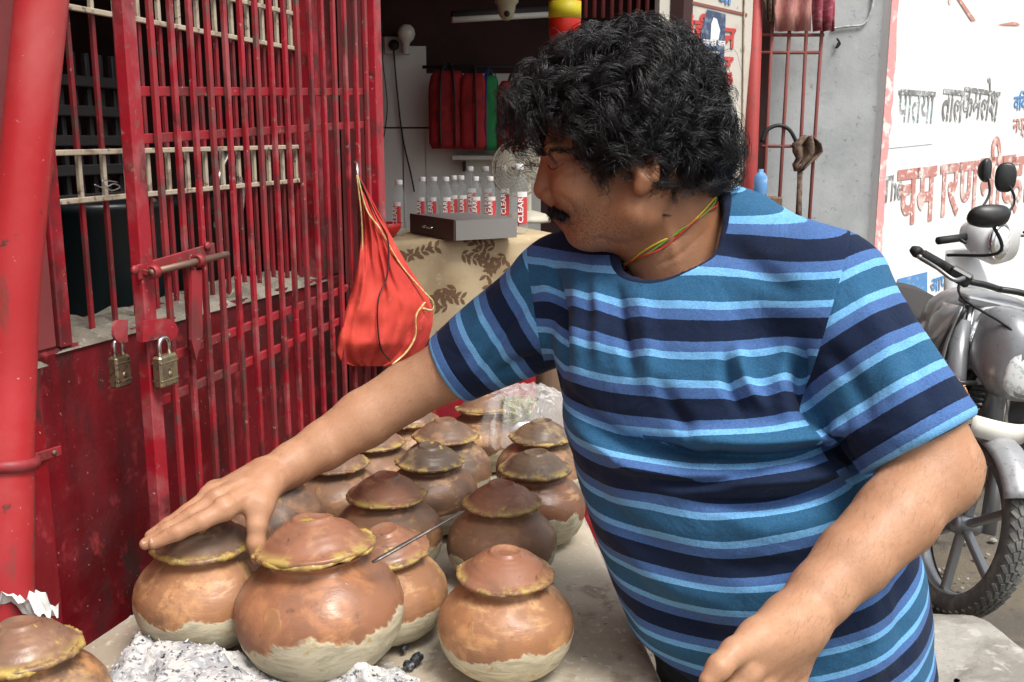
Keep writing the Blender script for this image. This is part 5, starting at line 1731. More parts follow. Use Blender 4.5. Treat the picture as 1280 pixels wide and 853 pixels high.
# school bags hanging on the wall
mat('bag_red', (0.30, 0.012, 0.014), .8, layers=[(12, .45, .65, (0.2, 0.008, 0.01))], bumps=[(60, .3, .003)])
mat('bag_green', (0.01, 0.19, 0.05), .7); mat('bag_blue', (0.012, 0.03, 0.16), .7); mat('bag_dark', (0.02, 0.016, 0.018), .7)
def backpack(px, py, wpx, hpx, off, mt, label, strips):
    c = bq(px, py, off)
    s = (c.y * _cP) / FPX
    W, H, D = wpx * s, hpx * s, .12
    e = empty('backpack', (c.x, c.y, c.z - H / 2)); tag(e, label, 'bag', 'bags hanging in the shop')
    gr = []
    for i in range(15):
        v = i / 14
        row = []
        for j in range(25):
            a = 2 * math.pi * j / 24
            ww = W / 2 * (1 - .22 * max(0, (v - .72) / .28) ** 2) * (1 if 0 < i < 14 else .85)
            dd = D / 2 * (1 - .35 * v) * (1 if 0 < i < 14 else .8)
            ca, sa = math.cos(a), math.sin(a)
            ex = .55
            row.append(c + Vector((ww * math.copysign(abs(ca) ** ex, ca), -dd * math.copysign(abs(sa) ** ex, sa) + .008 * mnoise.noise(Vector((a * 2, v * 5, px))), (v - .5) * H)))
        gr.append(row)
    mb = MB().sheet(gr)
    mb.add(gr[0][:-1], [tuple(range(24))], True); mb.add(gr[-1][:-1], [tuple(range(24))], True)
    mb.build('bag_body', mt, e)
    for k, mm in strips:
        MB().tube(curve_pts([c + Vector((W * k, -D * .52, -H * .47)), c + Vector((W * k * 1.02, -D * .56, 0)), c + Vector((W * k * .8, -D * .40, H * .44)), c + Vector((W * k * .3, -.0, H * .6))], 14), .010, 6, flat=.5).build('strap', mm, e)
    MB().tube(curve_pts([c + Vector((-W * .12, 0, H * .47)), c + Vector((0, .0, H * .6)), c + Vector((W * .12, 0, H * .47))], 10), .008, 6).build('handle', 'bag_dark', e)
backpack(560, 138, 48, 94, .18, 'bag_red', 'dark red bag with black straps hanging on the shop wall', ((-.18, 'bag_dark'), (.2, 'bag_dark')))
backpack(592, 140, 34, 92, .20, 'bag_red', 'narrow dark red bag hanging against the green bag', ((.1, 'bag_dark'),))
backpack(613, 142, 22, 90, .17, 'bag_green', 'green and blue bag hanging between two red bags', ((-.25, 'bag_blue'), (-.4, 'bag_blue')))
backpack(640, 146, 38, 86, .19, 'bag_red', 'dark red bag hanging behind the table fan', ())
rl = MB().tube([bq(528, 84, .10), bq(675, 84, .10)], .008, 8).build('hanging_rail', 'bag_dark'); tag(rl, 'dark rail the bags hang from in the shop', 'rail')
sh = empty('wall_shelf', bq(590, 196, .1)); tag(sh, 'narrow pale shelf under the hanging bags', 'shelf')
a, b = bq(565, 200, .16), bq(660, 194, .0)
MB().bbox(((a.x + b.x) / 2, BACKY - .10, (a.z + b.z) / 2), (b.x - a.x, .16, .022), None, .003).build('board', 'switch_white', sh)
for q in (.15, .85):
    MB().bbox((a.x + (b.x - a.x) * q, BACKY - .07, a.z - .035), (.012, .10, .05), None, .002).build('bracket', 'bag_dark', sh)
# ceiling tube, dome camera, red thing at the top
a, b = U(565, 25, 4.4), U(690, 18, 4.6)
tl = empty('tube_light', a); tag(tl, 'unlit white tube light under the dark shop ceiling', 'light')
MB().tube([a, b], .014, 10).build('tube', 'switch_white', tl); MB().tube([a + Vector((0, .01, .02)), b + Vector((0, .01, .02))], .02, 6).build('fitting', 'bag_dark', tl)
c = U(633, 3, 3.9)
dc = empty('dome_camera', c); tag(dc, 'small beige dome security camera under the shop ceiling', 'camera')
mat('beige_plastic', (0.36, 0.33, 0.22), .45)
MB().lathe([(0, .05), (.045, .05), (.047, .0), (.036, -.012), (.034, -.03), (.026, -.055), (.012, -.068), (0, -.07)], 22, c).build('housing', 'beige_plastic', dc)
MB().lathe([(0, 0), (.012, 0), (.010, .008), (0, .01)], 14, c + Vector((.002, -.026, -.045)), (0, -.8, -.6)).build('lens', 'black_rubber', dc)
c = U(706, 20, 3.4)
fe = empty('extinguisher', (c.x, c.y, c.z - .12)); tag(fe, 'red fire extinguisher ball with a yellow label above the curly hair', 'extinguisher')
mat('ext_red', (0.5, 0.02, 0.01), .3); mat('ext_yellow', (0.6, 0.5, 0.02), .5)
MB().lathe([(0, -.10), (.03, -.095), (.052, -.07), (.055, -.03), (.055, .06), (.045, .08), (.02, .095), (.012, .12), (0, .12)], 26, c).build('tank', 'ext_red', fe)
MB().lathe([(.0554, -.01), (.0558, -.01), (.0558, .045), (.0554, .045), (.0554, -.01)], 26, c).build('label_band', 'ext_yellow', fe)
MB().tube([c + Vector((0, 0, .11)), c + Vector((0, 0, 1.2))], .004, 6).build('hanger', 'bag_dark', fe)
# rolled shutter slats glimpsed above the hair
rs2 = empty('shutter_rods', U(770, 5, 3.6)); tag(rs2, 'row of dark red vertical rods hanging above the hair', 'rods')
for i in range(8):
    p = U(732 + i * 11, 0, 3.55)
    MB().tube([p + Vector((0, 0, .35)), p - Vector((0, 0, .06))], .008, 6).build('rod', 'room_red', rs2)

# ------------------------------------------------------------------ counter, cloth, tray, bottles
CZ = U(580, 300, 3.2).z
cA, cB = U(478, 303, 3.12), U(700, 291, 3.36)      # front top edge
cA.z = cB.z = CZ
cdv = (cB - cA).normalized(); cnv = Vector((cdv.y, -cdv.x, 0))      # towards the street
if cnv.y > 0: cnv = -cnv
ctr = empty('shop_counter', ((cA + cB) / 2).to_tuple()[:2] + (0,)); tag(ctr, 'red brown shop counter under a leaf patterned cloth', 'counter')
mat('counter_red', (0.28, 0.035, 0.02), .55, layers=[(6, .45, .65, (0.2, 0.02, 0.014))])
MB().prism([cA - cnv * .004 + Vector((0, 0, -.006)), cB - cnv * .004 + Vector((0, 0, -.006)), cB - cnv * .5 + Vector((0, 0, -.006)), cA - cnv * .5 + Vector((0, 0, -.006))], Vector((0, 0, -.03))).build('counter_top', 'counter_red', ctr)
q0, q1 = Vector((cA.x, cA.y, -.02)), Vector((cB.x, cB.y, -.02))
MB().prism([q0 - cnv * .03 + cdv * .02, q1 - cnv * .03 - cdv * .02, q1 - cnv * .47 - cdv * .02, q0 - cnv * .47 + cdv * .02], Vector((0, 0, CZ - .0165))).build('counter_body', 'counter_red', ctr)
mat('floral_cloth', (0.46, 0.36, 0.22), .85, layers=[(6, .45, .7, (0.36, 0.27, 0.15)), (40, .6, .7, (0.52, 0.43, 0.28))], bumps=[(300, .3, .001)], world=True)
mat('leaf_print', (0.15, 0.085, 0.045), .85)
LOWER = [(0, .33), (.12, .335), (.26, .315), (.38, .25), (.5, .225), (.62, .18), (.78, .145), (.9, .125), (1, .11)]
def lowlen(u): return float(np.interp(u, [a for a, b in LOWER], [b for a, b in LOWER]))
def cloth_pt(u, s):
    "u along the counter, s metres: negative lies on top, positive hangs down"
    p = cA + cdv * ((cB - cA).length * u)
    if s < 0:
        return p + cnv * (s + .004) + Vector((0, 0, .002 + .0015 * mnoise.noise(Vector((u * 12, s * 12, 0)))))
    b = .010 + .010 * math.sin(u * 19) * min(1, s / .1) + .012 * mnoise.noise(Vector((u * 5, s * 4, 9)))
    return p + cnv * (b * min(1, s / .02 + .15)) - Vector((0, 0, s))
gr = []
NU = 90
for i in range(NU + 1):
    u = i / NU
    row = [cloth_pt(u, -.45 + .45 * k / 8) for k in range(8)]
    for k in range(25): row.append(cloth_pt(u, lowlen(u) * k / 24))
    gr.append(row)
cloth = MB().sheet(gr).build('counter_cloth', 'floral_cloth'); tag(cloth, 'cream cloth printed with brown leaves draped over the shop counter', 'cloth')
mb = MB()
lr = random.Random(5)
Lc = (cB - cA).length
def leaf_at(u, s, ang, ln):
    pts = []
    for t, wd in ((0, 0), (.3, .17), (.55, .2), (.8, .12), (1, 0)):
        pts.append((t, wd))
    poly = [(t, wd) for t, wd in pts] + [(t, -wd) for t, wd in pts[-2:0:-1]]
    out = []
    for t, wd in poly:
        x, y = ln * t, ln * wd
        uu = u + (x * math.cos(ang) - y * math.sin(ang)) / Lc; ss = s + x * math.sin(ang) + y * math.cos(ang)
        if not (0 < uu < 1) or not (-.02 < ss < lowlen(uu) - .004): return
        out.append(cloth_pt(uu, max(ss, .001)) + cnv * .0016)
    mb.add(out, [tuple(range(len(out)))])
for k in range(18):
    u, s = (k % 6 + lr.uniform(.1, .9)) / 6, (k // 6) * .10 + lr.uniform(.02, .06)
    a = lr.choice((-.5, .3, 2.6, 3.6)) + lr.uniform(-.3, .3)
    for j in range(5):
        u += math.cos(a) * .022 / Lc; s += math.sin(a) * .022; a += lr.uniform(-.35, .35)
        for sg in (-1, 1): leaf_at(u, s, a + sg * .8, lr.uniform(.024, .034))
        leaf_at(u - .012 * math.cos(a) / Lc, s - .012 * math.sin(a), a, .03) if j % 2 else None
lp_ = mb.build('leaf_pattern', 'leaf_print', cloth)
lp_['kind'] = 'stuff'
# steel drawer box
def cpt(px, py, z):                               # point on a horizontal plane
    return on_z(px, py, z)
ta, tb, tc_ = cpt(516, 291, CZ + .004), cpt(570, 301, CZ + .004), cpt(646, 297, CZ + .004)
HB = .062
bx = empty('cash_drawer', ta); tag(bx, 'low steel drawer box with a dark handled end on the shop counter', 'drawer')
td = ta + (tc_ - tb)
mat('brushed', (0.30, 0.285, 0.27), .42, .45, layers=[(20, .5, .7, (0.3, 0.29, 0.28))]); mat('dark_wood', (0.055, 0.03, 0.025), .45)
MB().prism([ta, tb, tc_, td], Vector((0, 0, HB))).build('box_body', 'brushed', bx)
dv = (tb - ta).normalized(); nv = Vector((dv.y, -dv.x, 0)); nv = nv if nv.y < 0 else -nv
MB().prism([ta + nv * .003 - dv * .002, tb + nv * .003 + dv * .002, tb + nv * .009 + dv * .002, ta + nv * .009 - dv * .002], Vector((0, 0, HB + .003))).build('drawer_front', 'dark_wood', bx)
hc = (ta + tb) / 2 + nv * .012 + Vector((0, 0, HB * .5))
MB().tube(curve_pts([hc - dv * .03, hc - dv * .028 + nv * .014, hc + dv * .028 + nv * .014, hc + dv * .03], 14), .0035, 8).build('pull', 'steel', bx)
# bottles
def glassy(name, tint, rough, alpha):
    m = bpy.data.materials.new(name); m.use_nodes = True
    b = m.node_tree.nodes['Principled BSDF']
    b.inputs['Base Color'].default_value = (*tint, 1); b.inputs['Roughness'].default_value = rough
    b.inputs['Alpha'].default_value = alpha; b.inputs['Specular IOR Level'].default_value = .9
    MATS[name] = m
glassy('pet_plastic', (.55, .62, .62), .05, .15)
mat('cap_white', (0.75, 0.75, 0.73), .4); mat('label_red', (0.55, 0.05, 0.05), .5); mat('ink_white', (0.78, 0.76, 0.74), .5)
def bottle_proto():
    e = empty('water_bottle')
    pf = [(0, .002), (.022, 0), (.029, .006), (.03, .012)]
    for k in range(8):
        z = .02 + k * .0145
        pf += [(.0305, z), (.029, z + .006), (.0305, z + .012)]
    pf += [(.030, .142), (.028, .155), (.021, .172), (.014, .183), (.0125, .190), (.0125, .196)]
    MB().lathe(pf, 22).build('bottle_body', 'pet_plastic', e)
    MB().lathe([(.0, .192), (.0148, .192), (.0152, .195), (.0152, .208), (.014, .2105), (0, .211)], 20).build('cap', 'cap_white', e)
    gr = []
    for i in range(2):
        gr.append([Vector((.0318 * math.sin(a), -.0318 * math.cos(a), .03 + .082 * i)) for a in np.linspace(-.55, .55, 9)])
    lb = MB().sheet(gr).build('label', 'label_red', e)
    gr = []
    for i in range(2):
        gr.append([Vector((.0322 * math.sin(a), -.0322 * math.cos(a), .112 + .016 * i)) for a in np.linspace(-.55, .55, 9)])
    MB().sheet(gr).build('label_top', 'ink_white', lb)
    tx = text_mesh('lettering', 'CLEAR', .026, 'ink_white', lb, .0006, .0001)
    tx.rotation_euler = (RAD(90), RAD(-90), RAD(0))
    tx.rotation_euler = Matrix(((0, -1, 0), (0, 0, -1), (1, 0, 0))).to_euler()
    tx.location = (.0005, -.0334, .034)
    return e
BPROTO = bottle_proto()
first = [True]
def bottle(px, ybase, zbase, sc, label, back=0.0):
    p = on_z(px, ybase, zbase)
    if first[0]: e = BPROTO; first[0] = False
    else: e = copy_tree(BPROTO)
    e.location = (p.x, p.y, zbase)
    e.scale = (sc * .92, sc * .92, sc)
    e.rotation_euler = (0, 0, rng.uniform(-.3, .5))
    tag(e, label, 'bottle', 'water bottles on the shop counter')
zt_ = CZ + .004
bottle(500, 294, zt_, .86, 'water bottle standing apart beside the small red bowl')
for x in (529, 543, 558): bottle(x, 285, zt_, .86, 'small water bottle in the row behind the steel drawer box')
for x in (568, 577): bottle(x, 281, zt_, .86, 'small water bottle squeezed behind the front row of the drawer box')
for x in (595, 613): bottle(x, 284, zt_, .86, 'small water bottle in the row behind the steel drawer box')
for x in (588, 607): bottle(x, 277, zt_, 1.0, 'tall water bottle at the back of the cluster in front of the fan')
bottle(630, 279, zt_, 1.02, 'tall water bottle just behind the far end of the drawer box')
bottle(649, 292, zt_, 1.10, 'tallest water bottle standing at the front edge beside the drawer box')
# small red bowl
mat('red_plastic', (0.5, 0.02, 0.015), .35)
p = on_z(482, 296, zt_)
o = MB().lathe([(0, 0), (.03, 0), (.045, .02), (.055, .045), (.052, .045), (.04, .02), (0, .006)], 24, (0, 0, 0)).build('plastic_bowl', 'red_plastic'); o.location = (p.x, p.y, zt_)
tag(o, 'small red plastic bowl at the gate end of the counter', 'bowl')
# table fan
fan = empty('table_fan', on_z(672, 281, zt_)); tag(fan, 'cream table fan with a round wire guard behind the bottles', 'fan')
mat('fan_cream', (0.50, 0.47, 0.38), .45); 
fc = on_z(650, 280, zt_); fc = Vector((fc.x, fc.y + .02, U(647, 213, 3.5).z))
fax = Vector((-.35, -.93, .1)).normalized(); F = frame(fax)
RF = .105
for r_ in np.linspace(.02, 1, 9):
    MB().tube([fc + fax * (.045 * (1 - r_ * r_) + .02) + F @ Vector((0, RF * r_ * math.cos(a), RF * r_ * math.sin(a))) for a in np.linspace(0, 2 * math.pi, 33)[:-1]], .0016 if r_ < 1 else .004, 5, closed=True).build('guard_ring', 'fan_cream', fan)
for k in range(28):
    a = 2 * math.pi * k / 28
    MB().tube([fc + fax * (.045 * (1 - r_ * r_) + .02) + F @ Vector((0, RF * r_ * math.cos(a), RF * r_ * math.sin(a))) for r_ in (.15, .5, .8, 1)], .0011, 4).build('guard_wire', 'fan_cream', fan)
for k in range(3):
    a = 2 * math.pi * k / 3 + .5
    gr = []
    for r_ in np.linspace(.15, .88, 6):
        gr.append([fc + fax * (.012 * s) + F @ Vector((0, RF * r_ * math.cos(a + s * .5 * (.6 + r_ * .5)), RF * r_ * math.sin(a + s * .5 * (.6 + r_ * .5)))) for s in np.linspace(-1, 1, 6)])
    MB().sheet(gr).build('blade', 'fan_cream', fan)
MB().lathe([(0, .07), (.02, .065), (.036, .045), (.04, 0), (.036, -.06), (.02, -.075), (0, -.078)], 20, fc - fax * .06, fax).build('motor', 'fan_cream', fan)
fb = on_z(672, 281, zt_)
MB().tube(curve_pts([fc - fax * .06, fc - fax * .08 - Vector((0, 0, .06)), Vector((fc.x + .03, fc.y + .08, zt_ + .03))], 12), .016, 10).build('stand', 'fan_cream', fan)
MB().lathe([(0, 0), (.09, 0), (.092, .012), (.07, .03), (.03, .042), (0, .045)], 28, (fc.x + .03, fc.y + .08, zt_)).build('base', 'fan_cream', fan)

# ------------------------------------------------------------------ red cloth bag hung on the gate
BAGN = (OUT * .75 - C_D * .5); BAGN.z = 0; BAGN.normalize()
bag0 = gp(gt(448, 300)[0], 0, .03)
def bagp(px, py, off): return on_plane(px, py, bag0 + BAGN * off, BAGN)
mat('bag_cloth', (0.58, 0.055, 0.035), .8, layers=[(8, .42, .68, (0.46, 0.032, 0.026)), (40, .58, .75, (0.64, 0.11, 0.07))], bumps=[(220, .25, .001), (14, .3, .006, (6, 6, .7))], world=True)
mat('gold_trim', (0.50, 0.34, 0.12), .5, layers=[(120, .45, .6, (0.66, 0.54, 0.3))], world=True)
hb_ = empty('cloth_bag', bagp(480, 455, 0)); tag(hb_, 'pleated red cloth bag with gold trim hanging from the gate', 'bag')
BROWS = [(222, 444, 450), (250, 450, 465), (280, 452, 481), (310, 450, 497), (340, 445, 515), (365, 439, 532), (385, 433, 541), (405, 427, 541), (425, 422, 536), (442, 420, 527), (452, 424, 512), (458, 440, 492)]
for side, nm in ((1, 'bag_front'), (-1, 'bag_back')):
    gr = []
    for k in range(48):
        t = k / 47 * (len(BROWS) - 1); i = min(int(t), len(BROWS) - 2); f = t - i
        y, xl, xr_ = [BROWS[i][j] * (1 - f) + BROWS[i + 1][j] * f for j in range(3)]
        row = []
        fill = min(1, (y - 222) / 150) * (1 if y < 430 else max(.12, (462 - y) / 32))
        for j in range(61):
            u = j / 60
            th = math.sin(math.pi * u) ** .6
            pl = .0058 * math.sin(u * 40 + 3.5 * mnoise.noise(Vector((u * 3, y * .012, 4)))) * (.5 + mnoise.noise(Vector((u * 7, y * .02, 8)))) * (1 - .55 * min(1, max(0, (y - 330) / 120))) * min(1, th * 2)
            dp_ = side * (.042 * th * fill + .004) + pl + .010 * mnoise.noise(Vector((u * 4, y * .02, side))) + .004 * mnoise.noise(Vector((u * 9, y * .05, side + 3)))
            row.append(bagp(xl + (xr_ - xl) * u, y, dp_ if 0 < j < 60 else 0))
        gr.append(row)
    MB().sheet(gr).build(nm, 'bag_cloth', hb_)
for pts, off in ((((447, 219), (458, 262), (476, 288), (500, 330), (528, 363), (541, 377), (540, 388), (528, 386)), .03), (((446, 219), (451, 262), (453, 300), (451, 345)), .012), (((531, 378), (520, 395), (519, 420), (508, 440), (490, 456)), .046)):
    MB().tube(curve_pts([bagp(x, y, off) for x, y in pts], 40), .0032, 6, flat=.5).build('trim', 'gold_trim', hb_)
MB().tube(curve_pts([bagp(x, y, o) for x, y, o in ((450, 225, .02), (470, 270, .03), (485, 300, .035), (484, 345, .045), (474, 370, .05), (472, 400, .052), (476, 435, .045), (488, 452, .028))], 50), .0016, 5).build('cord', 'wire', hb_)
for (x, y) in ((446, 217), (449, 200)):
    pass
MB().tube([bagp(447, 221, .0), bagp(446, 205, -.02), gp(gt(446, 203)[0], gt(446, 203)[1], -.004)], .003, 6).build('hook', 'steel', hb_)

# old wooden post by the shirt
wp = MB(); 
mat('old_wood', (0.16, 0.10, 0.06), .85, layers=[(14, .45, .65, (0.09, 0.055, 0.035), (4, 4, .4))], bumps=[(20, .6, .006, (5, 5, .4))])
pb_ = U(686, 560, 2.25)
o = MB().tube([Vector((pb_.x + .0, pb_.y, -.01 + i * .1)) + Vector((.01 * mnoise.noise(Vector((i, 0, 0))), 0, 0)) for i in range(13)], [.03 + .006 * mnoise.noise(Vector((i * .7, 2, 0))) for i in range(13)], 12).build('wooden_post', 'old_wood')
tag(o, 'rough old wooden post standing behind the clear plastic bag', 'post')
rb = MB().prism([Vector((x, y, -.01)) for x, y in ((-.20, 2.55), (.28, 2.62), (.28, 2.66), (-.20, 2.59))], Vector((0, 0, 1.02))).build('low_red_board', 'red_wall_paint')
tag(rb, 'low red board standing in the shop opening behind the pots', 'board')

# ================================================================== right hand side: sign, post, grille, walls
mat('sign_white', (0.55, 0.52, 0.46), .6, layers=[(5, .5, .7, (0.46, 0.43, 0.37)), (40, .64, .72, (0.36, 0.30, 0.25))], bumps=[(30, .2, .003)], world=True)
mat('sign_line', (0.25, 0.09, 0.07), .6); mat('poster_blue', (0.055, 0.08, 0.14), .5, layers=[(30, .5, .62, (0.16, 0.20, 0.27))], world=True)
mat('sign_red', (0.50, 0.06, 0.055), .6, layers=[(40, .62, .72, (0.6, 0.4, 0.35))], world=True)
mat('post_red', (0.36, 0.05, 0.045), .6, layers=[(12, .5, .68, (0.24, 0.05, 0.045)), (40, .62, .7, (0.12, 0.06, 0.05))], bumps=[(50, .4, .003)], world=True)
SG0, SG1 = U(822, 100, 4.62), U(937, 100, 5.0)
sdir = Vector((SG1.x - SG0.x, SG1.y - SG0.y, 0)).normalized(); snrm = Vector((sdir.y, -sdir.x, 0))
if snrm.y > 0: snrm = -snrm
def sgp(px, py, off=0.0): return on_plane(px, py, SG0 + snrm * off, snrm)
sign = empty('sign_board', (SG0.x, SG0.y, 0)); tag(sign, 'tall white sign board with red lettering beside the red post', 'sign')
MB().prism([Vector((SG0.x, SG0.y, .1)), Vector((SG1.x, SG1.y, .1)), Vector((SG1.x, SG1.y, 2.9)), Vector((SG0.x, SG0.y, 2.9))], -snrm * .03).build('board', 'sign_white', sign)
a, b = sgp(850, 0, .003), sgp(934, 19, .003)
bar('rule_line', a, b, .002, .014, 'sign_line', sign, .0004)
for pxx in (935,):
    bar('edge_strip', sgp(931, -30, .004), sgp(928, 215, .004), .006, .022, 'cream_paint', sign, .001)
SR = Matrix((sdir, Vector((0, 0, 1)), snrm)).transposed()
def sign_text(body, px, py, hpx, m, parent, fn=sgp, Rm=SR, off=.006, offs=.0, shx=1.0, rot=0.0, nm='lettering', shear=0.0):
    p = fn(px, py, off)
    s = proj(p)[2] / FPX
    o = text_mesh(nm, body, hpx * s * 1.0, m, parent, offs, .0006, 1.0, shear)
    R4 = (Rm @ Matrix.Rotation(rot, 3, 'Z')).to_4x4()
    o.matrix_basis = Matrix.Translation(p) @ R4 @ Matrix.Diagonal((shx, 1, 1, 1))
    return o
sign_text('हांडी', 849, 46, 33, 'sign_red', sign, offs=.004)
sign_text('न', 905, 59, 36, 'sign_red', sign, offs=.004)
sign_text('ट्रु'[0] + 'ु', 903, 95, 36, 'sign_red', sign, offs=.004)
sign_text('ञा', 898, 3, 24, 'letter_blue', sign, offs=.004)
po = [sgp(x, y, .008) for x, y in ((877, 96), (904, 92), (907, 18), (884, 12), (876, 40))]
MB().prism(po, snrm * .002).build('poster', 'poster_blue', sign)
for k, (x, y, h) in enumerate(((879, 56, 7), (885, 70, 6))):
    sign_text(('नमस्ते जल', 'कल न')[k], x, y, h + 3, 'ink_white', sign, off=.0115, offs=.0008, nm='poster_text')
# dim figure-like blot on the poster
MB().prism([sgp(x, y, .0105) for x, y in ((888, 50), (898, 50), (900, 38), (896, 24), (892, 22), (889, 30))], snrm * .001).build('poster_picture', 'pale_blue', sign)
# red post
pp0, pp1 = U(944, -30, 5.02), U(940, 330, 5.02)
post = empty('red_post', (pp0.x, pp0.y, 0)); tag(post, 'red painted steel post between the sign board and the wall grille', 'post')
MB().tube([Vector((pp0.x, pp0.y, 3.0)), Vector((pp1.x - .01, pp1.y, -.01))], .034, 16).build('post_tube', 'post_red', post)
MB().tube(curve_pts([Vector((pp0.x - .05, pp0.y - .03, 2.6)), Vector((pp0.x - .045, pp0.y - .03, 1.9)), Vector((pp0.x - .06, pp0.y - .03, 1.2))], 12), .004, 5).build('wire', 'letter_grey', post)
# grey wall
GW = 5.45
gwl, gwr = U(930, 200, GW / .98), U(1094, 200, GW / .98)
GWY = 5.42
def gwp(px, py, off=0.0): return on_plane(px, py, Vector((0, GWY - off, 0)), Vector((0, -1, 0)))
xl_, xr_ = gwp(930, 200).x, gwp(1093, 200).x
gw = empty('grey_wall', ((xl_ + xr_) / 2, GWY, 0)); tag(gw, 'rough grey plastered wall between the grille and the painted wall', 'wall')
MB().bbox(((xl_ + xr_) / 2 - .1, GWY + .10, 1.48), (xr_ - xl_ + .2, .2, 3.0), None, .01).build('plaster', 'grey_wall', gw)
MB().tube(curve_pts([gwp(x, y, .012) for x, y in ((1040, 36), (1062, 33), (1080, 30), (1090, 10), (1092, -20))], 24), .006, 6).build('wall_cable', 'letter_grey', gw)
MB().tube(curve_pts([gwp(x, y, .02) for x, y in ((1046, 48), (1050, 55), (1045, 60), (1049, 52))], 16), .005, 6).build('hook', 'wire', gw)
# grille in front of the grey wall
GY = GWY - .22
def ggp(px, py): return on_plane(px, py, Vector((0, GY, 0)), Vector((0, -1, 0)))
gg = empty('wall_grille', (ggp(990, 200).x, GY, 0)); tag(gg, 'rusty red bar grille standing before the grey wall with cloths hung on it', 'grille')
mat('rust_red', (0.25, 0.07, 0.06), .65, layers=[(30, .5, .65, (0.17, 0.09, 0.075))], world=True)
for (x0, x1) in ((967, 955), (989, 975), (1010, 998), (1030, 1014)):
    a, b = ggp(x0, 0), ggp(x1, 240); d = (b - a)
    MB().tube([a - d * 1.0, Vector(a + d * (-(a.z + .0) / d.z))], .0095, 8).build('upright', 'rust_red', gg)
for y, xa, xb in ((44, 951, 1030), (66, 951, 1026), (183, 951, 1018)):
    MB().tube([ggp(xa, y), ggp(xb, y)], .0085, 8).build('rail', 'rust_red', gg)
hoop = MB().tube(curve_pts([ggp(x, y) - Vector((0, .016, 0)) for x, y in ((951, 178), (958, 163), (972, 157), (985, 162), (993, 175), (997, 190))], 24), .010, 8).build('hoop', 'black_rubber', gg)
mat('rag_brown', (0.16, 0.11, 0.075), .9, layers=[(40, .45, .6, (0.08, 0.05, 0.04))], bumps=[(60, .6, .006)])
mat('rag_red', (0.30, 0.05, 0.08), .85, layers=[(18, .45, .6, (0.38, 0.16, 0.16), (1, 1, 3))], bumps=[(30, .4, .006)])
mat('rag_pink', (0.50, 0.24, 0.20), .85, layers=[(18, .45, .6, (0.42, 0.17, 0.16), (3, 1, 1))], bumps=[(30, .4, .006)])
def rag(name, rows, m, label, off, seed, parent=None):
    gr = []
    for (y, xl0, xr0) in rows:
        r = []
        for j in range(19):
            u = j / 18
            p = ggp(xl0 + (xr0 - xl0) * u, y)
            p.y -= off + .022 * math.sin(u * 14 + seed + y * .02) + .012 * mnoise.noise(Vector((u * 5, y * .05, seed)))
            r.append(p)
        gr.append(r)
    o = MB().sheet(gr).build(name, m)
    sm_ = o.modifiers.new('thickness', 'SOLIDIFY'); sm_.thickness = .006
    return tag(o, label, 'cloth')
rag('hanging_cloth', [(-40, 962, 1012), (-10, 963, 1011), (15, 964, 1010), (40, 965, 1010)], 'rag_pink', 'faded pink cloth hung over the top of the wall grille', .03, 1)
rag('hanging_cloth', [(-40, 1012, 1044), (-10, 1013, 1043), (20, 1014, 1042), (40, 1016, 1041)], 'rag_red', 'dark red cloth hung at the corner of the wall grille', .03, 4)
rag('hanging_cloth', [(-40, 951, 966), (0, 952, 967), (28, 955, 965)], 'rag_brown', 'dark cloth hung next to the red post on the wall grille', .03, 7)
rag('knotted_rag', [(170, 1004, 1014), (180, 990, 1024), (190, 990, 1026), (198, 994, 1018), (206, 990, 1008), (214, 992, 1000)], 'rag_brown', 'brown rag knotted on the wall grille rail', .03, 2)
st_ = MB().tube([ggp(998, 205) - Vector((0, .03, 0)), ggp(996, 330) - Vector((0, .03, 0))], .014, 8).build('broom_handle', 'rag_brown'); tag(st_, 'thin brown stick hanging below the knotted rag', 'stick')
p = on_z(951, 235, 1.22)
bb = U(951, 222, 4.9)
o = MB().lathe([(0, 0), (.03, 0), (.032, .01), (.032, .09), (.02, .11), (.012, .115), (.012, .13), (0, .13)], 18, (0, 0, 0)).build('blue_bottle', 'letter_blue'); o.location = (bb.x, bb.y, bb.z - .09); tag(o, 'small blue bottle on a crate by the red post', 'bottle')
o = MB().bbox((bb.x, bb.y + .02, (bb.z - .09) / 2 - .005), (.2, .14, bb.z - .088), None, .006).build('wooden_crate', 'old_wood'); tag(o, 'tall wooden crate behind the man carrying the blue bottle', 'crate')

# white painted wall with lettering
wd_ = Vector((math.sin(RAD(56)), math.cos(RAD(56)), 0)); wnm = Vector((wd_.y, -wd_.x, 0))
WW0 = Vector((xr_ + .02, GWY - .03, 0))
def wwp(px, py, off=0.0): return on_plane(px, py, WW0 + wnm * off, wnm)
ww = empty('painted_wall', WW0 + wd_ * 1.5); tag(ww, 'white advertising wall with faded red and grey lettering', 'wall')
MB().prism([WW0 + Vector((0, 0, -.02)), WW0 + wd_ * 6 + Vector((0, 0, -.02)), WW0 + wd_ * 6 + Vector((0, 0, 3.4)), WW0 + Vector((0, 0, 3.4))], -wnm * .22).build('plaster', 'white_wall', ww)
gr = []
for i in range(60):
    z = -.02 + 3.4 * i / 59
    wv = .02 * mnoise.noise(Vector((0, 3, z * 4))) + .012 * mnoise.noise(Vector((0, 7, z * 19)))
    gr.append([WW0 + wnm * .004 + wd_ * (-.002) + Vector((0, 0, z)), WW0 + wnm * .004 + wd_ * (.062 + wv) + Vector((0, 0, z))])
MB().sheet(gr).build('edge_stripe', 'pink_edge', ww)
wang = math.atan2(.055, 1)
WR = Matrix((wd_, Vector((0, 0, 1)), wnm)).transposed()
def wall_text(body, px, py, hpx, m, offs=.006, shx=1.0, rot=.055, shear=0.0): return sign_text(body, px, py, hpx, m, ww, wwp, WR, .004, offs, shx, rot, 'lettering', shear)
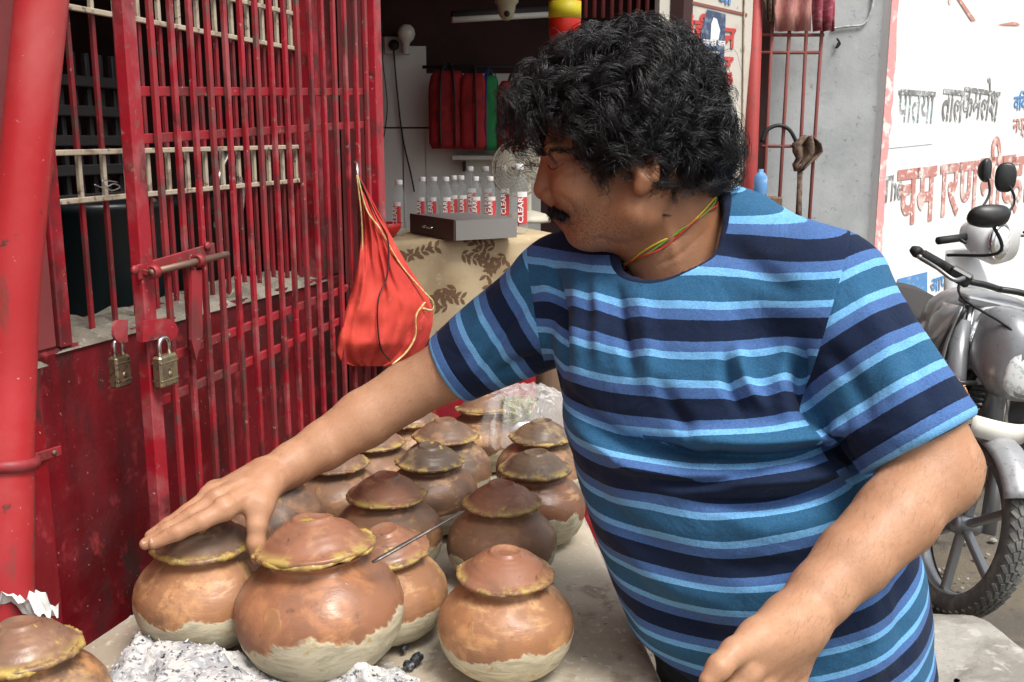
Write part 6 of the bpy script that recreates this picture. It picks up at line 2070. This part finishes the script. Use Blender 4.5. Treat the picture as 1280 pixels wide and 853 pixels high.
mat('letter_red_worn', (0.52, 0.25, 0.21), .8, layers=[(14, .48, .64, (0.74, 0.62, 0.58))], world=True)
wall_text('The', 1103, 254, 46, 'letter_grey', .002, .55, .12, .25)
wall_text('चम', 1121, 281, 104, 'letter_red', .012, .60, .06)
wall_text('ारण', 1174, 270, 98, 'letter_red', .010, .60, .06)
wall_text('मीट', 1224, 258, 92, 'letter_red_worn', .008, .60, .06)
wall_text('हाउस', 1262, 254, 88, 'letter_red_worn', .008, .60, .06)
wall_text('पातया', 1121, 152, 62, 'letter_grey', .004, .54, -.02)
wall_text('ताल', 1176, 150, 60, 'letter_grey', .004, .5, -.04)
wall_text('कमलेश', 1202, 146, 58, 'letter_grey', .003, .5, -.06)
wall_text('विक', 1267, 138, 26, 'letter_blue', .002, .8); wall_text('नप्ल', 1266, 166, 26, 'letter_red', .002, .8)
for q in (((1196, -2), (1199, -4), (1220, 26), (1214, 26)), ((1246, 31), (1268, 27), (1276, 31), (1270, 32)), ((1184, -20), (1188, -20), (1189, 5), (1186, 5))):
    MB().prism([wwp(x, y, .004) for x, y in q], wnm * .001).build('faded_stroke', 'letter_red_worn', ww)
st0 = [wwp(x, y, .004) for x, y in ((1122, 378), (1159, 366), (1159, 340), (1122, 349))]
MB().prism(st0, wnm * .001).build('blue_stripe', 'letter_blue', ww)
wall_text('आपका', 1163, 366, 26, 'letter_blue', .003, .8, .10)
pq = [wwp(x, y, .003) for x, y in ((1106, 186), (1166, 180), (1170, 128), (1108, 122))]
MB().prism(pq, wnm * .0008).build('pale_patch', 'pale_blue', ww)
# ================================================================== motorcycles
mat('tyre', (0.10, 0.10, 0.095), .88, layers=[(20, .45, .65, (0.17, 0.165, 0.15))], bumps=[(200, .4, .001)])
mat('silver_paint', (0.25, 0.26, 0.27), .30, .35, layers=[(10, .5, .7, (0.21, 0.215, 0.22)), (80, .6, .7, (0.16, 0.16, 0.155))], coat=.4)
mat('dusty_silver', (0.36, 0.37, 0.38), .38, .4, layers=[(24, .5, .66, (0.28, 0.28, 0.28)), (90, .6, .7, (0.18, 0.18, 0.18))])
mat('alloy', (0.30, 0.31, 0.32), .4, .8)
mat('chrome', (0.75, 0.75, 0.76), .14, 1.0)
mat('black_plastic', (0.018, 0.019, 0.02), .38, layers=[(30, .5, .7, (0.03, 0.031, 0.032))])
mat('grey_plastic_dark', (0.05, 0.055, 0.06), .42)
mat('engine', (0.12, 0.12, 0.12), .5, .6, layers=[(30, .5, .66, (0.2, 0.19, 0.18))])
mat('amber_lens', (0.75, 0.55, 0.42), .15, spec=.8); mat('clear_lens', (0.72, 0.74, 0.74), .08, spec=.9, layers=[(60, .5, .6, (0.45, 0.5, 0.5))])
mat('white_fair', (0.72, 0.73, 0.73), .3, coat=.4); mat('seat_black', (0.012, 0.012, 0.013), .55); mat('plate', (0.62, 0.61, 0.55), .5); mat('mirror_glass', (0.6, 0.62, 0.63), .05, 1.0)
mat('garland', (0.62, 0.28, 0.10), .8, layers=[(80, .5, .6, (0.7, 0.45, 0.25))])

def wheel(parent, c, axis, R, wt, name='wheel', spokes=6, fwd=None):
    c = Vector(c); axis = Vector(axis).normalized()
    prof = []
    for k in range(15):
        a = math.pi * (k / 14) - math.pi / 2
        prof.append((R - .048 + .048 * math.cos(a) ** .55 if abs(math.cos(a)) > 1e-6 else R - .048, wt / 2 * math.sin(a)))
    prof = [(R - .07, -wt / 2 * .8)] + prof + [(R - .07, wt / 2 * .8)]
    w_ = MB().lathe([(R - .048, -.016), (R - .042, -.03), (R - .055, -.036), (R - .066, -.028), (R - .075, -.012), (R - .075, .012), (R - .066, .028), (R - .055, .036), (R - .042, .03), (R - .048, .016), (R - .048, -.016)], 56, c, axis).build(name, 'alloy', parent)
    MB().lathe(prof, 72, c, axis, open_ends=True).build('tyre', 'tyre', w_)
    Fm = Vector((0, 0, 1)).rotation_difference(axis).to_matrix()
    tb = MB()
    NT = 54
    for k in range(NT):
        a = 2 * math.pi * k / NT
        for lane in (-2, -1, 0, 1, 2):
            aa = a + (.5 * 2 * math.pi / NT if lane % 2 else 0) + abs(lane) * .02
            z = lane * wt * .19
            rr = R - .048 + .048 * math.cos(math.asin(min(.98, abs(z) / (wt / 2)))) ** .55
            pos_ = Vector((rr * math.cos(aa), rr * math.sin(aa), z))
            nr = Vector((math.cos(aa), math.sin(aa), z / (wt / 2) * .75)).normalized()
            tx = Vector((-math.sin(aa), math.cos(aa), 0)); bz = nr.cross(tx)
            Rm = Matrix((tx * math.cos(.35 * lane) + bz * math.sin(.35 * lane), bz * math.cos(.35 * lane) - tx * math.sin(.35 * lane), nr)).transposed()
            tb.bbox(c + Fm @ pos_, (R * 2 * math.pi / NT * .78, wt * .155, .007), Fm @ Rm, .0012)
    tr = tb.build('tread', 'tyre', w_); tr['kind'] = 'stuff'
    for k in range(spokes):
        a = 2 * math.pi * k / spokes
        p0, p1 = Vector((.03 * math.cos(a), .03 * math.sin(a), 0)), Vector(((R - .072) * math.cos(a + .12), (R - .072) * math.sin(a + .12), 0))
        bar('spoke', c + Fm @ p0, c + Fm @ p1, .022, .03, 'alloy', w_, .004, axis)
    MB().lathe([(0, -.045), (.03, -.045), (.034, -.03), (.034, .03), (.03, .045), (0, .045)], 20, c, axis).build('hub', 'alloy', w_)
    return w_

def shell(parent, name, m, secs, n=20, ex=.75, cap=True):
    "loft of superellipse sections: (centre, half width, half height, lateral axis, up axis)"
    gr = []
    for (c, hw, hh, ax, up) in secs:
        row = []
        for k in range(n + 1):
            a = 2 * math.pi * k / n
            ca, sa = math.cos(a), math.sin(a)
            row.append(Vector(c) + Vector(ax) * (hw * math.copysign(abs(ca) ** ex, ca)) + Vector(up) * (hh * math.copysign(abs(sa) ** ex, sa)))
        gr.append(row)
    mb = MB().sheet(gr)
    if cap:
        mb.add(gr[0][:-1], [tuple(range(n))], True); mb.add(gr[-1][:-1], [tuple(range(n))], True)
    return mb.build(name, m, parent)

def mirror(parent, base, head, nrm, wd, ht, bend):
    base, head = Vector(base), Vector(head)
    o = MB().tube(curve_pts([base, bend, head], 14), .0055, 8).build('mirror', 'black_plastic', parent)
    up = Vector((0, 0, 1)); nrm = Vector(nrm).normalized(); sd = up.cross(nrm).normalized(); up = nrm.cross(sd)
    secs = []
    for t, s in ((-.012, .82), (-.004, 1.0), (.004, 1.0), (.018, .85), (.032, .5), (.038, .12)):
        secs.append((head - nrm * t, wd / 2 * s, ht / 2 * s, sd, up))
    shell(o, 'mirror_shell', 'black_plastic', secs, 24, .8)
    return o

# --- silver motorcycle: front wheel towards the lens, heading HB_
wc = on_z(1160, 756, 0.0)
HBD = Vector((-0.15, -1, 0)).normalized()                        # heading: towards the lens
_rt = Vector((HBD.y, -HBD.x, 0))                                # its right hand side
LEAN = RAD(13)                                                 # on the side stand, leaning to its left
RT = _rt * math.cos(LEAN) + Vector((0, 0, 1)) * math.sin(LEAN)
UPV = Vector((0, 0, 1)) * math.cos(LEAN) - _rt * math.sin(LEAN)
bike = empty('motorcycle', (wc.x, wc.y, 0)); tag(bike, 'silver motorcycle with black grips parked behind the man', 'motorcycle')
WR_ = .298
fc0 = Vector((wc.x, wc.y, 0)) + UPV * WR_
STEER = RAD(14)
STE = Matrix.Rotation(STEER, 3, UPV)
def B0(f, r, z): return fc0 + HBD * f + RT * r + UPV * (z - WR_)
_sp = B0(-.10, 0, .7)
def BS(f, r, z): return _sp + STE @ (B0(f, r, z) - _sp)
B = B0
wheel(bike, BS(0, 0, WR_), STE @ RT, WR_, .078)
wheel(bike, B(-1.27, 0, WR_), RT, WR_, .10)
B = BS
for s in (-1, 1):
    MB().tube([B(0, s * .088, WR_ - .02), B(-.10, s * .088, .60)], .026, 14).build('fork_leg', 'alloy', bike)
    MB().tube([B(-.095, s * .088, .58), B(-.235, s * .088, .99)], .0165, 14).build('fork_tube', 'chrome', bike)
# front mudguard: arched shell
gr = []
for k in range(25):
    a = RAD(38 + 115 * k / 24)
    row = []
    for j in range(11):
        u = j / 10 * 2 - 1
        rr = WR_ + .030 - .040 * abs(u) ** 2.4
        row.append(B(rr * math.cos(a), 0, WR_ + rr * math.sin(a)) + STE @ RT * (u * .066))
    gr.append(row)
mg = MB().sheet(gr).build('front_mudguard', 'dusty_silver', bike)
mm = mg.modifiers.new('thickness', 'SOLIDIFY'); mm.thickness = .004
# yokes, handlebar, grips
MB().bbox(B(-.235, 0, .985), (.06, .23, .03), frame(STE @ HBD, UPV), .006).build('top_yoke', 'alloy', bike)
hbp = [B(-.24, 0, 1.04), B(-.23, .06, 1.045), B(-.23, .12, 1.045), B(-.26, .165, 1.06), B(-.345, .262, 1.095)]
for s in (-1, 1):
    pts = [p - STE @ RT * (2 * (p - B(-.24, 0, 1.04)).dot(STE @ RT)) if s < 0 else p for p in hbp]
    MB().tube(curve_pts(pts, 20), .011, 10).build('handlebar', 'black_plastic', bike)
    g0, g1 = pts[3], pts[4]
    gm = MB()
    for k in range(15):
        t = .05 + .75 * k / 14
        gm.lathe([(.0165, -.0035), (.0195, -.0025), (.0195, .0025), (.0165, .0035)], 14, g0 + (g1 - g0) * t, (g1 - g0))
    gm.tube([g0, g0 + (g1 - g0) * .97], .0165, 14)
    gm.lathe([(0, -.012), (.019, -.012), (.020, 0), (.014, .014), (.010, .02), (0, .02)], 14, g1, (g1 - g0))
    gm.build('grip', 'black_rubber', bike)
    sw = pts[3] * .5 + pts[2] * .5
    MB().bbox(sw, (.075, .05, .045), frame(g0 - pts[2]), .008).build('switch_pod', 'black_plastic', bike)
    lv = [sw + HBD * .04, sw + HBD * .075 + RT * (s * .04) - UPV * .01, g0 * .4 + g1 * .6 + HBD * .085 - UPV * .015, g1 + HBD * .06 - UPV * .012]
    lm = MB().tube(curve_pts(lv, 16), [.008 - .003 * i / 15 for i in range(16)], 8)
    lm.lathe([(0, -.009), (.007, -.006), (.0092, 0), (.007, .006), (0, .009)], 10, lv[-1], (1, 0, 0))
    lm.build('lever', 'alloy', bike)
    MB().tube(curve_pts([sw, sw + HBD * .10 - UPV * .06, B(.0, s * .05, .93), B(-.16, s * .03, .80)], 18), .0045, 6).build('cable', 'wire', bike)
gR = hbp[2]
mirror(bike, B(-.26, .20, 1.11), U(1236, 270, 3.02), -HBD * .8 + UPV * .35 + RT * .3, .135, .075, U(1250, 315, 3.08))
mirror(bike, B(-.26, -.20, 1.11), B(-.20, -.33, 1.36), -HBD, .14, .09, B(-.24, -.26, 1.2))
B = B0
# tank, shrouds, seat, tail
shell(bike, 'fuel_tank', 'silver_paint', [(B(-.15, 0, .86), .07, .05, RT, UPV), (B(-.19, 0, .875), .140, .11, RT, UPV), (B(-.30, 0, .885), .180, .140, RT, UPV), (B(-.44, 0, .88), .180, .135, RT, UPV), (B(-.62, 0, .855), .140, .11, RT, UPV), (B(-.76, 0, .825), .085, .06, RT, UPV)], 28, .8)
MB().lathe([(0, 0), (.035, 0), (.033, .012), (0, .016)], 22, B(-.42, 0, 1.028), UPV + HBD * .05).build('fuel_cap', 'chrome', bike)
for s in (-1, 1):
    gr = []
    for k in range(12):
        t = k / 11
        row = []
        for j in range(9):
            u = j / 8
            f = -.08 - .42 * t; z = .97 - .34 * u - .10 * t * u - .04 * t
            r = .172 + .045 * math.sin(math.pi * min(1, u * 1.1)) * math.sin(math.pi * min(1, .15 + t * .9)) - .03 * u - .015 * t
            row.append(B(f, s * r, z))
        gr.append(row)
    sh_ = MB().sheet(gr).build('tank_shroud', 'silver_paint', bike)
    sh_.modifiers.new('thickness', 'SOLIDIFY').thickness = .005
    for k in range(5):
        c = B(-.20 - .035 * k, s * .218, .825 - .012 * k)
        MB().bbox(c, (.022, .012, .030), frame(HBD + UPV * .5), .003).build('vent_slot', 'black_plastic', sh_)
for s in (-1, 1):
    MB().prism([B(-.10, s * .150, .66), B(-.52, s * .150, .55), B(-.50, s * .135, .44), B(-.22, s * .12, .52)], RT * (s * .02)).build('lower_cover', 'black_plastic', bike)
    MB().tube(curve_pts([B(-.085, s * .165, .965), B(-.10, s * .19, .82), B(-.095, s * .175, .66)], 12), .009, 6).build('edge_trim', 'black_plastic', bike)
shell(bike, 'seat', 'seat_black', [(B(-.72, 0, .80), .09, .03, RT, UPV), (B(-.82, 0, .79), .125, .045, RT, UPV), (B(-1.02, 0, .80), .14, .045, RT, UPV), (B(-1.30, 0, .84), .12, .045, RT, UPV), (B(-1.46, 0, .86), .07, .03, RT, UPV)], 22, .7)
shell(bike, 'tail_cover', 'silver_paint', [(B(-.95, 0, .70), .10, .06, RT, UPV), (B(-1.2, 0, .74), .105, .06, RT, UPV), (B(-1.5, 0, .82), .07, .035, RT, UPV), (B(-1.58, 0, .84), .04, .02, RT, UPV)], 20, .7)
shell(bike, 'engine_block', 'engine', [(B(-.38, 0, .42), .10, .08, RT, UPV), (B(-.45, 0, .40), .15, .14, RT, UPV), (B(-.70, 0, .38), .155, .14, RT, UPV), (B(-.82, 0, .38), .10, .09, RT, UPV)], 20, .6)
for k in range(7):
    MB().bbox(B(-.50 + .012 * k, 0, .55 + .022 * k), (.17, .20, .010), frame(HBD), .003).build('cooling_fin', 'engine', bike)
MB().tube([B(-.24, 0, .86), B(-.42, 0, .56), B(-.46, 0, .32), B(-.80, 0, .26)], .022, 10).build('frame', 'black_plastic', bike)
MB().tube(curve_pts([B(-.42, .08, .45), B(-.33, .11, .30), B(-.50, .15, .22), B(-.95, .17, .26), B(-1.55, .19, .38)], 26), [.019] * 15 + [.03, .042] + [.045] * 9, 14).build('exhaust', 'chrome', bike)
MB().tube([B(-.82, .09, .33), B(-1.27, .09, WR_)], .02, 8).build('swingarm', 'black_plastic', bike)
MB().tube([B(-.82, -.09, .33), B(-1.27, -.09, WR_)], .02, 8).build('swingarm', 'black_plastic', bike)
for s in (-1, 1): MB().tube([B(-1.2, s * .12, .36), B(-1.08, s * .12, .68)], .024, 10).build('rear_shock', 'black_plastic', bike)
MB().tube([B(-.72, -.10, .26), B(-.78, -.22, .035)], .011, 8).build('side_stand', 'black_plastic', bike)
B = BS
_RT0, _HB0 = RT, HBD
RT, HBD = STE @ RT, STE @ HBD
# headlamp cowl, plate, indicators
shell(bike, 'headlamp_cowl', 'silver_paint', [(B(-.17, 0, .90), .05, .08, RT, UPV), (B(-.11, 0, .885), .085, .12, RT, UPV), (B(-.03, 0, .86), .088, .135, RT, UPV), (B(.02, 0, .84), .075, .11, RT, UPV), (B(.04, 0, .83), .04, .08, RT, UPV)], 24, .72)
shell(bike, 'headlamp', 'clear_lens', [(B(.018, 0, .825), .07, .085, RT, UPV), (B(.036, 0, .82), .062, .075, RT, UPV), (B(.046, 0, .815), .03, .035, RT, UPV)], 22, .8)
for s in (-1, 1):
    MB().tube([B(-.105, s * .088, .62), B(-.20, s * .088, .92)], .032, 14).build('fork_cover', 'silver_paint', bike)
    shell(bike, 'indicator', 'amber_lens', [(B(-.06, s * .16, .745), .012, .012, HBD, UPV), (B(-.06, s * .19, .745), .03, .024, HBD, UPV), (B(-.055, s * .225, .745), .032, .025, HBD, UPV), (B(-.05, s * .255, .742), .018, .015, HBD, UPV)], 16, .9)
    MB().tube([B(-.07, s * .08, .75), B(-.06, s * .165, .745)], .008, 8).build('indicator_stalk', 'black_plastic', bike)
gr = []
for k in range(12):
    u = k / 11 * 2 - 1
    gr.append([B(.045 - .05 * u * u, u * .115, .665), B(.055 - .05 * u * u, u * .115, .60)])
np_ = MB().sheet(gr).build('number_plate', 'plate', bike); np_.modifiers.new('thickness', 'SOLIDIFY').thickness = .003
# faded flower garland tied round the indicator
gm = MB()
for k in range(46):
    p = B(-.06, .14 + rng.gauss(0, .012), .725 + rng.gauss(-.012, .018)) + HBD * rng.gauss(0, .010)
    gm.bbox(p, (.018, .009, .004), Matrix.Rotation(rng.random() * 6, 3, Vector((rng.random() - .5, rng.random() - .5, rng.random() - .5)).normalized()), .001)
tag(gm.build('garland', 'garland'), 'dried orange garland tied under the motorcycle indicator', 'garland', kind='stuff')

# --- white scooter behind it
UPV = Vector((0, 0, 1))
sc0 = U(1258, 300, 4.3)
SD = Vector((.62, -.78, 0)).normalized(); SRt = Vector((SD.y, -SD.x, 0))
scoot = empty('scooter', (sc0.x, sc0.y, 0)); tag(scoot, 'white scooter with a round headlamp standing behind the silver motorcycle', 'scooter')
def Sx(f, r, z): return Vector((sc0.x, sc0.y, 0)) + SD * f + SRt * r + Vector((0, 0, z))
hz = sc0.z
shell(scoot, 'handle_cowl', 'white_fair', [(Sx(-.17, -.02, hz + .02), .10, .05, SRt, UPV), (Sx(-.10, -.02, hz + .01), .15, .10, SRt, UPV), (Sx(-.03, .0, hz), .14, .11, SRt, UPV), (Sx(.0, -.02, hz - .005), .11, .09, SRt, UPV)], 24, .8)
MB().lathe([(0, .03), (.03, .027), (.055, .016), (.066, 0), (.072, -.01), (.066, -.02)], 30, Sx(.012, .075, hz), SD).build('headlamp', 'clear_lens', scoot)
MB().lathe([(.067, .006), (.078, .004), (.08, -.01), (.067, -.02)], 30, Sx(.012, .075, hz), SD).build('lamp_rim', 'chrome', scoot)
for s in (-1, 1):
    MB().tube([Sx(-.12, s * .10, hz + .01), Sx(-.16, s * .27, hz + .0)], .017, 12).build('grip', 'black_rubber', scoot)
    MB().tube(curve_pts([Sx(-.10, s * .2, hz + .0), Sx(-.04, s * .27, hz + .0), Sx(-.06, s * .28, hz + .015)], 10), .006, 8).build('lever', 'black_plastic', scoot)
mirror(scoot, Sx(-.12, .10, hz + .07), U(1233, 213, 4.35), SD, .06, .105, U(1236, 245, 4.35))
mirror(scoot, Sx(-.12, -.17, hz + .05), U(1257, 222, 4.2), SD * .8 + Vector((-.6, 0, 0)), .085, .125, U(1268, 252, 4.22))
shell(scoot, 'leg_shield', 'white_fair', [(Sx(-.20, 0, hz - .06), .10, .03, SRt, SD), (Sx(-.16, 0, hz - .2), .16, .04, SRt, SD), (Sx(-.10, 0, .62), .21, .05, SRt, SD), (Sx(-.13, 0, .42), .20, .05, SRt, SD), (Sx(-.22, 0, .27), .17, .05, SRt, SD)], 24, .6)
shell(scoot, 'front_fender', 'white_fair', [(Sx(.16, 0, .30), .05, .03, SRt, UPV), (Sx(.10, 0, .44), .07, .06, SRt, UPV), (Sx(-.05, 0, .50), .075, .06, SRt, UPV), (Sx(-.17, 0, .42), .06, .05, SRt, UPV)], 20, .8)
wheel(scoot, Sx(0, 0, .225), SRt, .225, .085, spokes=5)
wheel(scoot, Sx(-1.2, 0, .225), SRt, .225, .09, spokes=5)
for s in (-1, 1): MB().tube([Sx(0, s * .065, .225), Sx(-.12, s * .065, .55)], .018, 10).build('fork_leg', 'black_plastic', scoot)
shell(scoot, 'footboard', 'black_plastic', [(Sx(-.18, 0, .27), .17, .03, SRt, UPV), (Sx(-.60, 0, .27), .17, .03, SRt, UPV)], 16, .5)
shell(scoot, 'rear_body', 'white_fair', [(Sx(-.55, 0, .45), .10, .16, SRt, UPV), (Sx(-.70, 0, .52), .17, .18, SRt, UPV), (Sx(-1.1, 0, .58), .19, .15, SRt, UPV), (Sx(-1.45, 0, .66), .12, .08, SRt, UPV), (Sx(-1.55, 0, .68), .05, .04, SRt, UPV)], 24, .75)
shell(scoot, 'seat', 'seat_black', [(Sx(-.52, 0, .70), .09, .03, SRt, UPV), (Sx(-.75, 0, .74), .14, .05, SRt, UPV), (Sx(-1.2, 0, .77), .14, .05, SRt, UPV), (Sx(-1.45, 0, .78), .08, .03, SRt, UPV)], 22, .7)
